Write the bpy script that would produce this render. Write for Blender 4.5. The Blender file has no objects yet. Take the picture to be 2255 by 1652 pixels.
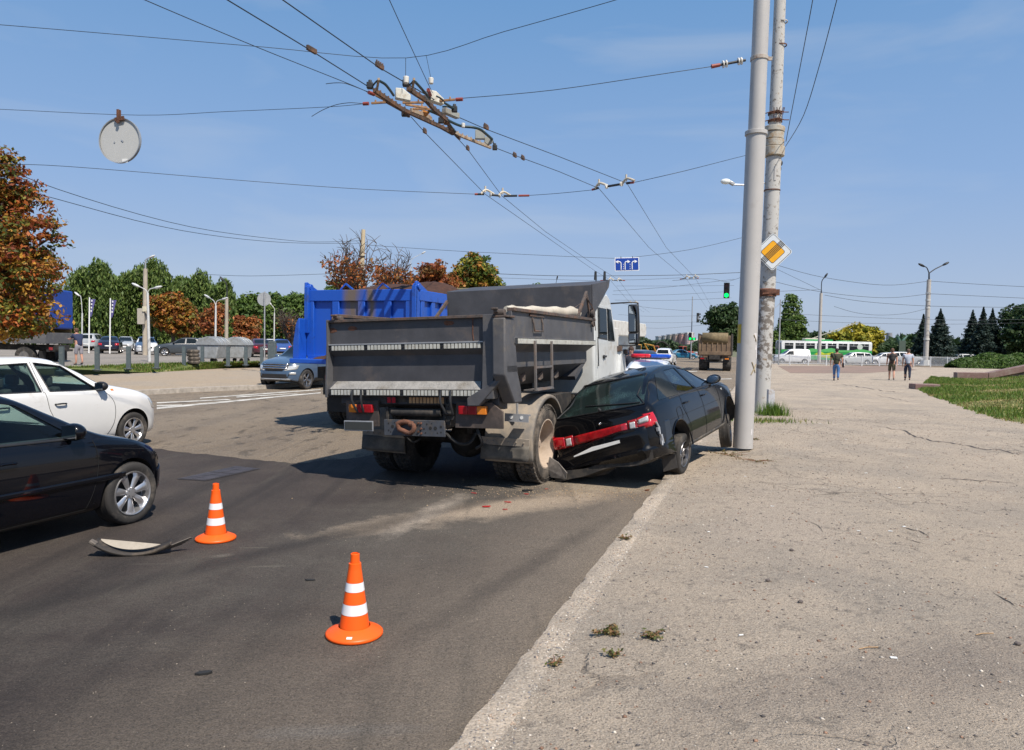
import bpy, bmesh, math, random
import numpy as np
from mathutils import Vector, Matrix
from mathutils.bvhtree import BVHTree
random.seed(7); RNG = np.random.default_rng(7)
S = bpy.context.scene; COL = S.collection
rad = math.radians
# ---------------------------------------------------------------- camera, sky, sun, exposure
FPX, PW, PH = 1650., 2254., 1652.
pit, rol, CAMZ = rad(2.4), rad(1.0), 1.9
fwd = Vector((0, math.cos(pit), -math.sin(pit))); r0 = Vector((1, 0, 0)); u0 = Vector((0, math.sin(pit), math.cos(pit)))
cr = r0*math.cos(rol)+u0*math.sin(rol); cu = u0*math.cos(rol)-r0*math.sin(rol); cpos = Vector((0, 0, CAMZ))
cam_d = bpy.data.cameras.new('camera'); cam = bpy.data.objects.new('camera', cam_d); COL.objects.link(cam)
cam.matrix_world = Matrix(((cr.x, cu.x, -fwd.x, 0), (cr.y, cu.y, -fwd.y, 0), (cr.z, cu.z, -fwd.z, CAMZ), (0, 0, 0, 1)))
cam_d.sensor_width = 36; cam_d.lens = 36*FPX/PW; cam_d.clip_start = .05; cam_d.clip_end = 8000
S.camera = cam
SUN_EL, SUN_AZ = 55, 146       # azimuth clockwise from +Y (the way the camera looks)
W = bpy.data.worlds.new("World"); S.world = W; W.use_nodes = True
wn = W.node_tree; bg = wn.nodes['Background']
sky = wn.nodes.new('ShaderNodeTexSky'); sky.sky_type = 'NISHITA'; sky.sun_disc = False
sky.sun_elevation = rad(SUN_EL); sky.sun_rotation = rad(SUN_AZ); sky.altitude = 100
sky.air_density = 1.0; sky.dust_density = .8; sky.ozone_density = 3
bg.inputs[1].default_value = .12
# summer haze: the sky model is blended with a haze colour by elevation, plus faint high cloud
wg = wn.nodes.new('ShaderNodeTexCoord'); wx = wn.nodes.new('ShaderNodeSeparateXYZ'); wn.links.new(wg.outputs['Generated'], wx.inputs[0])
wr = wn.nodes.new('ShaderNodeValToRGB'); wn.links.new(wx.outputs[2], wr.inputs[0]); cre = wr.color_ramp
for i_, (p_, c_) in enumerate(((0, (.41, .485, .625)), (.08, (.36, .465, .665)), (.2, (.26, .41, .68)), (.42, (.15, .325, .61)), (1, (.07, .19, .45)))):
    e_ = cre.elements[i_] if i_ < 2 else cre.elements.new(p_)
    e_.position = p_; e_.color = (*c_, 1)
wm_ = wn.nodes.new('ShaderNodeMapping'); wm_.inputs['Scale'].default_value = (1, 1, 5); wn.links.new(wg.outputs['Generated'], wm_.inputs[0])
wc = wn.nodes.new('ShaderNodeTexNoise'); wc.inputs['Scale'].default_value = 2.2; wc.inputs['Detail'].default_value = 7; wc.inputs['Distortion'].default_value = .6; wn.links.new(wm_.outputs[0], wc.inputs['Vector'])
wq = wn.nodes.new('ShaderNodeMapRange'); wq.inputs[1].default_value = .50; wq.inputs[2].default_value = .78; wq.inputs[4].default_value = .5; wn.links.new(wc.outputs[0], wq.inputs[0])
w1 = wn.nodes.new('ShaderNodeMix'); w1.data_type = 'RGBA'; wn.links.new(wq.outputs[0], w1.inputs[0]); wn.links.new(wr.outputs[0], w1.inputs[6]); w1.inputs[7].default_value = (.5, .57, .68, 1)
w2 = wn.nodes.new('ShaderNodeVectorMath'); w2.operation = 'SCALE'; wn.links.new(w1.outputs[2], w2.inputs[0]); w2.inputs['Scale'].default_value = 7.2
w3 = wn.nodes.new('ShaderNodeMix'); w3.data_type = 'RGBA'; w3.inputs[0].default_value = .88; wn.links.new(sky.outputs[0], w3.inputs[6]); wn.links.new(w2.outputs[0], w3.inputs[7]); wn.links.new(w3.outputs[2], bg.inputs[0])
sd = bpy.data.lights.new('sun', 'SUN'); sd.energy = 5.0; sd.angle = rad(.5); sd.color = (1, .91, .80)
sun = bpy.data.objects.new('sun', sd); COL.objects.link(sun)
ce = math.cos(rad(SUN_EL))
sdir = Vector((-math.sin(rad(SUN_AZ))*ce, -math.cos(rad(SUN_AZ))*ce, -math.sin(rad(SUN_EL))))
sun.rotation_euler = sdir.to_track_quat('-Z', 'Y').to_euler(); sun.location = (20, -30, 40)
S.view_settings.view_transform = 'Standard'; S.view_settings.look = 'None'; S.view_settings.gamma = 1
S.view_settings.exposure = 0.27
# ---------------------------------------------------------------- where things stand: photo ray to world point
def ray(x, y): return fwd+cr*((x-PW/2)/FPX)-cu*((y-PH/2)/FPX)
def G(x, y, z=0.):
    d = ray(x, y); return cpos+d*((z-CAMZ)/d.z)
def AT(x, y, Y):
    d = ray(x, y); return cpos+d*(Y/d.y)
def V(*a): return Vector(a)
# ---------------------------------------------------------------- materials
MATS = {}
def nd(nt, t, **k):
    n = nt.nodes.new(t)
    for a, b in k.items(): setattr(n, a, b)
    return n
def mat(name, col, rough=.6, metal=0, var=.12, scale=6, bump=0, bscale=60, dirt=None, damt=.4, dscale=3, coat=0, emit=0, trans=0, spec=.5, coords='Object', backlit=0):
    if name in MATS: return MATS[name]
    m = bpy.data.materials.new(name); m.use_nodes = True; nt = m.node_tree; b = nt.nodes['Principled BSDF']; L = nt.links.new
    tc = nd(nt, 'ShaderNodeTexCoord')
    c = (*col, 1)
    n = nd(nt, 'ShaderNodeTexNoise'); n.inputs['Scale'].default_value = scale; n.inputs['Detail'].default_value = 6; n.inputs['Roughness'].default_value = .65
    L(tc.outputs[coords], n.inputs['Vector'])
    hs = nd(nt, 'ShaderNodeMapRange'); hs.inputs[1].default_value = .3; hs.inputs[2].default_value = .7; hs.inputs[3].default_value = 1-var; hs.inputs[4].default_value = 1+var
    L(n.outputs[0], hs.inputs[0])
    mx = nd(nt, 'ShaderNodeVectorMath', operation='SCALE'); mx.inputs[0].default_value = col; L(hs.outputs[0], mx.inputs['Scale'])
    out = mx.outputs[0]
    if dirt:
        n2 = nd(nt, 'ShaderNodeTexNoise'); n2.inputs['Scale'].default_value = dscale; n2.inputs['Detail'].default_value = 9; n2.inputs['Roughness'].default_value = .7
        L(tc.outputs[coords], n2.inputs['Vector'])
        r = nd(nt, 'ShaderNodeMapRange'); r.inputs[1].default_value = .62-.35*damt; r.inputs[2].default_value = .8-.25*damt; L(n2.outputs[0], r.inputs[0])
        m2 = nd(nt, 'ShaderNodeMix', data_type='RGBA'); L(r.outputs[0], m2.inputs[0]); L(out, m2.inputs[6]); m2.inputs[7].default_value = (*dirt, 1); out = m2.outputs[2]
        r3 = nd(nt, 'ShaderNodeMapRange'); r3.inputs[3].default_value = rough; r3.inputs[4].default_value = max(rough, .75); L(r.outputs[0], r3.inputs[0]); L(r3.outputs[0], b.inputs['Roughness'])
    else: b.inputs['Roughness'].default_value = rough
    L(out, b.inputs['Base Color'])
    b.inputs['Metallic'].default_value = metal; b.inputs['Specular IOR Level'].default_value = spec
    if coat: b.inputs['Coat Weight'].default_value = coat; b.inputs['Coat Roughness'].default_value = .04
    if trans: b.inputs['Transmission Weight'].default_value = trans
    if emit: b.inputs['Emission Color'].default_value = c; b.inputs['Emission Strength'].default_value = emit
    if bump:
        n3 = nd(nt, 'ShaderNodeTexNoise'); n3.inputs['Scale'].default_value = bscale; n3.inputs['Detail'].default_value = 5
        L(tc.outputs[coords], n3.inputs['Vector'])
        bp = nd(nt, 'ShaderNodeBump'); bp.inputs['Strength'].default_value = bump; bp.inputs['Distance'].default_value = .01; L(n3.outputs[0], bp.inputs['Height']); L(bp.outputs[0], b.inputs['Normal'])
    MATS[name] = m; return m
def glassmat(name, col, rough=.02, alpha=.35):
    if name in MATS: return MATS[name]
    m = bpy.data.materials.new(name); m.use_nodes = True; nt = m.node_tree; b = nt.nodes['Principled BSDF']; L = nt.links.new
    b.inputs['Base Color'].default_value = (.01, .012, .012, 1); b.inputs['Roughness'].default_value = rough; b.inputs['Specular IOR Level'].default_value = .6
    t = nd(nt, 'ShaderNodeBsdfTransparent'); t.inputs[0].default_value = (*col, 1)
    gl = nd(nt, 'ShaderNodeBsdfGlossy'); gl.inputs['Roughness'].default_value = rough
    lw = nd(nt, 'ShaderNodeLayerWeight'); pw = nd(nt, 'ShaderNodeMath', operation='POWER'); L(lw.outputs['Facing'], pw.inputs[0]); pw.inputs[1].default_value = 4.; lw.inputs[0].default_value = .5; fr = nd(nt, 'ShaderNodeMath', operation='MULTIPLY_ADD'); L(pw.outputs[0], fr.inputs[0]); fr.inputs[1].default_value = .8; fr.inputs[2].default_value = .035
    a = nd(nt, 'ShaderNodeMixShader'); a.inputs[0].default_value = alpha; L(t.outputs[0], a.inputs[1]); L(b.outputs[0], a.inputs[2])
    c = nd(nt, 'ShaderNodeMixShader'); L(fr.outputs[0], c.inputs[0]); L(a.outputs[0], c.inputs[1]); L(gl.outputs[0], c.inputs[2])
    L(c.outputs[0], nt.nodes['Material Output'].inputs[0]); MATS[name] = m; return m
def leafmat():
    m = bpy.data.materials.new('leaves'); m.use_nodes = True; nt = m.node_tree; b = nt.nodes['Principled BSDF']; L = nt.links.new
    a = nd(nt, 'ShaderNodeAttribute', attribute_name='Col'); L(a.outputs[0], b.inputs['Base Color']); b.inputs['Roughness'].default_value = .55; b.inputs['Specular IOR Level'].default_value = .3
    t = nd(nt, 'ShaderNodeBsdfTranslucent'); L(a.outputs[0], t.inputs[0])
    x = nd(nt, 'ShaderNodeMixShader'); x.inputs[0].default_value = .3; L(b.outputs[0], x.inputs[1]); L(t.outputs[0], x.inputs[2]); L(x.outputs[0], nt.nodes['Material Output'].inputs[0])
    return m
LEAF = leafmat()
M = dict(
 black=mat('black_rubber', (.018, .018, .018), .8, var=.3, bump=.2), tyre=mat('tyre', (.032, .03, .028), .85, var=.3, dirt=(.13, .11, .09), damt=.35, dscale=5, bump=.3),
 dusty=mat('dusty_tyre', (.06, .053, .045), .9, var=.3, dirt=(.2, .165, .13), damt=.5, dscale=6, bump=.4),
 chrome=mat('chrome', (.75, .75, .76), .18, 1, var=.05), alloy=mat('alloy', (.62, .62, .63), .32, .85, var=.08), dkalloy=mat('dark_alloy', (.3, .3, .31), .3, .9, var=.1),
 plas=mat('black_plastic', (.02, .02, .021), .45, var=.2), under=mat('underbody', (.025, .022, .02), .9, var=.3, dirt=(.07, .06, .05), damt=.4),
 inter=mat('interior', (.03, .03, .032), .8, var=.2), glass=glassmat('car_glass', (.72, .88, .82), alpha=.10), dkglass=mat('dark_glass', (.010, .014, .016), .05, var=.2, spec=.4),
 red=mat('tail_red', (.45, .008, .015), .15, var=.15, coat=1), amber=mat('amber_lamp', (.75, .22, .02), .2, coat=1), clear=mat('clear_lamp', (.62, .62, .6), .12, .3, var=.2, scale=30, coat=1),
 white=mat('white_paint', (.78, .78, .77), .35, var=.03), galv=mat('galvanised', (.42, .43, .44), .45, .5, var=.15, scale=8), plate=mat('plate', (.75, .75, .72), .4, var=.05),
 rust=mat('rust', (.14, .06, .035), .9, var=.5, scale=14, bump=.5, dirt=(.06, .03, .02), damt=.5, dscale=9), wire=mat('wire', (.025, .035, .045), .5, var=.1), darkm=mat('dark_metal', (.035, .037, .04), .5, .3, var=.2),
 bark=mat('bark', (.09, .07, .055), .9, var=.4, scale=10, bump=.8, bscale=25))
# ---------------------------------------------------------------- mesh builder
class MB:
    def __init__(s): s.v = []; s.f = []; s.m = []
    def add(s, vs, fs, mi=0):
        o = len(s.v); s.v += [tuple(v) for v in vs]; s.f += [tuple(i+o for i in f) for f in fs]; s.m += [mi]*len(fs); return s
    def box(s, c, d, mi=0, R=None):
        c = Vector(c); hx, hy, hz = d[0]/2, d[1]/2, d[2]/2
        vs = [Vector((x, y, z)) for x in (-hx, hx) for y in (-hy, hy) for z in (-hz, hz)]
        if R is not None: vs = [R@v for v in vs]
        return s.add([v+c for v in vs], [(0, 1, 3, 2), (4, 6, 7, 5), (0, 4, 5, 1), (2, 3, 7, 6), (0, 2, 6, 4), (1, 5, 7, 3)], mi)
    def bar(s, a, b, w, h, mi=0, up=(0, 0, 1)):
        a, b = Vector(a), Vector(b); d = (b-a); l = d.length; d.normalize(); up = Vector(up)
        if abs(d.dot(up)) > .98: up = Vector((0, 1, 0))
        x = d.cross(up).normalized(); z = x.cross(d)
        return s.box((a+b)/2, (l, w, h), mi, Matrix((d, -x, z)).transposed())
    def cyl(s, a, b, ra, rb=None, n=16, mi=0, cap=True):
        rb = ra if rb is None else rb; a, b = Vector(a), Vector(b); d = (b-a).normalized()
        t = Vector((0, 0, 1)) if abs(d.z) < .9 else Vector((1, 0, 0)); x = d.cross(t).normalized(); y = d.cross(x)
        vs = []; 
        for c, r in ((a, ra), (b, rb)):
            for i in range(n): an = 2*math.pi*i/n; vs.append(c+x*(r*math.cos(an))+y*(r*math.sin(an)))
        fs = [(i, (i+1) % n, n+(i+1) % n, n+i) for i in range(n)]
        if cap: fs += [tuple(range(n-1, -1, -1)), tuple(range(n, 2*n))]
        return s.add(vs, fs, mi)
    def tube(s, pts, r, n=8, mi=0):
        pts = [Vector(p) for p in pts]; k = len(pts); vs = []; rs = r if isinstance(r, (list, tuple)) else [r]*k
        prev = None
        for i, p in enumerate(pts):
            d = (pts[min(i+1, k-1)]-pts[max(i-1, 0)]).normalized()
            if prev is None: t = Vector((0, 0, 1)) if abs(d.z) < .9 else Vector((1, 0, 0)); x = d.cross(t).normalized()
            else: x = (prev-d*prev.dot(d)).normalized()
            prev = x; y = d.cross(x)
            for j in range(n): an = 2*math.pi*j/n; vs.append(p+x*(rs[i]*math.cos(an))+y*(rs[i]*math.sin(an)))
        fs = [(i*n+j, i*n+(j+1) % n, (i+1)*n+(j+1) % n, (i+1)*n+j) for i in range(k-1) for j in range(n)]
        fs += [tuple(range(n-1, -1, -1)), tuple(range((k-1)*n, k*n))]
        return s.add(vs, fs, mi)
    def lathe(s, prof, axis='z', o=(0, 0, 0), n=32, mi=0, close=False, ang=2*math.pi):
        o = Vector(o); vs = []; full = ang > 6.28
        N = n if full else n+1
        for r, h in prof:
            for i in range(N):
                a = ang*i/n; c, q = r*math.cos(a), r*math.sin(a)
                vs.append(o+(Vector((c, q, h)) if axis == 'z' else Vector((c, h, q)) if axis == 'y' else Vector((h, c, q))))
        fs = []; k = len(prof)
        for j in range(k if close else k-1):
            j2 = (j+1) % k
            for i in range(n): i2 = (i+1) % N; fs.append((j*N+i, j*N+i2, j2*N+i2, j2*N+i))
        return s.add(vs, fs, mi)
    def prism(s, poly, a0, a1, axis='y', mi=0):
        # poly in the two remaining axes: axis y -> (x,z); axis x -> (y,z); axis z -> (x,y)
        def P(p, a): return (p[0], a, p[1]) if axis == 'y' else (a, p[0], p[1]) if axis == 'x' else (p[0], p[1], a)
        n = len(poly); return s.add([P(p, a0) for p in poly]+[P(p, a1) for p in poly], [tuple(range(n)), tuple(range(2*n-1, n-1, -1))]+[(i, n+i, n+(i+1) % n, (i+1) % n) for i in range(n)], mi)
    def ell(s, c, r, nu=12, nv=8, mi=0):
        c = Vector(c); vs = [c+Vector((0, 0, -r[2]))]
        for j in range(1, nv):
            b = -math.pi/2+math.pi*j/nv
            for i in range(nu): a = 2*math.pi*i/nu; vs.append(c+Vector((r[0]*math.cos(a)*math.cos(b), r[1]*math.sin(a)*math.cos(b), r[2]*math.sin(b))))
        vs.append(c+Vector((0, 0, r[2]))); fs = [(0, 1+(i+1) % nu, 1+i) for i in range(nu)]
        for j in range(nv-2):
            for i in range(nu): a = 1+j*nu; fs.append((a+i, a+(i+1) % nu, a+nu+(i+1) % nu, a+nu+i))
        a = 1+(nv-2)*nu; fs += [(a+i, a+(i+1) % nu, len(vs)-1) for i in range(nu)]
        return s.add(vs, fs, mi)
    def build(s, name, mats, parent=None, smooth=40, bevel=0, segs=2):
        me = bpy.data.meshes.new(name); me.from_pydata(s.v, [], s.f)
        if not isinstance(mats, (list, tuple)): mats = [mats]
        for m in mats: me.materials.append(m)
        me.polygons.foreach_set('material_index', s.m)
        bm = bmesh.new(); bm.from_mesh(me); bmesh.ops.recalc_face_normals(bm, faces=bm.faces); bm.to_mesh(me); bm.free()
        if smooth: me.polygons.foreach_set('use_smooth', [True]*len(me.polygons)); me.set_sharp_from_angle(angle=rad(smooth))
        me.update(); o = bpy.data.objects.new(name, me); COL.objects.link(o)
        if parent: o.parent = parent
        if bevel:
            b = o.modifiers.new('bevel', 'BEVEL'); b.width = bevel; b.segments = segs; b.limit_method = 'ANGLE'; b.angle_limit = rad(35); b.harden_normals = False
        return o
def tag(o, label=None, cat=None, group=None, kind=None):
    if label: o['label'] = label
    if cat: o['category'] = cat
    if group: o['group'] = group
    if kind: o['kind'] = kind
    return o
def empty(name, label, cat, loc=(0, 0, 0), heading=90, group=None, mw=None):
    o = bpy.data.objects.new(name, None); COL.objects.link(o); o.empty_display_size = .2
    if mw is not None: o.matrix_world = mw
    else: o.location = loc; o.rotation_euler = (0, 0, rad(90-heading))
    return tag(o, label, cat, group)
def heading_place(heading, local, world):
    a = rad(90-heading); c, q = math.cos(a), math.sin(a); return Vector((world[0]-(local[0]*c-local[1]*q), world[1]-(local[0]*q+local[1]*c), world[2]-local[2]))
def kids(o): return [c for c in bpy.data.objects if c.parent == o]
def copy_tree(o, loc=None, heading=None, label=None, parent=None, scale=None):
    c = o.copy(); COL.objects.link(c); c.parent = parent
    if loc is not None: c.location = loc
    if heading is not None: c.rotation_euler = (0, 0, rad(90-heading))
    if label: c['label'] = label
    if scale: c.scale = (scale,)*3
    for ch in kids(o): copy_tree(ch, parent=c)
    return c
def pchip(pts):
    xs = np.array([p[0] for p in pts], float); ys = np.array([p[1] for p in pts], float); h = np.diff(xs); d = np.diff(ys)/h; m = np.zeros(len(xs)); m[0], m[-1] = d[0], d[-1]
    for i in range(1, len(xs)-1):
        if d[i-1]*d[i] > 0: m[i] = 2*d[i-1]*d[i]/(d[i-1]+d[i])
    def f(x):
        x = min(max(x, xs[0]), xs[-1]); i = min(max(int(np.searchsorted(xs, x)-1), 0), len(h)-1); t = (x-xs[i])/h[i]
        return float((1+2*t)*(1-t)**2*ys[i]+t*(1-t)**2*h[i]*m[i]+t*t*(3-2*t)*ys[i+1]+t*t*(t-1)*h[i]*m[i+1])
    return f
def spline(pts, k=6):
    pts = [Vector(p) for p in pts]; o = []
    for i in range(len(pts)-1):
        a, b, c, d = pts[max(i-1, 0)], pts[i], pts[i+1], pts[min(i+2, len(pts)-1)]
        for j in range(k):
            t = j/k; o.append(.5*((2*b)+(c-a)*t+(2*a-5*b+4*c-d)*t*t+(3*b-a-3*c+d)*t**3))
    return o+[pts[-1]]
# ---------------------------------------------------------------- the setting
KD = Vector((math.sin(rad(18.6)), math.cos(rad(18.6)), 0)); KN = Vector((KD.y, -KD.x, 0)); K0 = Vector((2.19, 10.58, 0))
def K(s, d, z=0): return K0+KD*s+KN*d+Vector((0, 0, z))      # along the kerb, away from the road
def gmat(name, base, layers, rough=.9, bump=.5, bs=120, speck=None, bdist=.012, gr=.4):
    m = bpy.data.materials.new(name); m.use_nodes = True; nt = m.node_tree; b = nt.nodes['Principled BSDF']; L = nt.links.new
    tc = nd(nt, 'ShaderNodeTexCoord'); P = tc.outputs['Object']
    def math_(op, a, c=None, cl=False):
        n = nd(nt, 'ShaderNodeMath', operation=op, use_clamp=cl)
        for i, v in enumerate((a, c)):
            if v is None: continue
            if isinstance(v, (int, float)): n.inputs[i].default_value = v
            else: L(v, n.inputs[i])
        return n.outputs[0]
    def mapr(x, a, c, d=0, e=1):
        n = nd(nt, 'ShaderNodeMapRange'); L(x, n.inputs[0])
        for i, v in enumerate((a, c, d, e)): n.inputs[i+1].default_value = v
        return n.outputs[0]
    def noise(sc, det=6, vec=None, ro=.6, dist=0):
        n = nd(nt, 'ShaderNodeTexNoise'); n.inputs['Scale'].default_value = sc; n.inputs['Detail'].default_value = det; n.inputs['Roughness'].default_value = ro; n.inputs['Distortion'].default_value = dist; L(vec or P, n.inputs['Vector']); return n
    def rot(stretch, off=0):
        mp = nd(nt, 'ShaderNodeMapping'); mp.vector_type = 'POINT'; mp.inputs['Rotation'].default_value = (0, 0, rad(18.6+off)); mp.inputs['Scale'].default_value = (1, stretch, 1); L(P, mp.inputs['Vector']); return mp.outputs[0]
    def dotp(vec, o):
        s_ = nd(nt, 'ShaderNodeVectorMath', operation='SUBTRACT'); L(P, s_.inputs[0]); s_.inputs[1].default_value = tuple(o)
        d_ = nd(nt, 'ShaderNodeVectorMath', operation='DOT_PRODUCT'); L(s_.outputs[0], d_.inputs[0]); d_.inputs[1].default_value = tuple(vec); return d_.outputs['Value']
    r = nd(nt, 'ShaderNodeRGB'); r.outputs[0].default_value = (*base, 1); col = r.outputs[0]; H = None
    for l in layers:
        k = l[0]; c = l[1]
        if k == 'noise': _, c, sc, lo, hi, amt = l; f = mapr(noise(sc, 8, ro=.65).outputs[0], lo, hi, 0, amt)
        elif k == 'streak': _, c, sc, st, lo, hi, amt = l; f = mapr(noise(sc, 5, rot(st)).outputs[0], lo, hi, 0, amt)
        elif k == 'ell':
            _, c, o, ax, ra, rb, soft, amt = l; ax = Vector(ax).normalized(); ay = Vector((-ax.y, ax.x, 0))
            u = math_('DIVIDE', dotp(ax, o), ra); v = math_('DIVIDE', dotp(ay, o), rb)
            q = math_('SQRT', math_('ADD', math_('MULTIPLY', u, u), math_('MULTIPLY', v, v)))
            n1 = noise(1.7, 8, ro=.72).outputs[0]; q = math_('ADD', q, mapr(n1, .25, .75, -.75, .75)); f = mapr(q, 1+soft, 1-soft, 0, amt)
        elif k == 'band': _, c, o, nv, a, e, amt = l; x = math_('ADD', dotp(nv, o), mapr(noise(.9, 7).outputs[0], .3, .7, -.35, .35)); f = mapr(x, a, e, 0, amt)
        elif k == 'speck': 
            _, c, sc, th, amt = l; vo = nd(nt, 'ShaderNodeTexVoronoi'); vo.inputs['Scale'].default_value = sc; L(P, vo.inputs['Vector'])
            sp = nd(nt, 'ShaderNodeSeparateColor'); L(vo.outputs['Color'], sp.inputs[0]); f = math_('MULTIPLY', mapr(vo.outputs['Distance'], .42, .3, 0, 1), mapr(sp.outputs[0], th, th+.05, 0, amt))
        elif k == 'crack':
            _, c, sc, wd, amt, msk = l
            w_ = noise(2.5, 6); ad = nd(nt, 'ShaderNodeVectorMath', operation='MULTIPLY_ADD'); L(w_.outputs['Color'], ad.inputs[0]); ad.inputs[1].default_value = (.5, .5, 0); L(P, ad.inputs[2])
            vo = nd(nt, 'ShaderNodeTexVoronoi', feature='DISTANCE_TO_EDGE'); vo.inputs['Scale'].default_value = sc; L(ad.outputs[0], vo.inputs['Vector'])
            f = math_('MULTIPLY', mapr(vo.outputs['Distance'], wd, wd*.3, 0, amt), mapr(noise(.35, 3).outputs[0], msk, msk+.08))
            H = f if H is None else math_('ADD', H, f)
        mx = nd(nt, 'ShaderNodeMix', data_type='RGBA'); L(f, mx.inputs[0]); L(col, mx.inputs[6]); mx.inputs[7].default_value = (*c, 1); col = mx.outputs[2]
    # fine grain
    g = noise(bs, 4, ro=.7); gv = mapr(g.outputs[0], .3, .7, 1-gr, 1+gr); sc_ = nd(nt, 'ShaderNodeVectorMath', operation='SCALE'); L(col, sc_.inputs[0]); L(gv, sc_.inputs['Scale']); L(sc_.outputs[0], b.inputs['Base Color'])
    b.inputs['Roughness'].default_value = rough; b.inputs['Specular IOR Level'].default_value = .3
    h = math_('ADD', g.outputs[0], math_('MULTIPLY', noise(bs/5, 4).outputs[0], 1.2))
    if H is not None: h = math_('SUBTRACT', h, math_('MULTIPLY', H, 2.))
    bp = nd(nt, 'ShaderNodeBump'); bp.inputs['Strength'].default_value = bump; bp.inputs['Distance'].default_value = bdist; L(h, bp.inputs['Height']); L(bp.outputs[0], b.inputs['Normal'])
    return m
def sheet(name, pts, m, z=None, kind='structure'):
    b = MB(); b.add([(p[0], p[1], p[2] if z is None else z) for p in pts], [tuple(range(len(pts)))]); o = b.build(name, m, smooth=0); return tag(o, kind=kind)
TAN = (.34, .28, .215)
m_far = gmat('ground_far', (.16, .15, .10), [('noise', (.08, .12, .04), .02, .4, .6, .8), ('noise', (.25, .21, .15), .11, .5, .65, .5)], bs=3)
sheet('ground', [(-3500, -400), (3500, -400), (3500, 5000), (-3500, 5000)], m_far, -.03)
spill = G(1130, 1115)
m_road = gmat('road_asphalt', (.225, .18, .13), [('streak', (.06, .05, .04), 3.5, .35, .56, .64, .7), ('streak', (.12, .10, .082), .5, .08, .45, .62, .6), ('noise', (.27, .225, .17), .35, .45, .65, .6), ('noise', (.08, .075, .07), 2.2, .6, .75, .45), ('speck', (.34, .31, .27), 26, .75, .5), ('speck', (.06, .06, .06), 31, .72, .6)], bump=1, bs=45, bdist=.03, gr=.55)
sheet('road', [(-160, -20), (160, -20), (160, 150), (-160, 150)], m_road, 0)
m_patch = gmat('dark_asphalt', (.062, .050, .044), [('noise', (.10, .083, .068), .8, .42, .68, .7), ('streak', (.040, .034, .031), 1.5, .05, .5, .62, .75), ('noise', (.13, .112, .09), 3.1, .62, .75, .35),
  ('band', (.26, .215, .165), K0, KN, -2.3, .15, .9), ('ell', (.13, .115, .095), G(1000, 1130), (G(600, 1250)-G(1300, 1040)), 3.4, .9, .6, .7),
  ('ell', (.40, .32, .235), spill, (G(860, 1160)-G(1350, 1085)), 1.7, .33, .5, .95), ('ell', (.42, .36, .29), G(950, 1130), (G(830, 1185)-G(1020, 1085)), .9, .13, .5, .7), ('ell', (.36, .3, .22), G(1330, 1070), (1, .1, 0), .8, .4, .6, .8),
  ('ell', (.2, .18, .155), G(740, 1612), (1, .1, 0), .36, .05, .7, .7),
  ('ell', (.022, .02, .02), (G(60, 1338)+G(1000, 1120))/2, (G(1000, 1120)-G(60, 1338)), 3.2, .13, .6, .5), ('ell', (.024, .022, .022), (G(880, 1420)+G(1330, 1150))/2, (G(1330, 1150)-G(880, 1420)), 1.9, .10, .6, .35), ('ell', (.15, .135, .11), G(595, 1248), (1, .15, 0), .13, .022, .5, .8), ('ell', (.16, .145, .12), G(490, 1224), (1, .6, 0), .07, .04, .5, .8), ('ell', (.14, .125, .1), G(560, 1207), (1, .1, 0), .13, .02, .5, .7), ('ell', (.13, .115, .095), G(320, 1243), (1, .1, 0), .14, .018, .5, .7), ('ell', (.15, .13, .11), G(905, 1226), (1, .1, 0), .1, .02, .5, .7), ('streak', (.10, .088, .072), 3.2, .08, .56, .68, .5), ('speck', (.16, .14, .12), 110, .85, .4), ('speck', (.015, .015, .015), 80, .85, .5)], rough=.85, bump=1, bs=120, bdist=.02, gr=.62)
A_ = [G(-900, 940), G(330, 988), G(520, 1008), G(640, 1021), G(790, 1008), G(900, 985)]
pp = [(-16, -8)]+[(-16, 14)]+[(p.x, p.y) for p in A_[1:]]+[(K(3.5, .03).x, K(3.5, .03).y), (K(-19, .03).x, K(-19, .03).y)]
# ragged far edge
ed = []
for i, p in enumerate(pp):
    ed.append(p)
    if 1 <= i <= 6:
        q = pp[i+1]
        for k in range(1, 9): t = k/9; ed.append((p[0]+(q[0]-p[0])*t+random.uniform(-.05, .05), p[1]+(q[1]-p[1])*t+random.uniform(-.07, .07)))
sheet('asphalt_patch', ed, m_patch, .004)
# kerb and pavement on the right: one profile swept along the road edge
m_kerb = gmat('kerb_concrete', (.48, .40, .31), [('speck', (.55, .49, .42), 60, .5, .7), ('speck', (.15, .14, .14), 50, .72, .8), ('speck', (.42, .28, .18), 55, .88, .8), ('noise', (.30, .26, .21), 1.2, .42, .6, .8)], bump=.9, bs=60, bdist=.02)
m_pave = gmat('pavement_asphalt', (.42, .35, .27), [('noise', (.30, .265, .22), .6, .44, .62, .6), ('noise', (.49, .405, .31), .8, .5, .66, .75), ('ell', (.43, .36, .285), K(-2.6, 1.5), KD, 1.4, .7, .5, .7), ('ell', (.17, .14, .12), G(2000, 1500, .15), (1, .4, 0), 1.2, .35, .6, .45), ('noise', (.14, .125, .105), 7, .56, .70, .6), ('noise', (.15, .13, .11), 23, .58, .7, .6),
  ('speck', (.14, .12, .10), 70, .6, .6), ('speck', (.5, .45, .38), 80, .8, .55), ('speck', (.12, .095, .08), 30, .93, .7), ('crack', (.12, .10, .08), .6, .008, .6, .56), ('crack', (.15, .125, .10), 1.7, .016, .45, .54)], bump=1.0, bs=85, bdist=.02, gr=.42)
def prof(d):
    if d < .02: return 0 if d < .001 else .055
    if d < .07: return .082
    return .095+.105*min(1, max(0, (d-.3)/1.1))
ss = [(-13+i*.12) for i in range(250)]+[17+(i+1)*2.2 for i in range(27)]
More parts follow.
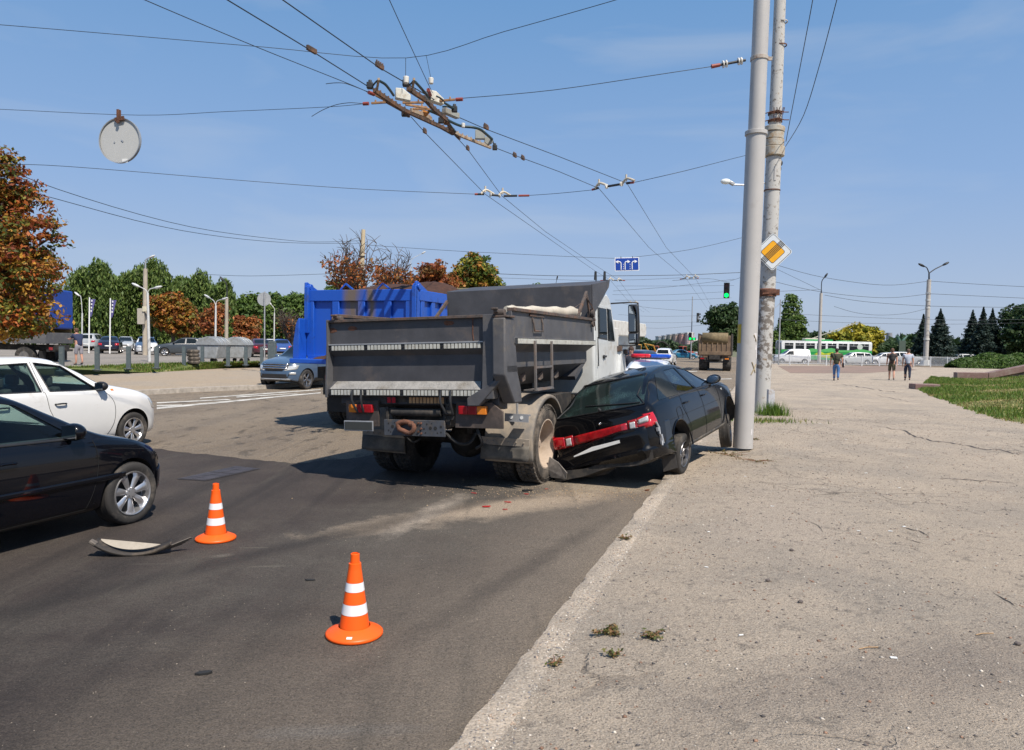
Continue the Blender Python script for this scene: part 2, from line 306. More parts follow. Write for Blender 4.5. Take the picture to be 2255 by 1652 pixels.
def PG(x, y):
    z = .2
    for _ in range(5): g = G(x, y, z); z = prof((g-K0).dot(KN))+.002
    return G(x, y, z)
def strip(name, ds, m, rag=0):
    b = MB(); vs = []; n = len(ds)
    for s_ in ss:
        for j, d in enumerate(ds):
            rr = (rag*(RNG.random()-.5)) if (j in (1, 2) and s_ < 17) else 0
            zz = prof(d)+(.008*(RNG.random()-.5) if rag and 0 < j and s_ < 17 else 0)
            if j == n-1 and rag: zz = prof(d)
            vs.append(K(s_, d+rr, zz if d > 0 else -.01))
    fs = [(i*n+j, (i+1)*n+j, (i+1)*n+j+1, i*n+j+1) for i in range(len(ss)-1) for j in range(n-1)]
    o = b.add(vs, fs).build(name, m, smooth=50); return tag(o, kind='structure')
strip('kerb', [0, .02, .07, .14, .21], m_kerb, .03)
strip('pavement', [.21, .35, .5, .75, 1.0, 1.4, 2, 6, 60], m_pave)
# long crack lines and a few ledges in the pavement
m_crack = mat('crack', (.05, .042, .038), .95, var=.3)
def crack(pts, w=.02, z=.204):
    b = MB(); P = []
    for i in range(len(pts)-1):
        for k in range(7): t = k/7; P.append((pts[i][0]+(pts[i+1][0]-pts[i][0])*t, pts[i][1]+(pts[i+1][1]-pts[i][1])*t+random.uniform(-1.3, 1.3)))
    W_ = [G(x, y, z) for x, y in P]; vs = []
    for i, q in enumerate(W_):
        d = (W_[min(i+1, len(W_)-1)]-W_[max(0, i-1)]).normalized(); nn = Vector((-d.y, d.x, 0))*(w*(.25+random.random()*.9)*min(1, i/3, (len(W_)-1-i)/3)); vs += [q-nn, q+nn]
    b.add(vs, [(2*i, 2*i+1, 2*i+3, 2*i+2) for i in range(len(W_)-1)]); return tag(b.build('pavement_crack', m_crack, smooth=0), kind='structure')
crack([(1865, 924), (1940, 932), (1995, 938), (2032, 945)], .018); crack([(1920, 937), (1990, 948), (2010, 960), (2050, 970), (2110, 978), (2170, 989), (2200, 991), (2254, 1003)], .028)
crack([(1845, 846), (1890, 852), (1950, 861), (1985, 866)], .05); crack([(2060, 1053), (2110, 1054), (2180, 1060), (2254, 1066)], .016)
crack([(1980, 1160), (2030, 1171), (2048, 1185)], .010); crack([(2180, 1300), (2254, 1345)], .01); crack([(1985, 1185), (2060, 1205)], .010); crack([(1925, 870), (1980, 880), (2015, 888)], .02)
crack([(1760, 1140), (1800, 1157), (1816, 1175)], .006)
# opposite pavement, grass verge and the car park on the left
m_opp = gmat('opposite_pavement', (.33, .265, .19), [('noise', (.30, .26, .21), .3, .45, .62, .7), ('noise', (.38, .31, .23), 1.5, .5, .7, .5), ('speck', (.2, .18, .16), 12, .8, .4)], bs=30)
LZ = .15; PZ = .48
e0 = [G(x, y, LZ) for x, y in ((-500, 905), (0, 874), (317, 860), (425, 854.5), (575, 849), (640, 845), (720, 838))]
far_e = e0[-1]+(e0[-1]-e0[-2]).normalized()*60
v0 = [G(x, y, LZ+.02) for x, y in ((-500, 842), (120, 827), (330, 820), (450, 813), (585, 806), (640, 803), (705, 800))]
opp = e0+[far_e]+[v0[-1]+(v0[-1]-v0[-2]).normalized()*40]+v0[::-1]
sheet('opposite_pavement', [(p.x, p.y) for p in opp], m_opp, LZ)
b = MB(); pk = e0+[far_e]
for i in range(len(pk)-1):
    a, c = pk[i].copy(), pk[i+1].copy(); n_ = (c-a).cross(Vector((0, 0, 1))).normalized()*.2
    b.add([(a.x, a.y, -.02), (c.x, c.y, -.02), (c.x, c.y, LZ+.01), (a.x, a.y, LZ+.01), (a.x-n_.x, a.y-n_.y, LZ+.014), (c.x-n_.x, c.y-n_.y, LZ+.014)], [(0, 1, 2, 3), (3, 2, 5, 4)])
tag(b.build('opposite_kerb', mat('kerb_grey', (.38, .34, .29), .9, var=.3, bump=.6), smooth=0), kind='structure')
m_verge = gmat('verge_turf', (.12, .145, .045), [('noise', (.33, .27, .17), .6, .5, .62, .85), ('noise', (.08, .11, .03), 1.5, .5, .7, .6)], bs=40, bump=1)
g1 = [G(x, y, PZ) for x, y in ((-500, 824), (120, 812), (330, 803), (450, 800.5), (585, 798), (640, 796), (705, 794))]
b = MB(); nn = len(v0)
b.add([(p.x, p.y, LZ+.004) for p in v0]+[(p.x, p.y, PZ+.01) for p in g1], [(i, i+1, nn+i+1, nn+i) for i in range(nn-1)]); tag(b.build('verge', m_verge), kind='structure')
m_park = gmat('carpark_asphalt', (.25, .225, .195), [('noise', (.18, .165, .145), .2, .45, .6, .6), ('noise', (.32, .28, .24), .7, .5, .7, .5)], bs=20)
sheet('car_park', [(p.x, p.y) for p in g1]+[(g1[-1].x+14, 150), (-190, 150), (-190, 60)], m_park, PZ)
# plaza edge, the crossing street beyond it, its far verge
m_strip = gmat('plaza_brick', (.27, .19, .15), [('noise', (.2, .16, .13), .3, .4, .6, .7)], bs=15)
sheet('plaza_band', [tuple(G(x, y, .206)[:2]) for x, y in ((1712, 806), (1980, 806), (2020, 815), (1900, 822), (1740, 822))], m_strip, .206)
m_mark = mat('road_marking', (.62, .6, .54), .8, var=.25, scale=3, dirt=(.22, .2, .17), damt=.55, dscale=2)
MZ = [.006]
def mark(px, z=.008):
    MZ[0] += .0012; z = MZ[0]
    sheet('road_marking', [tuple(G(x, y, z)[:2]) for x, y in px], m_mark, z)
mark([(345, 897), (500, 883), (640, 869.5), (706, 864), (706, 866.2), (640, 872), (500, 886.2), (345, 901)])
mark([(440, 876), (600, 864.5), (706, 857), (706, 858.8), (600, 866.5), (440, 878)])
mark([(345, 886), (500, 879), (510, 880.5), (345, 888.5)])
mark([(345, 892), (400, 891), (404, 893), (345, 895)]); mark([(520, 873.5), (660, 865.5), (650, 867.2), (520, 875.5)])
for q in (((1545, 835), (1610, 833.5), (1610, 835), (1545, 837)), ((1500, 818), (1535, 817), (1535, 818.3), (1500, 819.4)), ((1560, 858), (1610, 856.5), (1610, 858), (1560, 859.6))): mark(q)
b = MB(); g = [G(x, y, .01) for x, y in ((388, 1055), (520, 1026), (576, 1032), (452, 1059))]
b.add([(p.x, p.y, .010) for p in g], [(0, 1, 2, 3)], 0)
def lerp4(u, v): return (g[0]*(1-u)+g[1]*u)*(1-v)+(g[3]*(1-u)+g[2]*u)*v
for h in range(2):
    for i in range(13):
        u0_, u1_ = .03+.48*h+.45*i/13, .03+.48*h+.45*(i+.55)/13
        for v0_, v1_ in ((.06, .48), (.52, .94)):
            q = [lerp4(a, c) for a, c in ((u0_, v0_), (u1_, v0_), (u1_, v1_), (u0_, v1_))]; b.add([(p.x, p.y, .010) for p in q]+[(p.x, p.y, .019) for p in q], [(4, 5, 6, 7), (0, 1, 5, 4), (1, 2, 6, 5), (2, 3, 7, 6), (3, 0, 4, 7)], 1)
tag(b.build('storm_drain_cover', [mat('drain_dark', (.03, .028, .032), .9), mat('drain_iron', (.10, .092, .10), .6, .4, var=.3)], smooth=0), 'flat iron double drain grating set in the dark asphalt behind the far cone', 'drain cover')
# ---------------------------------------------------------------- cars
def wheel(parent, loc, r, w, style=5, side=-1, rim=.66, mt=None, mr=None, mw=None, detail=1):
    """tyre > rim; the wheel turns on local y; side=-1 right of the car"""
    mt = mt or M['tyre']; mr = mr or M['alloy']; s = side; b = MB(); h = w/2; ri = r*rim
    b.lathe([(ri, -h*.85), (r*.80, -h), (r*.93, -h*.97), (r*.985, -h*.82), (r, -h*.6), (r, h*.6), (r*.985, h*.82), (r*.93, h*.97), (r*.80, h), (ri, h*.85)], 'y', n=40 if detail else 20)
    if detail:
        for k in (-.35, 0, .35): b.lathe([(r*.999, k*w-.006), (r*1.004, k*w-.004), (r*1.004, k*w+.02), (r*.999, k*w+.022)], 'y', n=40)
    t = b.build('wheel', mt, parent, smooth=50)
    if mw is not None: t.matrix_world = mw
    else: t.location = loc
    b = MB(); o = h*.8*s
    b.lathe([(ri*1.02, h*.86*s), (ri*1.0, h*.97*s), (ri*.95, h*.93*s), (ri*.93, o*.75), (ri*.9, 0.1*o), (ri*.5, 0.05*o), (0.001, .05*o)], 'y', n=36, mi=0)
    b.lathe([(ri*.88, .12*o), (ri*.2, .12*o), (.001, .12*o)], 'y', n=24, mi=1)
    if style:
        n = abs(style)
        for i in range(n):
            a = 2*math.pi*(i+.5)/n+math.pi/2
            def P(rr, da, y): return (rr*math.cos(a+da), y, rr*math.sin(a+da))
            if style > 0: prof_ = [(.16, .42, .80), (.5, .17, .88), (.78, .13, .9), (.94, .19, .82)]
            else: prof_ = [(.16, .55, .80), (.5, .30, .9), (.78, .24, .95), (.94, .30, .88)]
            vs = []
            for q, da, y in prof_: vs += [P(ri*q, -da, o*y*.8), P(ri*q, -da*.55, o*y), P(ri*q, da*.55, o*y), P(ri*q, da, o*y*.8)]
            b.add(vs, [(4*k+j, 4*k+j+1, 4*k+5+j, 4*k+4+j) for k in range(3) for j in range(3)], 0)
        b.lathe([(ri*.27, .45*o), (ri*.25, .93*o), (ri*.13, .97*o), (0.001, .95*o)], 'y', n=20)
        for i in range(5): a = 2*math.pi*i/5; b.cyl((ri*.19*math.cos(a), o*.9, ri*.19*math.sin(a)), (ri*.19*math.cos(a), o*.97, ri*.19*math.sin(a)), ri*.028, n=6, mi=1)
    R_ = b.build('rim', [mr, M['darkm']], t, smooth=45)
    return t
class Car:
    def __init__(s, zr, zs, zb, wp, tum=.42, dome=.0, wf=.955, xlo=None, xhi=None, defo=None):
        s.zr, s.zs, s.zb, s.w = pchip(zr), pchip(zs), pchip(zb), pchip(wp); s.x0, s.x1 = zr[0][0], zr[-1][0]; s.tum = tum; s.wf = wf; s.defo = defo
    def sec(s, x, ins=0):
        zr, zs, zb, w = s.zr(x), s.zs(x), s.zb(x), s.w(x); zr = max(zr, zs+.015); h = zs-zb; t = zr-zs; k = min(1, t/.25)
        yb = w*s.wf; ye = yb-.03-s.tum*max(0, t-.03)-.02*k
        p = [(0, zb), (.7*w, zb), (.90*w, zb+.03*h), (.965*w, zb+.14*h), (w*.995, zb+.38*h), (w, zb+.62*h), (w*.99, zb+.82*h), (w*.975, zb+.93*h), (yb, zs), (yb-.3*(yb-ye), zs+.3*(t-.05*k)), (yb-.65*(yb-ye), zs+.65*(t-.05*k)), (ye, zr-.05*k-(1-k)*.012), (ye-.07, zr-.012*k-(1-k)*.004), (.6*ye, zr+.012), (0, zr+.022)]
        return p
    def body(s, name, paint, parent, nx=90, arches=(), cuts=(), cavity=None, dark=None, extra=[]):
        xs = [s.x0+(s.x1-s.x0)*(.5-.5*math.cos(math.pi*i/nx))*.35+(s.x1-s.x0)*(i/nx)*.65 for i in range(nx+1)]
        def loft(xs, ins=0, zf=None):
            b = MB(); ring = None
            for x in xs:
                p = s.sec(x)
                if ins:
                    zr = s.zr(x); zs = s.zs(x); p = [(0, zf), (s.w(x)-.16, zf), (s.w(x)*s.wf-.10, zs-.05), (p[9][0]-.06, min(p[9][1], zr-.1)), (p[11][0]-.06, max(zr-.11, zf+.3)), (p[12][0]-.04, max(zr-.065, zf+.32)), (0, max(zr-.055, zf+.33))]
                else:
                    q = [Vector((x, y, z)) for y, z in p]; q = spline(q, 3); p = [(v.y, v.z) for v in q]
                full = [(x, -y, z) for y, z in p]+[(x, y, z) for y, z in p[-2:0:-1]]
                if ring is None: ring = len(full)
                b.v += full
            n = ring
            for i in range(len(xs)-1):
                for j in range(n): b.f.append((i*n+j, i*n+(j+1) % n, (i+1)*n+(j+1) % n, (i+1)*n+j)); b.m.append(0)
            b.f += [tuple(range(n)), tuple(range(len(b.v)-1, len(b.v)-n-1, -1))]; b.m += [0, 0]
            return b
        o = loft(xs).build(name, [paint, M['under'], M['inter']], parent, smooth=0)
        s.bvh = BVHTree.FromPolygons([v.co.copy() for v in o.data.vertices], [tuple(p.vertices) for p in o.data.polygons])
        cutters = []
        for (ax, az, ar) in arches:
            for sg in (-1, 1):
                b = MB(); w = s.w(ax); b.cyl((ax, sg*(w-.26), az), (ax, sg*(w+.3), az), ar, n=40); cutters.append(b)
        if cavity: cutters.append(loft([cavity[0]+(cavity[1]-cavity[0])*i/24 for i in range(25)], 1, cavity[2]))
        for c in cuts: b = MB(); b.prism(c[0], c[1], c[2], c[3]); cutters.append(b)
        tmp = []
        for c in cutters:
            q = c.build('tmp_cut', M['under'], None, smooth=0); tmp.append(q); md = o.modifiers.new('b', 'BOOLEAN'); md.operation = 'DIFFERENCE'; md.object = q; md.solver = 'EXACT'
        # evaluate in place (the parent may be tilted: do it at the origin)
        if tmp:
            par = o.parent; o.parent = None; bpy.context.view_layer.update(); dg = bpy.context.evaluated_depsgraph_get(); me = bpy.data.meshes.new_from_object(o.evaluated_get(dg)); o.modifiers.clear(); old = o.data; o.data = me; me.name = name; bpy.data.meshes.remove(old); o.parent = par
            for q in tmp: m_ = q.data; bpy.data.objects.remove(q); bpy.data.meshes.remove(m_)
            me.materials.clear()
            for m_ in (paint, M['under'], M['inter']): me.materials.append(m_)
            mi = []
            for p in me.polygons:
                c = p.center; k = 0
                for (ax, az, ar) in arches:
                    if (c.x-ax)**2+(c.z-az)**2 <= (ar*1.002)**2 and abs(c.y) < s.w(c.x)*.99-.004: k = 1
                if c.z <= s.zb(c.x)+.02: k = 1
                if cavity and k == 0 and cavity[0]-.02 <= c.x <= cavity[1]+.02:
                    nr = s.bvh.find_nearest(c)
                    if nr[0] is not None and nr[3] > .025 and c.z > cavity[2]-.02: k = 2
                mi.append(k)
            me.polygons.foreach_set('material_index', mi)
        me = o.data; me.polygons.foreach_set('use_smooth', [True]*len(me.polygons)); me.set_sharp_from_angle(angle=rad(38)); me.update()
        s.o = o; s.parent = parent; return o
    def decal(s, name, q, axis, m, nu=10, nv=8, off=.004, parent=None, thick=.006, bow=0):
        """q: 4 corners in the plane seen along the axis ('-y' = from the right side: (x,z); '-x' from behind: (y,z); '+z': (x,y))"""
        b = MB(); D = {'-y': Vector((0, 1, 0)), '+y': Vector((0, -1, 0)), '-x': Vector((1, 0, 0)), '+x': Vector((-1, 0, 0)), '+z': Vector((0, 0, -1))}[axis]; P = []
        for j in range(nv+1):
            for i in range(nu+1):
                u, v = i/nu, j/nv
                a = [(q[0][k]*(1-u)+q[1][k]*u)*(1-v)+(q[3][k]*(1-u)+q[2][k]*u)*v for k in (0, 1)]
                a[1] += bow*4*u*(1-u)*v
                o = {'y': (a[0], -D.y*3, a[1]), 'x': (-D.x*8, a[0], a[1]), 'z': (a[0], a[1], 4)}[axis[1]]
                h = s.bvh.ray_cast(Vector(o), D)
                if h[0] is None: h = s.bvh.find_nearest(Vector((a[0], -D.y*.8, a[1])) if axis[1] == 'y' else Vector((-D.x*5 if abs(D.x) else 0, a[0], a[1])))
                P.append(h[0]+h[1]*off)
        n = nu+1; b.v = [tuple(p) for p in P]; b.f = [(j*n+i, j*n+i+1, (j+1)*n+i+1, (j+1)*n+i) for j in range(nv) for i in range(nu)]; b.m = [0]*len(b.f)
        o = b.build(name, m, parent or s.parent, smooth=60)
        if thick: md = o.modifiers.new('t', 'SOLIDIFY'); md.thickness = thick; md.offset = -1
        # make sure the sheet faces outwards
        me = o.data; me.polygons[len(me.polygons)//2].normal; 
        if me.polygons[len(me.polygons)//2].normal.dot(-D) < 0: me.flip_normals()
        return o
    def both(s, *a, **k):
        r = [s.decal(*a, **k)]; a = list(a); a[2] = '+y'; r.append(s.decal(*a, **k)); return r
    def seam(s, lines, axis='-y', r=.0035, name='panel_gap'):
        b = MB(); D = {'-y': Vector((0, 1, 0)), '+y': Vector((0, -1, 0)), '-x': Vector((1, 0, 0)), '+z': Vector((0, 0, -1))}[axis]
        for ln in lines:
            P = []
            for p in spline([(a[0], a[1], 0) for a in ln], 8):
                o = (p.x, -D.y*3, p.y) if axis[1] == 'y' else (-8, p.x, p.y) if axis[1] == 'x' else (p.x, p.y, 4); h = s.bvh.ray_cast(Vector(o), D)
                if h[0] is not None: P.append(h[0]+h[1]*.001)
            if len(P) > 1: b.tube(P, r, 5)
        return b.build(name, mat('gap_black', (.004, .004, .004), .9), s.parent)
    def P(s, x, z, sg=-1):
        h = s.bvh.ray_cast(Vector((x, sg*3, z)), Vector((0, -sg, 0))); return h[0] if h[0] else Vector((x, sg*s.w(x), z))
def mirror(parent, p, sg, m, s=1.):
    b = MB(); b.ell((p[0]+.02, p[1]+sg*.10*s, p[2]+.02), (.085*s, .11*s, .075*s), 14, 10); b.bar(p, (p[0], p[1]+sg*.06, p[2]), .05, .03)
    for i, v in enumerate(b.v):
        if v[0] < p[0]-.03: b.v[i] = (p[0]-.03, v[1], v[2])
    o = b.build('side_mirror', m, parent, bevel=0)
    g = MB(); g.box((p[0]-.032, p[1]+sg*.10*s, p[2]+.02), (.004, .16*s, .105*s)); g.build('mirror_glass', mat('mirror', (.5, .55, .6), .03, 1, var=0), o); return o
def handle(parent, p, m, sg=-1, l=.17):
    b = MB(); b.tube(spline([(p[0]-l/2, p[1]-.0*sg, p[2]), (p[0]-l/2+.02, p[1]+sg*.03, p[2]+.004), (p[0], p[1]+sg*.036, p[2]+.008), (p[0]+l/2-.02, p[1]+sg*.03, p[2]+.004), (p[0]+l/2, p[1], p[2])], 4), .012, 8)
    return b.build('handle', m, parent)
def seats(parent, x0, x1, zf, m=None):
    m = m or M['inter']
    for x in (x0, x1):
        for y in (-.36, .36):
            b = MB(); b.box((x+.25, y, zf+.08), (.5, .48, .16)); b.box((x-.06, y, zf+.40), (.13, .46, .56), R=Matrix.Rotation(-.2, 3, 'Y')); b.box((x-.13, y, zf+.76), (.09, .24, .16)); b.build('seat', m, parent, bevel=.03)
def lampset(c, head=None, tail=None, zf=0):
    pass
paint_k = mat('black_paint', (.003, .0033, .0045), .35, var=.1, coat=.75, spec=.06)
paint_k2 = mat('black_navy_paint', (.003, .0035, .006), .35, var=.1, coat=.75, spec=.06)
paint_w = mat('white_car_paint', (.74, .74, .72), .3, var=.02, coat=.8, dirt=(.5, .47, .42), damt=.1, dscale=2)
# ---- black saloon, near left (wheelbase 2.72)
R_L = 19
def sedan():
    hd = 19.5; wc = G(281, 1152, 0); loc = heading_place(hd, (2.72, -.79, 0), (wc.x, wc.y, 0))
    t = empty('black_sedan', 'glossy black saloon car with silver seven spoke alloy wheel, cut off by the left edge', 'car', loc, hd)
    c = Car(zr=[(-1.02, .72), (-.98, .98), (-.55, 1.05), (-.42, 1.07), (.25, 1.36), (.75, 1.425), (1.25, 1.425), (1.62, 1.36), (2.0, 1.18), (2.38, .975), (2.5, .935), (2.8, .865), (3.1, .75), (3.25, .64), (3.33, .50)],
            zs=[(-1.02, .70), (-.98, .9), (-.5, .955), (.5, .945), (1.6, .925), (2.3, .90), (2.6, .86), (2.9, .79), (3.1, .71), (3.24, .60), (3.33, .46)],
            zb=[(-1.02, .42), (-.8, .24), (-.4, .19), (3.05, .19), (3.33, .28)], wp=[(-1.02, .62), (-.9, .78), (-.4, .85), (.6, .866), (2.2, .866), (2.8, .855), (3.05, .80), (3.22, .70), (3.33, .52)], tum=.50, wf=.945)
    win = [[(1.25, .965), (2.13, .955), (1.68, 1.27), (1.25, 1.36)], [(.42, .985), (1.17, .97), (1.17, 1.365), (.62, 1.34)]]
    c.body('body', paint_k2, t, arches=[(0, .31, .365), (2.72, .31, .365)], cavity=(-.3, 2.45, .38), cuts=[(w, -2, 2, 'y') for w in win]+[([(-.58, 1.03), (.58, 1.03), (.5, 1.32), (-.5, 1.32)], 1.5, 4, 'x'), ([(-.56, 1.12), (.56, 1.12), (.5, 1.33), (-.5, 1.33)], -2, .3, 'x')])
    for w in win:
        for ax in ('-y', '+y'): c.decal('window', w, ax, M['glass'], off=-.008, thick=0)
    c.decal('windscreen', [(-.60, 1.01), (.60, 1.01), (.52, 1.335), (-.52, 1.335)], '+x', M['glass'], off=-.006, thick=0); c.decal('rear_window', [(-.58, 1.1), (.58, 1.1), (.52, 1.345), (-.52, 1.345)], '-x', M['glass'], off=-.006, thick=0)
    c.seam([[(2.28, .90), (2.31, .7), (2.27, .45), (2.2, .26)], [(1.2, .96), (1.19, .7), (1.17, .24)], [(1.2, .24), (2.2, .25)], [(1.19, .98), (1.2, 1.38)]], r=.003)
    for sg, ax in ((-1, '-y'), (1, '+y')):
        c.decal('door', [(1.20, .26), (2.25, .27), (2.29, .885), (1.22, .905)], ax, paint_k2, off=.002, thick=0, nu=16)
        c.decal('rubbing_strip', [(.0+.45, .50), (2.62, .505), (2.62, .555), (.45, .55)], ax, paint_k2, off=.016, thick=.014, nu=24, nv=3)
        c.decal('window_trim', [(1.22, .945), (2.22, .925), (2.22, .945), (1.22, .965)], ax, M['plas'], off=.006, nu=14, nv=1)
        mirror(t, c.P(2.02, .99, sg), sg, paint_k2, 1.1)
        for hx in (1.38, .45): p = c.P(hx, .80, sg); handle(t, p, paint_k2, sg, .2)
    c.decal('headlight', [(3.22, .62), (3.30, .60), (3.28, .68), (3.19, .74)], '-y', M['dkglass']); c.decal('side_repeater', [(3.20, .60), (3.22, .60), (3.20, .68), (3.18, .68)], '-y', M['amber'])
    b = MB(); b.box((3.17, -.71, .34), (.06, .03, .10)); b.build('red_bumper_scrape', M['red'], t, bevel=.02)
    c.decal('bumper_lip', [(3.10, .26), (3.32, .30), (3.32, .54), (3.10, .50)], '-y', paint_k2, off=.012, nu=10)
    seats(t, .75, 1.55, .40)
    for x in (0, 2.72):
        for sg in (-1, 1): wheel(t, (x, sg*.765, .315), .315, .215, -7 if x else -7, sg, rim=.70)
sedan()
# ---- white hatchback/saloon behind it
def white_car():
    hd = 19; wc = G(286, 985, 0); loc = heading_place(hd, (2.63, -.76, 0), (wc.x, wc.y, 0))
    t = empty('white_sedan', 'white saloon car with hubcaps and black mirror driving behind the black saloon', 'car', loc, hd)
    c = Car(zr=[(-.9, .8), (-.85, 1.08), (-.5, 1.14), (-.3, 1.17), (.1, 1.47), (.6, 1.56), (1.0, 1.56), (1.3, 1.53), (1.75, 1.33), (2.1, 1.13), (2.4, 1.07), (2.85, .97), (3.22, .80), (3.37, .60)],
            zs=[(-.9, .75), (-.85, .97), (-.4, 1.03), (.5, 1.03), (1.5, 1.015), (2.1, .99), (2.6, .93), (2.95, .86), (3.2, .74), (3.37, .5)],
            zb=[(-.9, .4), (-.7, .25), (0, .2), (3.0, .2), (3.37, .25)], wp=[(-.9, .6), (-.75, .78), (0, .86), (1, .865), (2.2, .865), (2.7, .86), (3.05, .80), (3.25, .68), (3.37, .5)], tum=.46, wf=.95)
    win = [[(1.08, 1.05), (1.96, 1.03), (1.45, 1.42), (1.00, 1.48)], [(.20, 1.06), (.94, 1.05), (.90, 1.475), (.32, 1.45)]]
    c.body('body', paint_w, t, arches=[(0, .31, .37), (2.63, .31, .37)], cavity=(-.2, 2.35, .4), cuts=[(w, -2, 2, 'y') for w in win]+[([(-.58, 1.1), (.58, 1.1), (.5, 1.41), (-.5, 1.41)], 1.5, 4, 'x'), ([(-.56, 1.2), (.56, 1.2), (.5, 1.4), (-.5, 1.4)], -2, .3, 'x')])
    for w in win:
        for ax in ('-y', '+y'): c.decal('window', w, ax, M['glass'], off=-.008, thick=0)
    c.decal('windscreen', [(-.60, 1.08), (.60, 1.08), (.52, 1.42), (-.52, 1.42)], '+x', M['glass'], off=-.006, thick=0)
    fr = [[win[k][i] for i in (0, 1, 2, 3, 0)] for k in (0, 1)]
    b = MB()
    for f in fr:
        P = []
        for i in range(4):
            for k in range(8): u = k/8; q = c.P(f[i][0]+(f[i+1][0]-f[i][0])*u, f[i][1]+(f[i+1][1]-f[i][1])*u); P.append(q)
        b.tube(P+[P[0]], .011, 5)
    b.build('window_seal', M['plas'], t)
    c.seam([[(2.06, 1.0), (2.22, .80), (2.22, .5), (2.1, .28)], [(.99, 1.05), (1.03, .8), (1.1, .6), (1.04, .27)], [(1.04, .27), (2.1, .28)], [(.97, 1.03), (.95, 1.5)], [(1.35, 1.49), (1.75, 1.31), (2.0, 1.15)]], r=.004)
    for sg, ax in ((-1, '-y'), (1, '+y')):
        c.decal('door', [(1.07, .29), (2.05, .30), (2.16, .95), (1.03, 1.0)], ax, paint_w, off=.002, thick=0, nu=16)
        mirror(t, c.P(1.93, 1.07, sg), sg, M['plas'], 1.05)
        for hx in (1.22, .3): handle(t, c.P(hx, .85, sg), M['plas'], sg, .19)
        c.decal('headlight', [(3.08, .66), (3.31, .60), (3.26, .74), (2.98, .84)], ax, M['clear'])
    c.decal('side_repeater', [(2.2, 1.0), (2.26, 1.0), (2.26, 1.03), (2.2, 1.03)], '-y', M['amber'])
    seats(t, .7, 1.5, .42)
    for x in (0, 2.63):
        for sg in (-1, 1): wheel(t, (x, sg*.76, .305), .305, .19, -7, sg, rim=.68)
white_car()
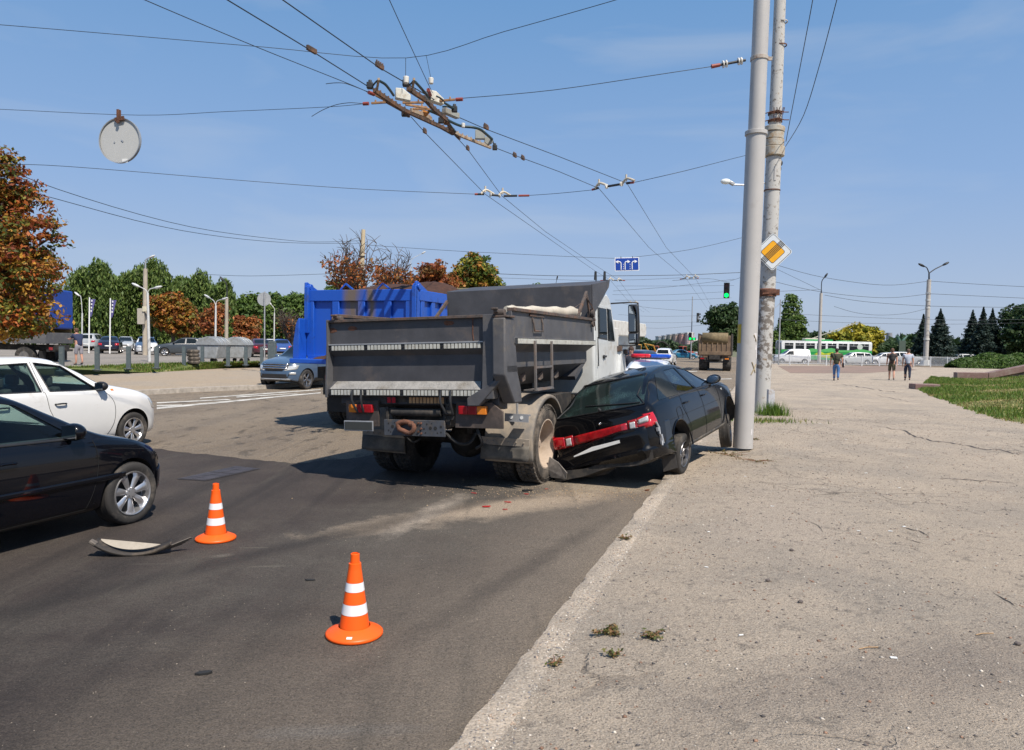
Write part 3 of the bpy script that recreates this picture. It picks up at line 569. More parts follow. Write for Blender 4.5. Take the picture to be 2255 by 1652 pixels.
# ---- crashed black hatchback
def hatch():
    yaw, pitch, roll = rad(31.07), rad(4.6), rad(13.05)
    f0 = Vector((math.sin(yaw), math.cos(yaw), 0)); l0 = Vector((-math.cos(yaw), math.sin(yaw), 0)); up = Vector((0, 0, 1))
    f1 = f0*math.cos(pitch)+up*math.sin(pitch); u1 = up*math.cos(pitch)-f0*math.sin(pitch); l2 = l0*math.cos(roll)-u1*math.sin(roll); u2 = u1*math.cos(roll)+l0*math.sin(roll)
    mw = Matrix(((f1.x, l2.x, u2.x, 1.768), (f1.y, l2.y, u2.y, 10.697), (f1.z, l2.z, u2.z, .075), (0, 0, 0, 1)))
    t = empty('crashed_hatchback', 'crashed black hatchback with torn rear bumper, wedged between grey tipper wheel and grey steel pole', 'car', mw=mw)
    c = Car(zr=[(-.80, .50), (-.77, .72), (-.72, .955), (-.66, 1.0), (-.40, 1.15), (-.05, 1.33), (.25, 1.395), (.7, 1.425), (1.15, 1.40), (1.45, 1.31), (1.9, 1.06), (2.05, .99), (2.4, .95), (2.9, .84), (3.12, .74), (3.22, .55)],
            zs=[(-.80, .47), (-.77, .68), (-.72, .90), (-.6, .945), (0, .95), (1.2, .93), (1.95, .905), (2.4, .87), (2.9, .76), (3.1, .68), (3.22, .48)],
            zb=[(-.8, .40), (-.6, .28), (-.3, .20), (2.9, .19), (3.22, .3)], wp=[(-.80, .64), (-.76, .72), (-.6, .79), (0, .835), (1, .84), (2.2, .838), (2.7, .82), (3.0, .75), (3.22, .5)], tum=.50, wf=.955)
    win = [[(1.18, .965), (1.93, .95), (1.48, 1.25), (1.14, 1.33)], [(.40, .975), (1.10, .965), (1.06, 1.335), (.58, 1.335)]]
    c.body('body', paint_k, t, nx=100, arches=[(0, .31, .34), (2.49, .31, .34)], cavity=(-.45, 2.0, .36), cuts=[(w, -2, 2, 'y') for w in win]+[([(-.55, 1.03), (.55, 1.03), (.45, 1.33), (-.45, 1.33)], 1.35, 4, 'x'), ([(-.60, 1.025), (.60, 1.025), (.50, 1.33), (-.50, 1.33)], -2, .2, 'x')])
    for w in win:
        for ax in ('-y', '+y'): c.decal('window', w, ax, glassmat('tinted_glass', (.16, .2, .2), alpha=.5), off=-.008, thick=0)
    for ax in ('-y', '+y'): c.decal('quarter_window', [(-.36, .985), (.35, .975), (.47, 1.32), (.20, 1.325)], ax, M['dkglass'], off=.004, thick=0)
    c.decal('windscreen', [(-.57, 1.0), (.57, 1.0), (.48, 1.34), (-.48, 1.34)], '+x', M['glass'], off=-.006, thick=0)
    # crazed rear glass
    gm = bpy.data.materials.new('crazed_glass'); gm.use_nodes = True; nt = gm.node_tree; bs = nt.nodes['Principled BSDF']; L = nt.links.new
    tc = nd(nt, 'ShaderNodeTexCoord'); vo = nd(nt, 'ShaderNodeTexVoronoi', feature='DISTANCE_TO_EDGE'); vo.inputs['Scale'].default_value = 60; L(tc.outputs['Object'], vo.inputs[0])
    no = nd(nt, 'ShaderNodeTexNoise'); no.inputs['Scale'].default_value = 3.2; no.inputs['Detail'].default_value = 6; L(tc.outputs['Object'], no.inputs['Vector'])
    a1 = nd(nt, 'ShaderNodeMapRange'); a1.inputs[1].default_value = .12; a1.inputs[2].default_value = .02; L(vo.outputs[0], a1.inputs[0]); a2 = nd(nt, 'ShaderNodeMapRange'); a2.inputs[1].default_value = .50; a2.inputs[2].default_value = .80; L(no.outputs[0], a2.inputs[0])
    mm = nd(nt, 'ShaderNodeMath', operation='MULTIPLY'); L(a1.outputs[0], mm.inputs[0]); L(a2.outputs[0], mm.inputs[1]); mc = nd(nt, 'ShaderNodeMix', data_type='RGBA'); L(mm.outputs[0], mc.inputs[0]); mc.inputs[6].default_value = (.01, .016, .015, 1); mc.inputs[7].default_value = (.08, .15, .14, 1); L(mc.outputs[2], bs.inputs['Base Color']); bs.inputs['Roughness'].default_value = .09; bs.inputs['Specular IOR Level'].default_value = .35
    c.decal('rear_window', [(-.655, 1.005), (.655, 1.005), (.545, 1.345), (-.545, 1.345)], '-x', gm, off=.002, thick=0, nu=16, nv=12)
    b = MB()
    def rp(y, z, o=.012):
        h = c.bvh.ray_cast(Vector((-8, y, z)), Vector((1, 0, 0)))
        if h[0] is None: h = c.bvh.find_nearest(Vector((-.6, y, z)))
        return h[0]+h[1]*o
    b.tube([rp(-.60+.04*i, 1.015+.0035*i) for i in range(0, 22)], .008, 6); b.tube([rp(-.05, .995), rp(-.02, 1.01, .03)], .02, 8); b.build('rear_wiper', M['plas'], t)
    b = MB(); b.tube([rp(y, z) for y, z in [(-.66, .995), (-.55, 1.35)]], .010, 5); b.tube([rp(.66, .995), rp(.55, 1.35)], .010, 5); b.tube([rp(-.66+.066*i, .992) for i in range(21)], .007, 5); b.tube([rp(-.55+.055*i, 1.352) for i in range(21)], .010, 5); b.build('window_seal', M['plas'], t)
    # lamps and the red band between them
    zl, zh = .70, .84
    dz_ = lambda y: -.075*(y+.72)
    def band(y0, y1, z0, z1, m, nm, off=.012, lab=None):
        o = c.decal(nm, [(y0, z0+dz_(y0)), (y1, z0+dz_(y1)), (y1, z1+dz_(y1)), (y0, z1+dz_(y0))], '-x', m, off=off, nu=8, nv=4, thick=.02)
        if lab: o['label'] = lab
        return o
    redm = mat('lamp_red', (.30, .005, .008), .22, var=.45, scale=14, coat=.9)
    band(-.42, .42, zl, zh-.02, redm, 'reflector_band', .008)
    for sg in (1, -1):
        a = band(sg*.42, sg*.55, zl-.01, zh, redm, 'tail_lamp', .014); b_ = band(sg*.45, sg*.525, zl+.01, zh-.03, M['clear'], 'reversing_lens', .022)
        q = c.decal('corner_lamp', [(sg*.555, zl-.01+dz_(sg*.555)), (sg*.735, zl+dz_(sg*.735)), (sg*.735, zh+.03+dz_(sg*.735)), (sg*.555, zh+dz_(sg*.555))], '-x', M['red'], off=.014, nu=10, nv=4, thick=.02)
        c.decal('corner_lamp', [(-.78, zl+dz_(sg*.7)), (-.64, zl+.02+dz_(sg*.7)), (-.67, zh+.035+dz_(sg*.7)), (-.78, zh+.03+dz_(sg*.7))], '-y' if sg < 0 else '+y', M['red'], off=.012, nu=8, nv=4, thick=.02)
        if sg < 0: c.decal('indicator_lens', [(sg*.575, zl+.065+dz_(sg*.57)), (sg*.71, zl+.07+dz_(sg*.71)), (sg*.71, zh+dz_(sg*.71)), (sg*.575, zh-.02+dz_(sg*.57))], '-x', M['clear'], off=.021, nu=6, nv=3, thick=.01)
    b = MB(); b.ell(rp(-.02, .84, .02), (.012, .018, .018)); b.build('boot_lock', M['chrome'], t)
    # the torn bumper: a bent shell hanging low on the left
    pts = []; n = 26; prof_ = [(0, .18), (.03, .165), (.045, .10), (.05, .0), (.05, -.04), (.085, -.055), (.09, -.085), (.055, -.115), (.035, -.17), (-.03, -.185)]
    b = MB(); m_ = len(prof_); vs = []
    for i in range(n):
        u = i/(n-1); y = -.84+1.66*u
        wrap = max(0, (-.62-y)/.22) if y < -.62 else 0; x0 = -.79+.45*wrap**1.6+.02*math.sin(u*9); drop = -.13*max(0, u-.1)**1.1-.04*max(0, u-.75)*4
        hgt = 1-.35*max(0, u-.35)/.65
        for (dx, dz) in prof_:
            vs.append(Vector((x0-dx*(1-.55*wrap)-.03*math.sin(u*6)-.10*max(0, u-.45), y-wrap*.0, .49+dz*hgt*1.25+drop+.02*math.sin(u*5))))
    b.add(vs, [(i*m_+j, (i+1)*m_+j, (i+1)*m_+j+1, i*m_+j+1) for i in range(n-1) for j in range(m_-1)])
    o = b.build('rear_bumper', [paint_k], t, smooth=50); md = o.modifiers.new('t', 'SOLIDIFY'); md.thickness = .012; o['label'] = 'torn rear bumper hanging lower on its left end'
    q = MB(); q.add([(-.905, .10, .515), (-.865, -.30, .56), (-.865, -.30, .60), (-.905, .10, .57), (-.94, .38, .475), (-.94, .38, .49)], [(0, 1, 2, 3), (4, 0, 3, 5)])
    qo = q.build('plate_strip', M['plate'], t, smooth=0)
    b = MB()                                                  # lower black valance under it, dusty, with a bent left end
    vs = []
    for i in range(14):
        u = i/13; y = -.70+1.45*u; z = .34-.13*u-.02*math.sin(u*12); vs += [(-.80-.12*u, y, z+.06), (-.83-.12*u, y, z-.05-.02*math.sin(u*8)), (-.70, y, z-.09)]
    b.add(vs, [(i*3+j, (i+1)*3+j, (i+1)*3+j+1, i*3+j+1) for i in range(13) for j in range(2)]); b.build('rear_valance', mat('valance_plastic', (.016, .015, .014), .7, var=.3, dirt=(.08, .066, .05), damt=.45, dscale=7), t)
    b = MB(); b.add([(-.97, .74, .53), (-1.0, .80, .38), (-.98, .78, .25), (-.97, .56, .20), (-.98, .52, .28), (-.98, .62, .44)], [(0, 1, 2, 3, 4, 5)]); o = b.build('loose_trim', mat('grey_scuffed', (.16, .145, .13), .8, var=.4, scale=15), t, smooth=0); md = o.modifiers.new('t', 'SOLIDIFY'); md.thickness = .02
    b = MB(); b.box((-.45, .0, .34), (.5, 1.2, .18)); b.tube([(-.2, .1, .22), (-.7, .3, .22), (-.86, .5, .2)], .03, 8); b.box((-.6, .3, .2), (.3, .5, .1)); b.ell((-.5, .35, .25), (.28, .26, .16)); b.build('exhaust_and_floor', M['under'], t, bevel=.02)
    b = MB(); b.tube([(-.70, -.79, .74), (-.66, -.80, .66), (-.68, -.80, .58), (-.63, -.79, .52), (-.66, -.79, .42)], .012, 6); b.box((-.68, -.785, .64), (.05, .03, .05)); b.box((-.63, -.78, .50), (.04, .05, .12)); b.build('torn_bracket', M['galv'], t)
    # sides
    c.seam([[(1.99, .92), (2.02, .75), (1.99, .55), (1.90, .27)], [(1.13, .96), (1.15, .8), (1.17, .55), (1.12, .25)], [(.33, .97), (.29, .8), (.40, .60), (.46, .45), (.42, .27)], [(.42, .25), (1.9, .26)], [(2.0, .905), (2.4, .87), (2.9, .77)], [(-.6, .90), (-.655, .80), (-.69, .72)], [(-.68, .70), (2.0, .665)]], r=.003)
    c.seam([[(.02, .64), (.03, .79), (.18, .80), (.20, .66), (.02, .64)]], r=.0035, name='fuel_flap_gap')
    for sg, ax in ((-1, '-y'), (1, '+y')):
        c.decal('door', [(1.15, .27), (1.88, .28), (1.99, .88), (1.14, .895)], ax, paint_k, off=.002, thick=0, nu=16); c.decal('door', [(.46, .27), (1.10, .27), (1.12, .90), (.33, .91)], ax, paint_k, off=.002, thick=0, nu=16)
        for hx in (1.28, .46): handle(t, c.P(hx, .83, sg), paint_k, sg, .16)
        b = MB(); b.ell(c.P(1.93, 1.0, sg)+Vector((0, sg*.12, .0)), (.075, .12, .075), 16, 10); b.bar(c.P(1.93, .97, sg), c.P(1.93, .99, sg)+Vector((0, sg*.06, 0)), .06, .05)
        for i, v in enumerate(b.v):
            if v[0] < 1.89: b.v[i] = (1.89, v[1], v[2])
        mo = b.build('side_mirror', paint_k, t)
        p = c.P(1.93, 1.0, sg)+Vector((0, sg*.12, 0)); b = MB(); b.ell((1.888, p.y, p.z), (.003, .10, .058)); b.build('mirror_glass', mat('mirror', (.5, .55, .6), .03, 1, var=0), mo)
        c.decal('window_trim', [(-.05, .955), (1.97, .925), (1.97, .938), (-.05, .970)], ax, M['plas'], off=.006, nu=24, nv=1)
        b = MB(); ring = [(.345*math.cos(a), sg*.855, .31+.345*math.sin(a)) for a in [rad(-12+204*i/24) for i in range(25)]]; b.tube([(x, sg*(c.w(x)+.004), z) for x, _, z in ring], .012, 6); b.build('arch_lip', paint_k, t); b = MB(); b.tube([(x+2.49, sg*(c.w(x+2.49)+.004), z) for x, _, z in ring], .012, 6); b.build('arch_lip', paint_k, t)
        c.decal('sill_trim', [(.32, .205), (2.12, .205), (2.12, .27), (.32, .27)], ax, mat('sill_dusty', (.045, .043, .04), .6, var=.2, dirt=(.16, .14, .11), damt=.5, dscale=6), off=.008, nu=20, nv=2)
    c.decal('side_repeater', [(2.22, .79), (2.27, .79), (2.27, .82), (2.22, .82)], '-y', M['clear'], off=.008)
    b = MB(); b.add([(-.31, -.80, .33), (-.33, -.62, .33), (-.36, -.60, .02), (-.34, -.80, .05)], [(0, 1, 2, 3)]); o = b.build('mud_flap', mat('dusty_plastic', (.05, .046, .042)), t, smooth=0); md = o.modifiers.new('t', 'SOLIDIFY'); md.thickness = .012
    c.decal('headlight', [(3.02, .60), (3.17, .57), (3.12, .70), (2.9, .74)], '-y', M['clear'])
    b = MB(); b.box((.25, -.30, .75), (.14, .5, .62), R=Matrix.Rotation(-.2, 3, 'Y')); b.box((.25, .30, .75), (.14, .5, .62), R=Matrix.Rotation(-.2, 3, 'Y')); b.build('rear_seat', M['inter'], t, bevel=.04); seats(t, 1.15, 1.15, .40, mat('pale_seat', (.2, .22, .23), .8))
    # wheels stand on the ground although the body leans
    def wm(x, y, z, yaw_, lean):
        return Matrix.Translation((x, y, z)) @ Matrix.Rotation(math.pi/2-yaw_, 4, 'Z') @ Matrix.Rotation(lean, 4, 'X')
    inv = mw.inverted()
    def W_(mwx, **k):
        w = wheel(t, (0, 0, 0), .29, .185, 5, -1, rim=.64, mr=M['dkalloy'], **k); w.matrix_local = inv@mwx; return w
    g = G(1497, 1042, .10); W_(wm(g.x-.02, g.y+.02, .385, rad(31), rad(3)))
    g = G(1602, 985, .19); W_(wm(g.x-.04, g.y+.05, .475, rad(19), rad(-6)))
    q = mw@Vector((2.49, .70, .2)); W_(wm(q.x, q.y, .29, rad(31), 0))
    q = mw@Vector((.0, .62, .40)); W_(wm(q.x, q.y, .29, rad(31), rad(20)))
hatch()
# ---------------------------------------------------------------- grey tipper truck with white cab
grey = mat('tipper_grey', (.062, .062, .068), .55, .0, var=.22, scale=3, dirt=(.12, .10, .09), damt=.22, dscale=2.2, spec=.4, bump=.6, bscale=2.6)
greyd = mat('tipper_grey_side', (.085, .085, .09), .55, .0, var=.22, scale=4, dirt=(.15, .13, .105), damt=.3, dscale=3, spec=.4, bump=.6, bscale=2.8)
rustg = mat('rusty_rail', (.085, .07, .062), .8, var=.5, scale=12, dirt=(.14, .07, .04), damt=.45, dscale=6, bump=.3)
cabw = mat('cab_white', (.60, .62, .61), .35, var=.06, bump=.3, bscale=3, coat=.5, dirt=(.40, .36, .30), damt=.22, dscale=2.5)
dust = mat('fender_dust', (.19, .175, .155), .8, var=.25, scale=5, dirt=(.34, .28, .21), damt=.6, dscale=4)
dustrim = mat('rim_dusty', (.42, .34, .265), .8, var=.15, scale=5, dirt=(.30, .23, .17), damt=.4, dscale=6)
chass = mat('chassis', (.022, .021, .02), .8, var=.4, dirt=(.09, .075, .06), damt=.4, dscale=5)
tilew = mat('reflector_tile', (.50, .50, .45), .5, var=.15, scale=9, dirt=(.3, .27, .22), damt=.3, dscale=12)
tread = mat('diamond_plate', (.33, .32, .30), .6, .3, var=.25, scale=8, bump=1., bscale=45, dirt=(.18, .16, .13), damt=.4)
def truck_wheel(parent, x, ysgn, yc, r=.53, w=.28, dish=True, name='wheel', mt=None, mr=None):
    b = MB(); h = w/2
    b.lathe([(r*.60, -h*.8), (r*.66, -h*.98), (r*.84, -h*1.03), (r*.955, -h*.9), (r*.995, -h*.8), (r, -h*.5), (r, h*.5), (r*.995, h*.8), (r*.955, h*.9), (r*.84, h*1.03), (r*.66, h*.98), (r*.60, h*.8)], 'y', n=56)
    for q in (.90, .94, .975):                                  # raised ribs on the side wall
        b.lathe([(r*(q-.008), ysgn*h*(1.0 if q < .93 else .93 if q < .96 else .88)), (r*q, ysgn*h*(1.05 if q < .93 else .99 if q < .96 else .93)), (r*(q+.008), ysgn*h*(1. if q < .93 else .92 if q < .96 else .86))], 'y', n=56)
    nt_ = 44
    for i in range(nt_):                                        # tread blocks
        a = 2*math.pi*i/nt_
        for k in range(4):
            y = (-.36+.24*k)*w; aa = a+(.5 if k % 2 else 0)*2*math.pi/nt_; R_ = Matrix.Rotation(-aa, 3, 'Y'); c = R_@Vector((r+.004, y, 0)); b.box(c, (.02, w*.20, r*.105), R=R_)
    t = b.build(name, mt or M['dusty'], parent, smooth=45); t.location = (x, yc, r+.01)
    s = ysgn; b = MB(); q = r*.62
    if dish: pr = [(q*1.03, s*h*.80), (q*1.04, s*h*.94), (q*.99, s*h*.96), (q*.95, s*h*.8), (q*.93, s*h*.2), (q*.88, -s*h*.75), (q*.62, -s*h*.98), (q*.45, -s*h*.8), (.001, -s*h*.8)]
    else: pr = [(q*1.03, s*h*.80), (q*1.04, s*h*.94), (q*.99, s*h*.96), (q*.93, s*h*.5), (q*.75, s*h*.55), (q*.6, s*h*1.15), (q*.42, s*h*1.2), (.001, s*h*1.2)]
    b.lathe(pr, 'y', n=44, mi=0)
    if dish:
        b.cyl((0, -s*h*.8, 0), (0, s*h*.1, 0), q*.27, q*.23, n=20); b.cyl((0, s*h*.1, 0), (0, s*h*.25, 0), q*.14, n=14)
        for i in range(10): a = 2*math.pi*i/10; c = Vector((q*.33*math.cos(a), 0, q*.33*math.sin(a))); b.cyl(c+V(0, -s*h*.85, 0), c+V(0, -s*h*.45, 0), q*.05, n=7)
    b.build('rim', mr or dustrim, t, smooth=40); return t
def grey_truck():
    hd = 22; t = empty('tipper_truck', 'dirty dark grey tipper truck with white cab, its rear wheel against the crashed black hatchback', 'truck', (-.65, 10.67, 0), hd)
    bed = []
    def B(b, name, m, par=t, **k):
        o = b.build(name, m, par, **k)
        if par is t: o.rotation_euler.x = -rad(2.0); bed.append(o)
        return o
    # tailgate
    b = MB(); yl, yr = 1.36, -.90; X = -1.25
    P_ = [(0, 2.20), (0, 1.90), (-.03, 1.885), (-.03, 1.80), (.045, 1.735), (.045, 1.40), (-.075, 1.30), (-.075, 1.215), (.06, 1.215), (.06, 2.20)]
    b.prism([(X+p[0], p[1]) for p in P_], yr, yl, 'y')
    tg = B(b, 'tailgate', grey, bevel=.004)
    b = MB(); b.box((X-.01, (yl+yr)/2, 2.20), (.07, yl-yr+.02, .035)); B(b, 'top_rail', rustg, tg, bevel=.004)
    b = MB(); b.add([(X-.0785, yl-.03, 1.302), (X-.0785, yr+.03, 1.302), (X+.040, yr+.07, 1.400), (X+.040, yl-.07, 1.400)], [(0, 1, 2, 3)]); B(b, 'tread_plate', tread, tg, smooth=0)
    for y, w_ in ((yl+.015, .03), (yr-.075, .15)):
        b = MB(); b.prism([(X+.06, 2.22), (X-.045, 2.22), (X-.05, 1.9), (X-.10, 1.29), (X-.10, 1.19), (X+.06, 1.19)], y-w_/2, y+w_/2, 'y'); B(b, 'side_flange', greyd, tg, bevel=.005)
    def tiles(name, y0, y1, z, h, x, n, par, m=tilew, groups=4, gap=.014):
        b = MB(); b.box((x+.002, (y0+y1)/2, z), (.006, abs(y1-y0), h+.02), 1); L_ = (y1-y0)/groups
        for g_ in range(groups):
            for i in range(n):
                a = y0+L_*g_+L_*.04+(L_*.92)*(i+.5)/n; b.box((x-.004, a, z+.001), (.006, abs(L_)*.92/n-gap, h), 0)
            b.cyl((x-.001, y0+L_*g_+L_*.005, z), (x-.012, y0+L_*g_+L_*.005, z), .012, n=8, mi=1)
        return B(b, name, [m, M['plas']], par, smooth=0)
    tiles('reflective_strip', yl-.02, yr+.01, 1.842, .062, X-.034, 10, tg); tiles('reflective_strip', yl-.03, yr+.03, 1.257, .066, X-.079, 10, tg)
    b = MB(); b.bar((X-.035, yl, 1.888), (X-.035, yr, 1.888), .02, .014); B(b, 'rail', M['galv'], tg)
    b = MB(); b.tube([(X-.003, yr+.15, 2.18), (X-.003, yr+.155, 2.0), (X-.003, yr+.145, 1.9)], .006, 5); B(b, 'weld_seam', M['rust'], tg)
    for y_, z_ in ((1.0, 2.10), (-.42, 2.13), (1.32, 2.08)):
        b = MB(); b.lathe([(.001, 0), (.045, -.0005), (.06, .001)], 'x', (X-.0025, y_, z_), n=14); 
        for i, v in enumerate(b.v): b.v[i] = (v[0], y_+(v[1]-y_)*1.2+random.uniform(-.008, .008), z_+(v[2]-z_)*.5+random.uniform(-.006, .006))
        B(b, 'rust_spot', M['rust'], tg, smooth=0)
    # rear corner post and frame of the bed
    for s in (-1, 1):
        b = MB(); yo = 1.24 if s < 0 else 1.37; xo = 0 if s < 0 else .24
        b.prism([(xo-1.40, 2.17), (xo-1.10, 2.17), (-1.00, 1.50), (-.90, 1.30), (-.86, 1.12), (xo-1.12, 1.12), (xo-1.42, 1.48)], s*(yo-.17), s*yo, 'y'); B(b, 'corner_post', greyd, bevel=.02)
        b = MB(); b.box((-1.26+xo/2, s*(yo-.08), 2.185), (.26, .20, .025)); b.cyl((-1.32+xo/2, s*(yo-.17), 2.23), (-1.32+xo/2, s*(yo-.03), 2.23), .045, n=16); b.box((-1.36+xo/2, s*(yo-.12), 2.25), (.14, .04, .035)); b.box((-1.43+xo/2, s*(yo-.12), 2.275), (.05, .08, .025)); B(b, 'hinge', rustg, bevel=.006)
    b = MB(); b.prism([(-1.18, 1.21), (-1.18, 1.10), (-1.0, 1.04), (-.9, 1.04), (-.9, 1.21)], -1.05, 1.25, 'y'); b.prism([(-1.06, 1.50), (-.90, 1.28), (-.62, 1.14), (-.50, 1.05), (-.80, 1.05), (-1.2, 1.28)], -1.18, -1.17, 'x'); 
    B(b, 'bed_sill', grey, bevel=.01)
    b = MB(); b.prism([(-1.24, 1.50), (-1.24, 1.60), (-1.05, 1.40), (-.70, 1.20), (-.70, 1.10), (-.86, 1.10)], -1.36, -1.02, 'x'); B(b, 'corner_gusset', greyd, bevel=.012)
    # bed sides: trough section
    for s in (-1, 1):
        o_ = .0 if s < 0 else .14
        sec = [(1.215, 2.27), (1.215, 1.94), (1.25, 1.93), (1.25, 1.86), (1.20, 1.84), (1.11, 1.755), (1.11, 1.56), (.80, 1.30), (.72, 1.30), (.72, 1.40), (1.04, 1.62), (1.04, 1.80), (1.165, 1.95), (1.165, 2.27)]
        b = MB(); n = len(sec); x0, x1 = -1.12, 2.55
        xe = {1.30: x1-.72, 1.40: x1-.72, 1.56: x1-.18, 1.62: x1-.2, 1.755: x1-.12, 1.80: x1-.15}
        vs = [Vector((x0, s*(y+o_), z)) for y, z in sec]+[Vector((xe.get(z, x1), s*(y+o_), z)) for y, z in sec]
        b.add(vs, [tuple(range(n)), tuple(range(2*n-1, n-1, -1))]+[(i, n+i, n+(i+1) % n, (i+1) % n) for i in range(n)]); sd_ = B(b, 'bed_side', greyd, bevel=.005)
        b = MB(); b.box(((x0+x1)/2, s*(1.20+o_), 2.28), (x1-x0, .10, .045)); B(b, 'top_rail', rustg, sd_, bevel=.006)
        b = MB(); N = 74
        for i in range(N): x = x0+.09+(x1-x0-.12)*(i+.5)/N; b.box((x, s*(1.254+o_), 1.892), ((x1-x0-.12)/N-.009, .006, .062), 0)
        b.box(((x0+x1)/2, s*(1.2495+o_), 1.892), (x1-x0-.03, .006, .08), 1); B(b, 'reflective_strip', [tilew, M['plas']], sd_, smooth=0)
        b = MB(); b.tube([(.0-.42, s*(1.222+o_), 2.20), (-.42, s*(1.24+o_), 2.12), (-.40, s*(1.245+o_), 2.03), (-.08, s*(1.245+o_), 2.03), (-.06, s*(1.24+o_), 2.12), (-.06, s*(1.222+o_), 2.20)], .012, 6); b.box((-.24, s*(1.222+o_), 2.235), (.56, .02, .03)); B(b, 'rope_loop', rustg, sd_)
        for x in (-.25, .45, 1.15):
            b = MB(); b.add([(x-.07, s*(.95+o_), 1.40), (x+.02, s*(1.03+o_), 1.48), (x+.03, s*(1.03+o_), 1.38), (x-.02, s*(1.0+o_), 1.35)], [(0, 1, 2, 3)]); o2 = B(b, 'tarp_hook', rustg, sd_, smooth=0); md = o2.modifiers.new('t', 'SOLIDIFY'); md.thickness = .015
    b = MB(); b.box((.7, 0.07, 1.33), (3.3, 1.66, .06)); b.prism([(2.48, 2.2), (2.48, 1.6), (1.85, 1.30), (1.80, 1.36), (2.40, 1.66), (2.42, 2.2)], -1.1, 1.2, 'y'); B(b, 'bed_floor', grey)
    # headboard and canopy over the cab
    b = MB(); b.prism([(2.45, 2.10), (2.52, 2.10), (2.54, 2.84), (3.60, 3.0), (3.60, 3.03), (2.50, 2.87), (2.46, 2.86)], -1.20, 1.46, 'y'); cn = B(b, 'canopy', grey, bevel=.004)
    for s_, y in ((-1, -1.215), (1, 1.475)):
        b = MB(); b.prism([(2.46, 2.30), (2.60, 2.42), (3.52, 2.90), (3.60, 3.03), (2.46, 2.87)], y-.012, y+.012, 'y'); B(b, 'canopy_cheek', grey, cn, bevel=.003)
    b = MB(); b.bar((2.18, -1.2, 2.72), (1.66, -1.2, 2.29), .04, .05); b.bar((2.18, -1.2, 2.72), (2.36, -1.2, 2.30), .03, .04); b.box((2.42, -1.2, 2.35), (.10, .09, .22)); B(b, 'headboard_stay', rustg, cn, bevel=.005)
    b = MB(); b.bar((2.30, 1.40, 2.68), (1.75, 1.40, 2.30), .04, .05); B(b, 'headboard_stay', rustg, cn)
    b = MB(); b.cyl((2.36, -1.24, 2.38), (2.36, -1.28, 2.38), .06, n=14); b.cyl((2.36, -1.24, 2.2), (2.36, -1.27, 2.2), .045, n=14); b.tube([(2.2, -1.22, 2.66), (2.0, -1.20, 2.55), (1.5, -1.15, 2.40)], .006, 5); b.tube(spline([(2.2, -1.22, 2.60), (2.34, -1.24, 2.5), (2.40, -1.27, 2.38), (2.38, -1.28, 2.25), (2.44, -1.27, 2.1)]), .008, 5); B(b, 'tarp_winch', rustg, cn)
    b = MB(); pts = [(-1.05+3.0*i/14, -1.12+.02*math.sin(i), 2.285+.09*(i/14)+.012*math.sin(i*1.7)) for i in range(15)]; b.tube(pts, [.035+.05*(i/14)**.7+.008*math.sin(i*2.2) for i in range(15)], 12); b.tube([(-.9, -1.06, 2.29), (.2, -1.0, 2.33), (1.9, -1.0, 2.38)], .05, 8)
    B(b, 'rolled_tarpaulin', mat('tarp_canvas', (.50, .46, .38), .85, var=.2, scale=6, dirt=(.3, .25, .2), damt=.3), smooth=60)
    # ladder
    b = MB()
    for x in (-.46, .20): b.bar((x, -1.27, 1.90), (x, -1.27, 1.24), .035, .03)
    for z in (1.26, 1.55): b.bar((-.46, -1.27, z), (.20, -1.27, z), .03, .03)
    b.box((-.13, -1.20, 1.25), (.66, .20, .02)); B(b, 'ladder', mat('ladder_steel', (.16, .15, .145), .6, .2, var=.3, dirt=(.2, .13, .09), damt=.4), bevel=.003)
    # under-run: beam, tow bracket, hook, tail lamps
    b = MB()
    for y in (-.28, .46): b.box((1.5, y, .92), (5.4, .09, .24))
    for x in (-.95, -.5, 1.2, 2.4): b.box((x, .09, .92), (.10, .72, .18))
    b.box((.4, .09, 1.20), (3.2, .8, .14)); b.cyl((-.6, .09, 1.1), (1.6, .09, 1.0), .09, n=12); b.box((.9, .75, .85), (.7, .5, .5)); b.box((1.6, -.75, .85), (.8, .45, .5)); b.cyl((1.0, -.6, .7), (1.0, -1.0, .7), .18, n=16)
    B(b, 'chassis_frame', chass, bevel=.006)
    b = MB(); b.box((-1.27, .09, .805), (.03, .88, .205)); tb = B(b, 'tow_bracket', mat('bracket_blue', (.055, .062, .075), .7, var=.3, dirt=(.10, .08, .06), damt=.4, dscale=8), bevel=.004)
    b = MB()
    for (y, z, r_) in [(.40, .82, .022), (.33, .82, .022), (.46, .86, .01), (.46, .77, .01), (.37, .87, .008), (.27, .87, .01), (.27, .76, .01), (-.15, .81, .022), (-.22, .81, .024), (-.10, .86, .01), (-.30, .83, .016), (-.17, .87, .008), (-.06, .80, .012), (-.25, .75, .01), (-.3, .76, .01), (-.08, .75, .01), (.43, .75, .008)]: b = MB(); b.cyl((-1.283, y, z), (-1.288, y, z), r_, n=12); B(b, 'bolt_hole', M['black'], tb)
    b = MB()
    for (y, z) in [(.02, .87), (-.02, .87), (.02, .76), (-.02, .74), (-.02, .80)]: b.cyl((-1.28, y, z), (-1.30, y, z), .014, n=6)
    b.tube(spline([(-1.29, .10, .86), (-1.34, .18, .89), (-1.36, .27, .87), (-1.36, .26, .80), (-1.37, .20, .78), (-1.38, .10, .75), (-1.38, .04, .79), (-1.36, .05, .85), (-1.33, .12, .85)], 5), [.03]*41, 10); b.cyl((-1.33, .31, .85), (-1.31, .20, .89), .035, n=10); B(b, 'tow_hook', M['rust'], tb, bevel=.003)
    b = MB(); b.cyl((-1.22, .44, 1.00), (-1.22, -.28, 1.00), .05, n=16); 
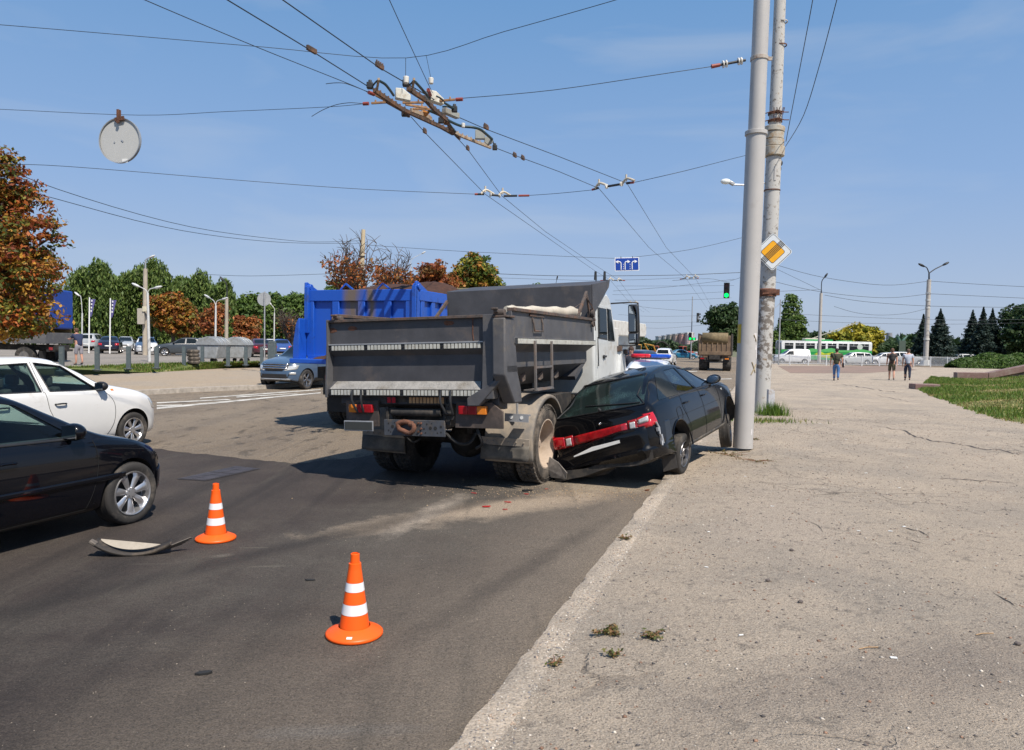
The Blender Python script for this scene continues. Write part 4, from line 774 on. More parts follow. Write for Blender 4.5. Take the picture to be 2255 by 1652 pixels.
    for y in (.50, -.33): b.box((-1.18, y, .95), (.14, .035, .24)); b.box((-1.22, y-.03, .95), (.03, .08, .2))
    B(b, 'cross_tube', chass, bevel=.004)
    tiles('reflective_strip', .22, -.34, 1.155, .075, -1.21, 10, t, mat('tile_amber', (.50, .30, .14), .5, var=.3), 1); tiles('reflective_strip', .53, .38, 1.155, .075, -1.21, 2, t, M['red'], 1)
    for s, y0, y1 in ((1, 1.06, .70), (-1, -.93, -.55)):
        b = MB()
        if s < 0: b.prism([(-.50, 1.14), (-.98, 1.14), (-1.13, 1.03), (-1.13, .82), (-.48, .82)], -1.25, -1.22, 'x')
        else: b.box((-1.235, .88, .98), (.03, .50, .34))
        pl = B(b, 'lamp_plate', mat('lamp_plate', (.06, .048, .042), .7, var=.3, dirt=(.14, .1, .08), damt=.4), bevel=.003)
        for k, m in enumerate((M['amber'], redm_, redm_)):
            a = y0+(y1-y0)*(k/3); e = y0+(y1-y0)*((k+1)/3); b = MB(); b.box((-1.275, (a+e)/2, 1.045), (.05, abs(e-a)-.004, .105)); B(b, 'tail_lamp', m, pl, bevel=.006)
    b = MB(); b.box((-1.28, .92, .815), (.012, .45, .135)); npl = B(b, 'number_plate', M['galv'], bevel=.004); b = MB(); b.box((-1.288, .92, .815), (.006, .42, .105)); B(b, 'plate_face', mat('plate_dark', (.045, .048, .045), .5), npl)
    for y in (.90, -.40):
        for d in (-.07, .07):
            b = MB(); b.tube(spline([(-1.33, y+d, 1.29), (-1.35, y+d, 1.15), (-1.30, y+d*.7-.02, 1.02), (-1.28, y+d*.5-.03, .99)], 4), .016, 8); B(b, 'tailgate_latch', M['darkm'])
        b = MB(); b.box((-1.22, y, 1.06), (.08, .09, .12)); b.box((-1.20, y, .96), (.06, .13, .10)); b.cyl((-1.24, y-.06, 1.0), (-1.24, y+.08, 1.0), .028, n=10); B(b, 'latch_block', chass, bevel=.006)
    b = MB(); b.tube(spline([(-1.2, -.25, .80), (-1.15, -.45, .62), (-1.0, -.55, .60), (-.9, -.6, .72)]), .02, 8); b.tube(spline([(-1.2, .3, .7), (-1.1, .2, .6), (-1.2, .05, .66)]), .012, 6); b.tube(spline([(-1.15, -.72, .85), (-1.2, -.78, .75), (-1.15, -.80, .62), (-1.1, -.70, .55)]), .02, 8); B(b, 'air_hose', M['black'])
    b = MB(); b.cyl((0, -1.0, .54), (0, 1.0, .54), .085, n=18); b.ell((0, -.05, .54), (.27, .27, .27), 20, 14); b.cyl((0, -.05, .55), (1.9, -.05, .75), .05, n=12)
    for y in (-.32, .5): b.box((0, y, .72), (1.1, .08, .07)); b.box((0, y, .64), (.16, .12, .2))
    b.build('rear_axle', chass, t, bevel=.005)
    # mudguards
    for s in (-1, 1):
        b = MB(); R_ = .68; vs = []; y0, y1 = (.60, 1.27) if s < 0 else (.60, 1.26); N = 26; prof_ = [(y0, 0), (y0, .0), (y1-.05, 0), (y1-.01, -.01), (y1, -.05)]
        for i in range(N):
            a = rad(8+190*i/(N-1))
            for y, dr in prof_: vs.append((R_*0+(R_+dr)*math.cos(a), s*y, .56+(R_+dr)*math.sin(a)*.97))
        m_ = len(prof_); b.add(vs, [(i*m_+j, (i+1)*m_+j, (i+1)*m_+j+1, i*m_+j+1) for i in range(N-1) for j in range(m_-1)]); o = b.build('mudguard', dust, t, smooth=50); md = o.modifiers.new('t', 'SOLIDIFY'); md.thickness = .012
        b = MB(); y0, y1 = (.58, 1.25); 
        for i in range(N):
            pass
        b.box((-.715, s*(y0+y1)/2, .63), (.03, y1-y0, .10)); 
        for k in range(6): b.cyl((-.73, s*(y0+.07+k*.105), .63), (-.745, s*(y0+.07+k*.105), .63), .011, n=8)
        b.build('flap_bracket', dust, o, bevel=.003)
        b = MB(); vs = []
        for j in range(5):
            for i in range(7): u, v = i/6, j/4; vs.append((-.725-.02*v+.012*math.sin(u*5+s), s*(y0+(y1-y0)*u), .59-.20*v))
        b.add(vs, [(j*7+i, j*7+i+1, j*7+i+8, j*7+i+7) for j in range(4) for i in range(6)]); f_ = b.build('mud_flap', mat('flap_rubber', (.075, .07, .062), .85, var=.25, dirt=(.17, .15, .12), damt=.5, dscale=4), o); md = f_.modifiers.new('t', 'SOLIDIFY'); md.thickness = .012
        b = MB(); b.box((-.82, s*1.18, .99), (.22, .15, .02)); b.box((-.93, s*1.15, .97), (.015, .32, .10)); b.build('mudguard_stay', M['galv'], o)
        b = MB(); [b.cyl((-.94, s*1.15+d, .975), (-.945, s*1.15+d, .975), .022, n=14) for d in (-.07, .07)]; b.build('round_reflector', mat('round_clear', (.75, .75, .72), .3), o)
        b = MB(); b.bar((-.66, s*1.05, .98), (-.68, s*1.05, 1.25), .03, .02); b.build('mudguard_strut', M['galv'], o)
    for s in (-1, 1):
        truck_wheel(t, 0, s, s*1.10, mt=M['dusty'] if s < 0 else M['tyre']); truck_wheel(t, 0, -s, s*.77, dish=True, mt=M['tyre'], mr=chass); truck_wheel(t, 3.35+.25, s, s*1.02, dish=False, mt=M['tyre'])
    # cab
    b = MB(); fr = [(2.74, 1.0), (2.72, 2.50), (2.80, 2.66), (2.95, 2.73), (3.60, 2.80), (3.82, 2.72), (3.96, 2.50), (4.36, 1.86), (4.44, 1.60), (4.46, 1.0)]
    b.prism(fr, -1.17, 1.17, 'y')
    cb = B(b, 'cab', cabw, bevel=.05, segs=3)
    wn_ = [(2.95, 1.99), (3.52, 1.97), (3.47, 2.50), (2.93, 2.50)]; vn = [(3.60, 1.96), (4.06, 1.95), (3.80, 2.50), (3.545, 2.51)]
    for s in (-1, 1):
        b = MB(); b.prism([(2.88, 1.02), (4.30, 1.02), (4.34, 1.75), (4.22, 1.93), (3.86, 2.55), (2.88, 2.57)], s*1.168, s*1.178, 'y'); dr = B(b, 'door', cabw, cb, bevel=.008)
        for poly, nm in ((wn_, 'door_window'), (vn, 'quarter_window')):
            b = MB(); cx_, cz_ = sum(p[0] for p in poly)/4, sum(p[1] for p in poly)/4
            b.prism([(cx_+(p[0]-cx_)*1.05, cz_+(p[1]-cz_)*1.05) for p in poly], s*1.172, s*1.187, 'y', 1); b.prism(poly, s*1.18, s*1.190, 'y', 0); B(b, nm, [M['dkglass'], M['plas']], dr, bevel=.004)
        b = MB(); b.box((3.32, s*1.195, 1.66), (.17, .03, .035)); b.cyl((3.25, s*1.18, 1.655), (3.25, s*1.21, 1.655), .035, n=14); B(b, 'handle', M['plas'], dr, bevel=.008)
        b = MB(); b.tube([(2.90, s*1.18, 2.0), (2.91, s*1.19, 1.6), (2.87, s*1.2, 1.5)], .009, 6); B(b, 'grab_cable', M['plas'], dr)
        b = MB(); b.prism([(4.16, 1.0), (4.30, 1.78), (4.48, 1.84), (4.66, 1.70), (4.74, 1.45), (4.74, 1.0)], s*.85, s*1.24, 'y'); B(b, 'front_wing', cabw, cb, bevel=.05, segs=3)
        b = MB(); b.box((4.30, s*1.22, 1.80), (.08, .09, .10)); b.box((4.56, s*1.27, 1.74), (.10, .07, .09)); B(b, 'hinge_bracket', rustg, cb, bevel=.006)
        b = MB(); b.tube(spline([(3.88, s*1.17, 2.63), (4.25, s*1.36, 2.66), (4.38, s*1.52, 2.66), (4.40, s*1.56, 2.58), (4.40, s*1.57, 1.98), (4.36, s*1.50, 1.86), (4.3, s*1.2, 1.86)], 5), .014, 8); arm = B(b, 'mirror_arm', M['plas'], cb)
        for z, h_, nm in ((2.36, .54, 'main_mirror'), (1.99, .22, 'wide_mirror')):
            b = MB(); b.box((4.37, s*1.475, z), (.07, .20, h_)); mr_ = B(b, nm, M['plas'], arm, bevel=.03, segs=3)
            b = MB(); b.box((4.333, s*1.475, z), (.006, .155, h_-.06)); B(b, 'mirror_glass', mat('mirror', (.5, .55, .6), .03, 1, var=0), arm, bevel=.002)
    b = MB(); b.prism([(4.0, 2.44), (4.36, 1.90), (4.38, 1.90), (4.02, 2.46)], -1.0, 1.0, 'y'); B(b, 'windscreen', M['dkglass'], cb)
    b = MB(); b.box((4.72, 0, .72), (.12, 2.4, .36)); b.box((2.9, 0, .8), (.3, 1.6, .5)); B(b, 'front_bumper', chass, cb, bevel=.02)
    b = MB(); b.box((2.715, 0, 2.1), (.02, 1.5, .5)); B(b, 'rear_cab_window', M['dkglass'], cb)
redm_ = mat('truck_lamp_red', (.33, .008, .012), .25, coat=.6, var=.3, scale=9)
grey_truck()
# ---------------------------------------------------------------- blue tipper beside it, heaped with earth
blue = mat('tipper_blue', (.010, .085, .46), .4, var=.10, scale=2, coat=.25, dirt=(.02, .04, .12), damt=.12, dscale=3)
def blue_stain():
    m = bpy.data.materials.new('blue_with_rust_run'); m.use_nodes = True; nt = m.node_tree; b = nt.nodes['Principled BSDF']; L = nt.links.new
    tc = nd(nt, 'ShaderNodeTexCoord'); sx = nd(nt, 'ShaderNodeSeparateXYZ'); L(tc.outputs['Object'], sx.inputs[0]); no = nd(nt, 'ShaderNodeTexNoise'); no.inputs['Scale'].default_value = 1.6; no.inputs['Detail'].default_value = 8; mp = nd(nt, 'ShaderNodeMapping'); mp.inputs['Scale'].default_value = (1, 3, .7); L(tc.outputs['Object'], mp.inputs[0]); L(mp.outputs[0], no.inputs[0])
    def band(c, w):
        a = nd(nt, 'ShaderNodeMath', operation='SUBTRACT'); L(sx.outputs[1], a.inputs[0]); a.inputs[1].default_value = c; d = nd(nt, 'ShaderNodeMath', operation='ABSOLUTE'); L(a.outputs[0], d.inputs[0]); e = nd(nt, 'ShaderNodeMath', operation='MULTIPLY_ADD'); L(no.outputs[0], e.inputs[0]); e.inputs[1].default_value = -w*1.2; L(d.outputs[0], e.inputs[2]); r = nd(nt, 'ShaderNodeMapRange'); r.inputs[1].default_value = w*.3; r.inputs[2].default_value = -w*.45; L(e.outputs[0], r.inputs[0]); return r.outputs[0]
    mx = nd(nt, 'ShaderNodeMath', operation='MAXIMUM'); L(band(.20, .34), mx.inputs[0]); L(band(-.25, .16), mx.inputs[1])
    c = nd(nt, 'ShaderNodeMix', data_type='RGBA'); L(mx.outputs[0], c.inputs[0]); c.inputs[6].default_value = (.010, .085, .46, 1); c.inputs[7].default_value = (.15, .115, .095, 1); L(c.outputs[2], b.inputs['Base Color']); b.inputs['Roughness'].default_value = .5; return m
soil = mat('soil', (.055, .024, .014), .95, var=.4, scale=9, bump=1., bscale=30)
def blue_truck():
    hd = 20; t = empty('blue_tipper_truck', 'bright blue tipper truck heaped with brown earth beside the grey tipper', 'truck', (-3.22, 15.9, 0), hd)
    bs_ = blue_stain(); H = 2.98
    b = MB(); b.box((.05, 0, 2.20), (.06, 2.56, 1.50)); tg = b.build('tailgate', bs_, t)
    b = MB(); b.box((.0, 0, H-.12), (.10, 2.60, .24)); b.build('top_beam', bs_, tg, bevel=.012)
    b = MB(); b.box((.0, 0, 1.52), (.10, 2.60, .12)); b.build('bottom_beam', blue, tg, bevel=.012)
    for y, w_ in ((1.24, .18), (.60, .17), (-.03, .17), (-.66, .17), (-1.2, .24)):
        b = MB(); b.box((.0, y, 2.17), (.085, w_, 1.22)); b.build('rib', bs_ if abs(y) < .9 else blue, tg, bevel=.012)
    for s in (-1, 1):
        b = MB(); b.prism([(-.10, H+.16), (-.02, H+.17), (.10, H+.12), (.42, H+.0), (.42, H-.12), (.10, H-.12), (.08, 2.2), (-.10, 2.2)], s*1.33-.02, s*1.33+.02, 'y'); b.box((-.07, s*1.30, 2.55), (.07, .10, 1.0)); b.cyl((.02, s*1.24, H+.06), (.02, s*1.38, H+.06), .07, n=14); b.build('hinge_post', blue, t, bevel=.01)
        b = MB(); b.box((1.9, s*1.26, 2.2), (3.7, .06, 1.5)); sdd = b.build('bed_side', blue, t)
        b = MB(); b.box((1.9, s*1.31, H-.12), (3.7, .10, .22)); b.build('top_beam', blue, sdd, bevel=.012)
        for x in (.22, .72, 1.22, 1.72, 2.22, 2.72, 3.22): b = MB(); b.box((x, s*1.31, 2.17), (.16, .08, 1.25)); b.build('rib', blue, sdd, bevel=.01)
        b = MB(); b.box((1.9, s*1.31, 1.5), (3.7, .10, .14)); b.build('bottom_beam', blue, sdd, bevel=.01)
    b = MB(); b.prism([(1.50, 1.44), (1.49, 1.85), (1.42, 2.25), (1.36, 2.36), (1.33, 2.36), (1.33, 1.44)], -.30, -.02, 'x'); b.build('side_shovel_guard', blue, t, bevel=.03)
    b = MB(); b.box((-.20, .06, 1.45), (.50, 2.82, .10)); b.build('rear_shelf', bs_, t, bevel=.015)
    def heap(name, x0, x1, y0, y1, z0, hf, n=40, k=26):
        b = MB(); vs = []
        for i in range(n):
            for j in range(k):
                u, v = i/(n-1), j/(k-1); x = x0+(x1-x0)*u; y = y0+(y1-y0)*v; vs.append((x, y, z0+hf(u, v)+random.uniform(-.012, .012)))
        b.add(vs, [(i*k+j, (i+1)*k+j, (i+1)*k+j+1, i*k+j+1) for i in range(n-1) for j in range(k-1)]); return b.build(name, soil, t, smooth=60)
    heap('earth_load', .06, 3.7, -1.2, 1.2, H-.16, lambda u, v: (math.sin(math.pi*min(1, v))**.6)*(.14+.42*math.exp(-((u-.80)/.22)**2)*(1.35-.7*v)+.22*math.exp(-((u-.30)/.2)**2)*(.6+.8*(1-v))))
    heap('spilt_earth', -.40, .03, -.4, 1.1, 1.49, lambda u, v: .17*math.sin(math.pi*v)**.8*u**.7, 10, 26)
    for y in (.45, -.45): b = MB(); b.bar((.1, y-.2, H+.01), (.12, y, H+.14), .03, .03); b.bar((.12, y, H+.14), (.1, y+.12, H+.01), .03, .03); b.build('tarp_lug', blue, t)
    b = MB(); b.prism([(3.72, 1.4), (3.80, 1.4), (3.80, 3.25), (4.9, 3.30), (4.9, 3.34), (3.72, 3.29)], -1.25, 1.25, 'y'); b.build('canopy', mat('canopy_olive', (.22, .20, .11), .6, var=.2), t, bevel=.01)
    b = MB(); b.box((2.6, 0, 1.15), (6.0, .9, .3)); b.box((.3, 0, 1.2), (.5, 2.2, .25)); b.build('chassis_frame', chass, t)
    for s in (-1, 1):
        b = MB(); b.box((.02, s*.62, 1.0), (.06, .60, .55)); fl = b.build('rear_panel', chass, t); b = MB(); b.box((-.02, s*.65, 1.10), (.04, .40, .11)); b.build('tail_lamp', redm_, fl)
        b = MB(); b.box((.16, s*.62, .66), (.02, .60, .62)); b.build('mud_flap', M['black'], t)
        for x in (.9, 2.25, 6.2): truck_wheel(t, x, s, s*.92, w=.32, mt=M['tyre'], mr=chass)
        for x in (.9, 2.25): truck_wheel(t, x, -s, s*.58, w=.30, mt=M['tyre'], mr=chass)
    b = MB(); b.prism([(5.0, 1.0), (5.0, 2.9), (5.2, 3.0), (6.6, 3.0), (6.95, 2.0), (7.0, 1.0)], -1.2, 1.2, 'y'); cb = b.build('cab', cabw, t, bevel=.06)
    for s in (-1, 1): b = MB(); b.prism([(5.5, 2.0), (6.65, 2.0), (6.45, 2.75), (5.5, 2.8)], s*1.195, s*1.21, 'y'); b.build('door_window', M['dkglass'], cb)
blue_truck()
# ---------------------------------------------------------------- other cars
TPL = dict(
 sedan=dict(wb=2.65, r=.31, zr=[(-1.0, .7), (-.95, 1.0), (-.45, 1.07), (.2, 1.36), (.7, 1.45), (1.25, 1.44), (1.6, 1.34), (2.15, 1.05), (2.4, 1.0), (2.95, .88), (3.3, .72), (3.42, .52)], zs=[(-1.0, .66), (-.95, .92), (-.4, .96), (1.6, .94), (2.2, .92), (2.8, .83), (3.2, .70), (3.42, .46)], zb=[(-1, .4), (-.7, .22), (3.0, .2), (3.42, .28)], w=[(-1.0, .6), (-.88, .76), (-.3, .85), (2.3, .86), (2.9, .82), (3.2, .70), (3.42, .46)],
   win=[[(1.22, .98), (2.05, .96), (1.58, 1.30), (1.16, 1.37)], [(.1, 1.0), (1.12, .98), (1.08, 1.37), (.48, 1.35)]], ws=(1.0, 1.38), rw=(1.1, 1.37)),
 suv=dict(wb=2.69, r=.36, zr=[(-.85, .8), (-.82, 1.15), (-.72, 1.35), (-.5, 1.60), (-.1, 1.68), (.8, 1.70), (1.3, 1.67), (1.6, 1.56), (2.1, 1.22), (2.35, 1.14), (2.95, 1.04), (3.3, .92), (3.42, .70)], zs=[(-.85, .75), (-.82, 1.05), (-.5, 1.12), (1.5, 1.06), (2.2, 1.03), (2.8, .96), (3.2, .86), (3.42, .6)], zb=[(-.85, .45), (-.5, .28), (3.0, .26), (3.42, .36)], w=[(-.85, .68), (-.75, .80), (-.2, .90), (2.3, .905), (2.9, .87), (3.2, .77), (3.42, .55)],
   win=[[(1.2, 1.10), (2.08, 1.07), (1.55, 1.50), (1.15, 1.58)], [(.28, 1.13), (1.12, 1.10), (1.08, 1.585), (.25, 1.59)], [(-.5, 1.17), (.2, 1.14), (.18, 1.58), (-.35, 1.53)]], ws=(1.16, 1.58), rw=(1.2, 1.55)),
 wagon=dict(wb=2.9, r=.32, zr=[(-.85, .7), (-.82, 1.05), (-.72, 1.25), (-.5, 1.46), (0, 1.53), (.9, 1.56), (1.5, 1.51), (1.8, 1.40), (2.35, 1.08), (2.55, 1.02), (3.1, .90), (3.5, .74), (3.62, .55)], zs=[(-.85, .66), (-.82, .93), (-.4, 1.0), (1.8, .97), (2.4, .94), (3.0, .84), (3.4, .70), (3.62, .48)], zb=[(-.85, .4), (-.5, .22), (3.2, .2), (3.62, .3)], w=[(-.85, .66), (-.75, .78), (-.2, .87), (2.5, .875), (3.1, .83), (3.4, .72), (3.62, .5)],
   win=[[(1.4, 1.0), (2.25, .98), (1.78, 1.36), (1.36, 1.44)], [(.35, 1.02), (1.32, 1.0), (1.28, 1.45), (.32, 1.45)], [(-.55, 1.06), (.27, 1.03), (.25, 1.44), (-.42, 1.39)]], ws=(1.03, 1.44), rw=(1.08, 1.40)),
 van=dict(wb=2.7, r=.31, zr=[(-.8, .8), (-.78, 1.55), (-.7, 1.74), (-.4, 1.80), (1.0, 1.82), (1.5, 1.76), (1.8, 1.62), (2.35, 1.22), (2.6, 1.12), (3.05, 1.0), (3.3, .82), (3.38, .6)], zs=[(-.8, .75), (-.78, 1.05), (1.6, 1.06), (2.3, 1.05), (2.8, .95), (3.15, .8), (3.38, .5)], zb=[(-.8, .4), (-.6, .22), (3.1, .22), (3.38, .3)], w=[(-.8, .82), (-.7, .88), (2.4, .90), (2.9, .85), (3.2, .74), (3.38, .5)],
   win=[[(1.25, 1.10), (2.30, 1.08), (1.75, 1.55), (1.22, 1.60)]], ws=(1.2, 1.66), rw=(1.2, 1.6)),
 bigvan=dict(wb=3.3, r=.34, zr=[(-1.1, .9), (-1.08, 2.3), (-.95, 2.45), (1.5, 2.47), (2.6, 2.40), (3.0, 2.2), (3.6, 1.5), (4.1, 1.2), (4.25, .8)], zs=[(-1.1, .8), (-1.08, 1.3), (3.2, 1.3), (3.9, 1.05), (4.25, .7)], zb=[(-1.1, .45), (-.8, .3), (3.8, .3), (4.25, .4)], w=[(-1.1, .92), (-1.0, .97), (3.2, .98), (3.9, .88), (4.25, .6)],
   win=[[(2.5, 1.35), (3.5, 1.33), (3.0, 2.0), (2.5, 2.05)]], ws=(1.5, 2.1), rw=(1.4, 2.0)))
def paint(n, c, coat=.7): return mat('paint_'+n, c, .3, var=.04, coat=coat, dirt=tuple(.6*v+.05 for v in c), damt=.1, dscale=2)
def std_car(name, tpl, pt, label, cat, loc, hd, group=None, detail=1, plate=True, rimc=None, style=-5, local=(1.3, 0), roofbar=False, front=None):
    T = TPL[tpl]; p = heading_place(hd, (local[0], local[1], 0), loc); t = empty(name, label, cat, p, hd, group)
    c = Car(T['zr'], T['zs'], T['zb'], T['w'], tum=.45); wb, r = T['wb'], T['r']; c.body('body', pt, t, nx=44, arches=[(0, r, r+.05), (wb, r, r+.05)]); xa = T['zr'][0][0]; xb = T['zr'][-1][0]
    for w in T['win']:
        for ax in ('-y', '+y'): c.decal('window', w, ax, M['dkglass'], nu=6, nv=5, off=.006, thick=0)
    a, e = T['ws']; c.decal('windscreen', [(-.62, a), (.62, a), (.52, e), (-.52, e)], '+x', M['dkglass'], nu=8, nv=6, off=.006, thick=0)
    a, e = T['rw']; c.decal('rear_window', [(-.58, a), (.58, a), (.50, e), (-.50, e)], '-x', M['dkglass'], nu=8, nv=6, off=.006, thick=0)
    zt = c.zs(xa+.06); zh = c.zs(xb-.25)
    for sg in (-1, 1):
        c.decal('tail_lamp', [(sg*.48, zt-.24), (sg*.80, zt-.22), (sg*.80, zt-.04), (sg*.48, zt-.06)], '-x', M['red'], nu=6, nv=4, off=.008)
        c.decal('headlight', [(sg*.42, zh-.20), (sg*.78, zh-.14), (sg*.80, zh+.01), (sg*.42, zh-.06)], '+x', M['clear'], nu=6, nv=4, off=.008)
        p_ = c.P(T['win'][0][1][0]-.08, T['win'][0][0][1]+.04, sg); mirror(t, p_, sg, pt if detail else M['plas'], 1.)
        if detail:
            for w in T['win'][:2]: handle(t, c.P(w[0][0]+.12, w[0][1]-.14, sg), pt, sg)
    if detail: c.seam([[(T['win'][0][0][0]-.03, T['win'][0][0][1]), (T['win'][0][0][0]-.03, .3)], [(T['win'][0][1][0], T['win'][0][1][1]), (T['win'][0][1][0]+.02, .5), (T['win'][0][1][0]-.1, .3)]], '-y'); c.seam([[(T['win'][0][0][0]-.03, T['win'][0][0][1]), (T['win'][0][0][0]-.03, .3)], [(T['win'][0][1][0], T['win'][0][1][1]), (T['win'][0][1][0]+.02, .5), (T['win'][0][1][0]-.1, .3)]], '+y')
    if plate: c.decal('number_plate', [(-.26, .58), (.26, .58), (.26, .69), (-.26, .69)], '-x', M['plate'], nu=4, nv=2, off=.02); c.decal('number_plate', [(-.26, .40), (.26, .40), (.26, .51), (-.26, .51)], '+x', M['plate'], nu=4, nv=2, off=.02)
    c.decal('grille', [(-.36, zh-.20), (.36, zh-.20), (.38, zh-.06), (-.38, zh-.06)], '+x', M['plas'], nu=6, nv=3, off=.01); c.decal('rear_bumper_trim', [(-.7, .30), (.7, .30), (.7, .40), (-.7, .40)], '-x', M['plas'], nu=8, nv=2, off=.01)
    for x in (0, wb):
        for sg in (-1, 1): wheel(t, (x, sg*(c.w(x)-.10), r), r, .2, style, sg, rim=.68, mr=rimc, detail=0)
    return t, c
# steel blue SUV coming towards us behind the blue tipper
sb = paint('steel_blue', (.055, .095, .16))
g = G(676, 857, 0)
t, c = std_car('blue_suv', 'suv', sb, 'steel blue sport utility car with wide chrome grille coming out from behind the blue tipper', 'car', (g.x, g.y, 0), 199, local=(2.69, .80), detail=1, rimc=M['dkalloy'], plate=False)
t.scale = (1.07,)*3; c.decal('upper_grille', [(-.50, .72), (.50, .72), (.55, .93), (-.55, .93)], '+x', M['plas'], off=.014); 
for z in (.76, .83, .90): c.decal('grille_bar', [(-.50, z-.018), (.50, z-.018), (.51, z+.018), (-.51, z+.018)], '+x', M['chrome'], nu=10, nv=2, off=.03)
c.decal('lower_grille', [(-.55, .42), (.55, .42), (.60, .56), (-.60, .56)], '+x', M['plas'], off=.014); c.decal('skid_plate', [(-.6, .34), (.6, .34), (.62, .40), (-.62, .40)], '+x', M['galv'], nu=10, nv=2, off=.02)
for sg in (-1, 1): c.decal('fog_lamp', [(sg*.60, .55), (sg*.76, .55), (sg*.76, .63), (sg*.60, .62)], '+x', M['clear'], nu=5, nv=3, off=.016); c.decal('sill_trim', [(.4, .30), (2.25, .30), (2.25, .42), (.4, .42)], '+y' if sg > 0 else '-y', M['plas'], off=.01)
# ---- cars in the car park on the left
W2 = paint('white', (.72, .73, .74)); K2 = paint('dark_navy', (.008, .010, .028)); Sv = paint('silver', (.38, .40, .41)); Dg = paint('dark_grey', (.045, .055, .065)); Bd = paint('wine', (.06, .012, .018)); Bl = paint('mid_blue', (.04, .10, .32)); Tl = paint('teal', (.005, .13, .24)); Lg = paint('light_grey', (.5, .52, .52))
GC = 'cars parked behind the bollards on the left'
def pc(name, tpl, pt, px, py, hd, label, z=PZ, group=GC, loc=(1.3, 0), det=0, cat='car'): g = G(px, py, z); return std_car(name, tpl, pt, label, cat, (g.x, g.y, z), hd, group, detail=det, local=loc)
pc('parked_car', 'sedan', K2, 243, 778, -24, 'dark navy saloon seen from behind, first car right of the man at the lorry', loc=(1.0, 0))
pc('parked_car', 'sedan', W2, 322, 780.5, 152, 'white saloon facing the camera behind the second and third bollards', loc=(1.6, 0))
pc('parked_suv', 'suv', Sv, 207, 772, -10, 'silver sport utility car half hidden between the man and the dark navy saloon')
pc('parked_car', 'sedan', Sv, 277, 773, 158, 'silver car showing between the dark navy saloon and the white saloon')
pc('parked_car', 'sedan', W2, 347, 766, 100, 'small white car far back, right of the white saloon', loc=(1.3, 0))
pc('parked_suv', 'suv', Dg, 379, 768, 92, 'dark blue grey sport utility car below the orange chestnut tree', loc=(1.3, 0))
pc('parked_car', 'sedan', Dg, 405, 784, -112, 'dark grey saloon standing directly left of the striped waste container', loc=(1.3, 0))
pc('parked_car', 'sedan', K2, 512, 783, -70, 'dark car mostly hidden behind the waste containers')
pc('parked_suv', 'suv', W2, 535, 772, 150, 'white sport utility car standing right of the second waste container')
t, c = pc('parked_car', 'sedan', Bd, 570, 786, -30, 'dark wine red saloon seen from behind beside the round sign post', loc=(1, 0)); c.decal('badge_plate', [(-.2, .8), (.2, .8), (.2, .84), (-.2, .84)], '-x', M['chrome'], off=.015)
pc('parked_car', 'sedan', W2, 594, 778, 168, 'white car far back between the wine red and the blue saloon')
pc('parked_car', 'sedan', Bl, 618, 783, -22, 'mid blue saloon parked behind the steel blue sport utility car', loc=(1, 0))
pc('white_van', 'bigvan', W2, 228, 765, 78, 'long white high roof van standing behind the silver and navy cars', cat='van', group=None)
pc('parked_car', 'sedan', Sv, 455, 772, 120, 'silver car in the distance behind the striped waste container')
pc('parked_car', 'sedan', K2, 630, 770, 60, 'dark car at the far right end of the car park row')
g = G(18, 812, 0); std_car('black_car', 'sedan', paint_k2, 'black saloon whose roof shows above the white saloon at the left edge', 'car', (g.x-3.5, g.y-12, 0), 19, local=(1.3, 0), detail=0)
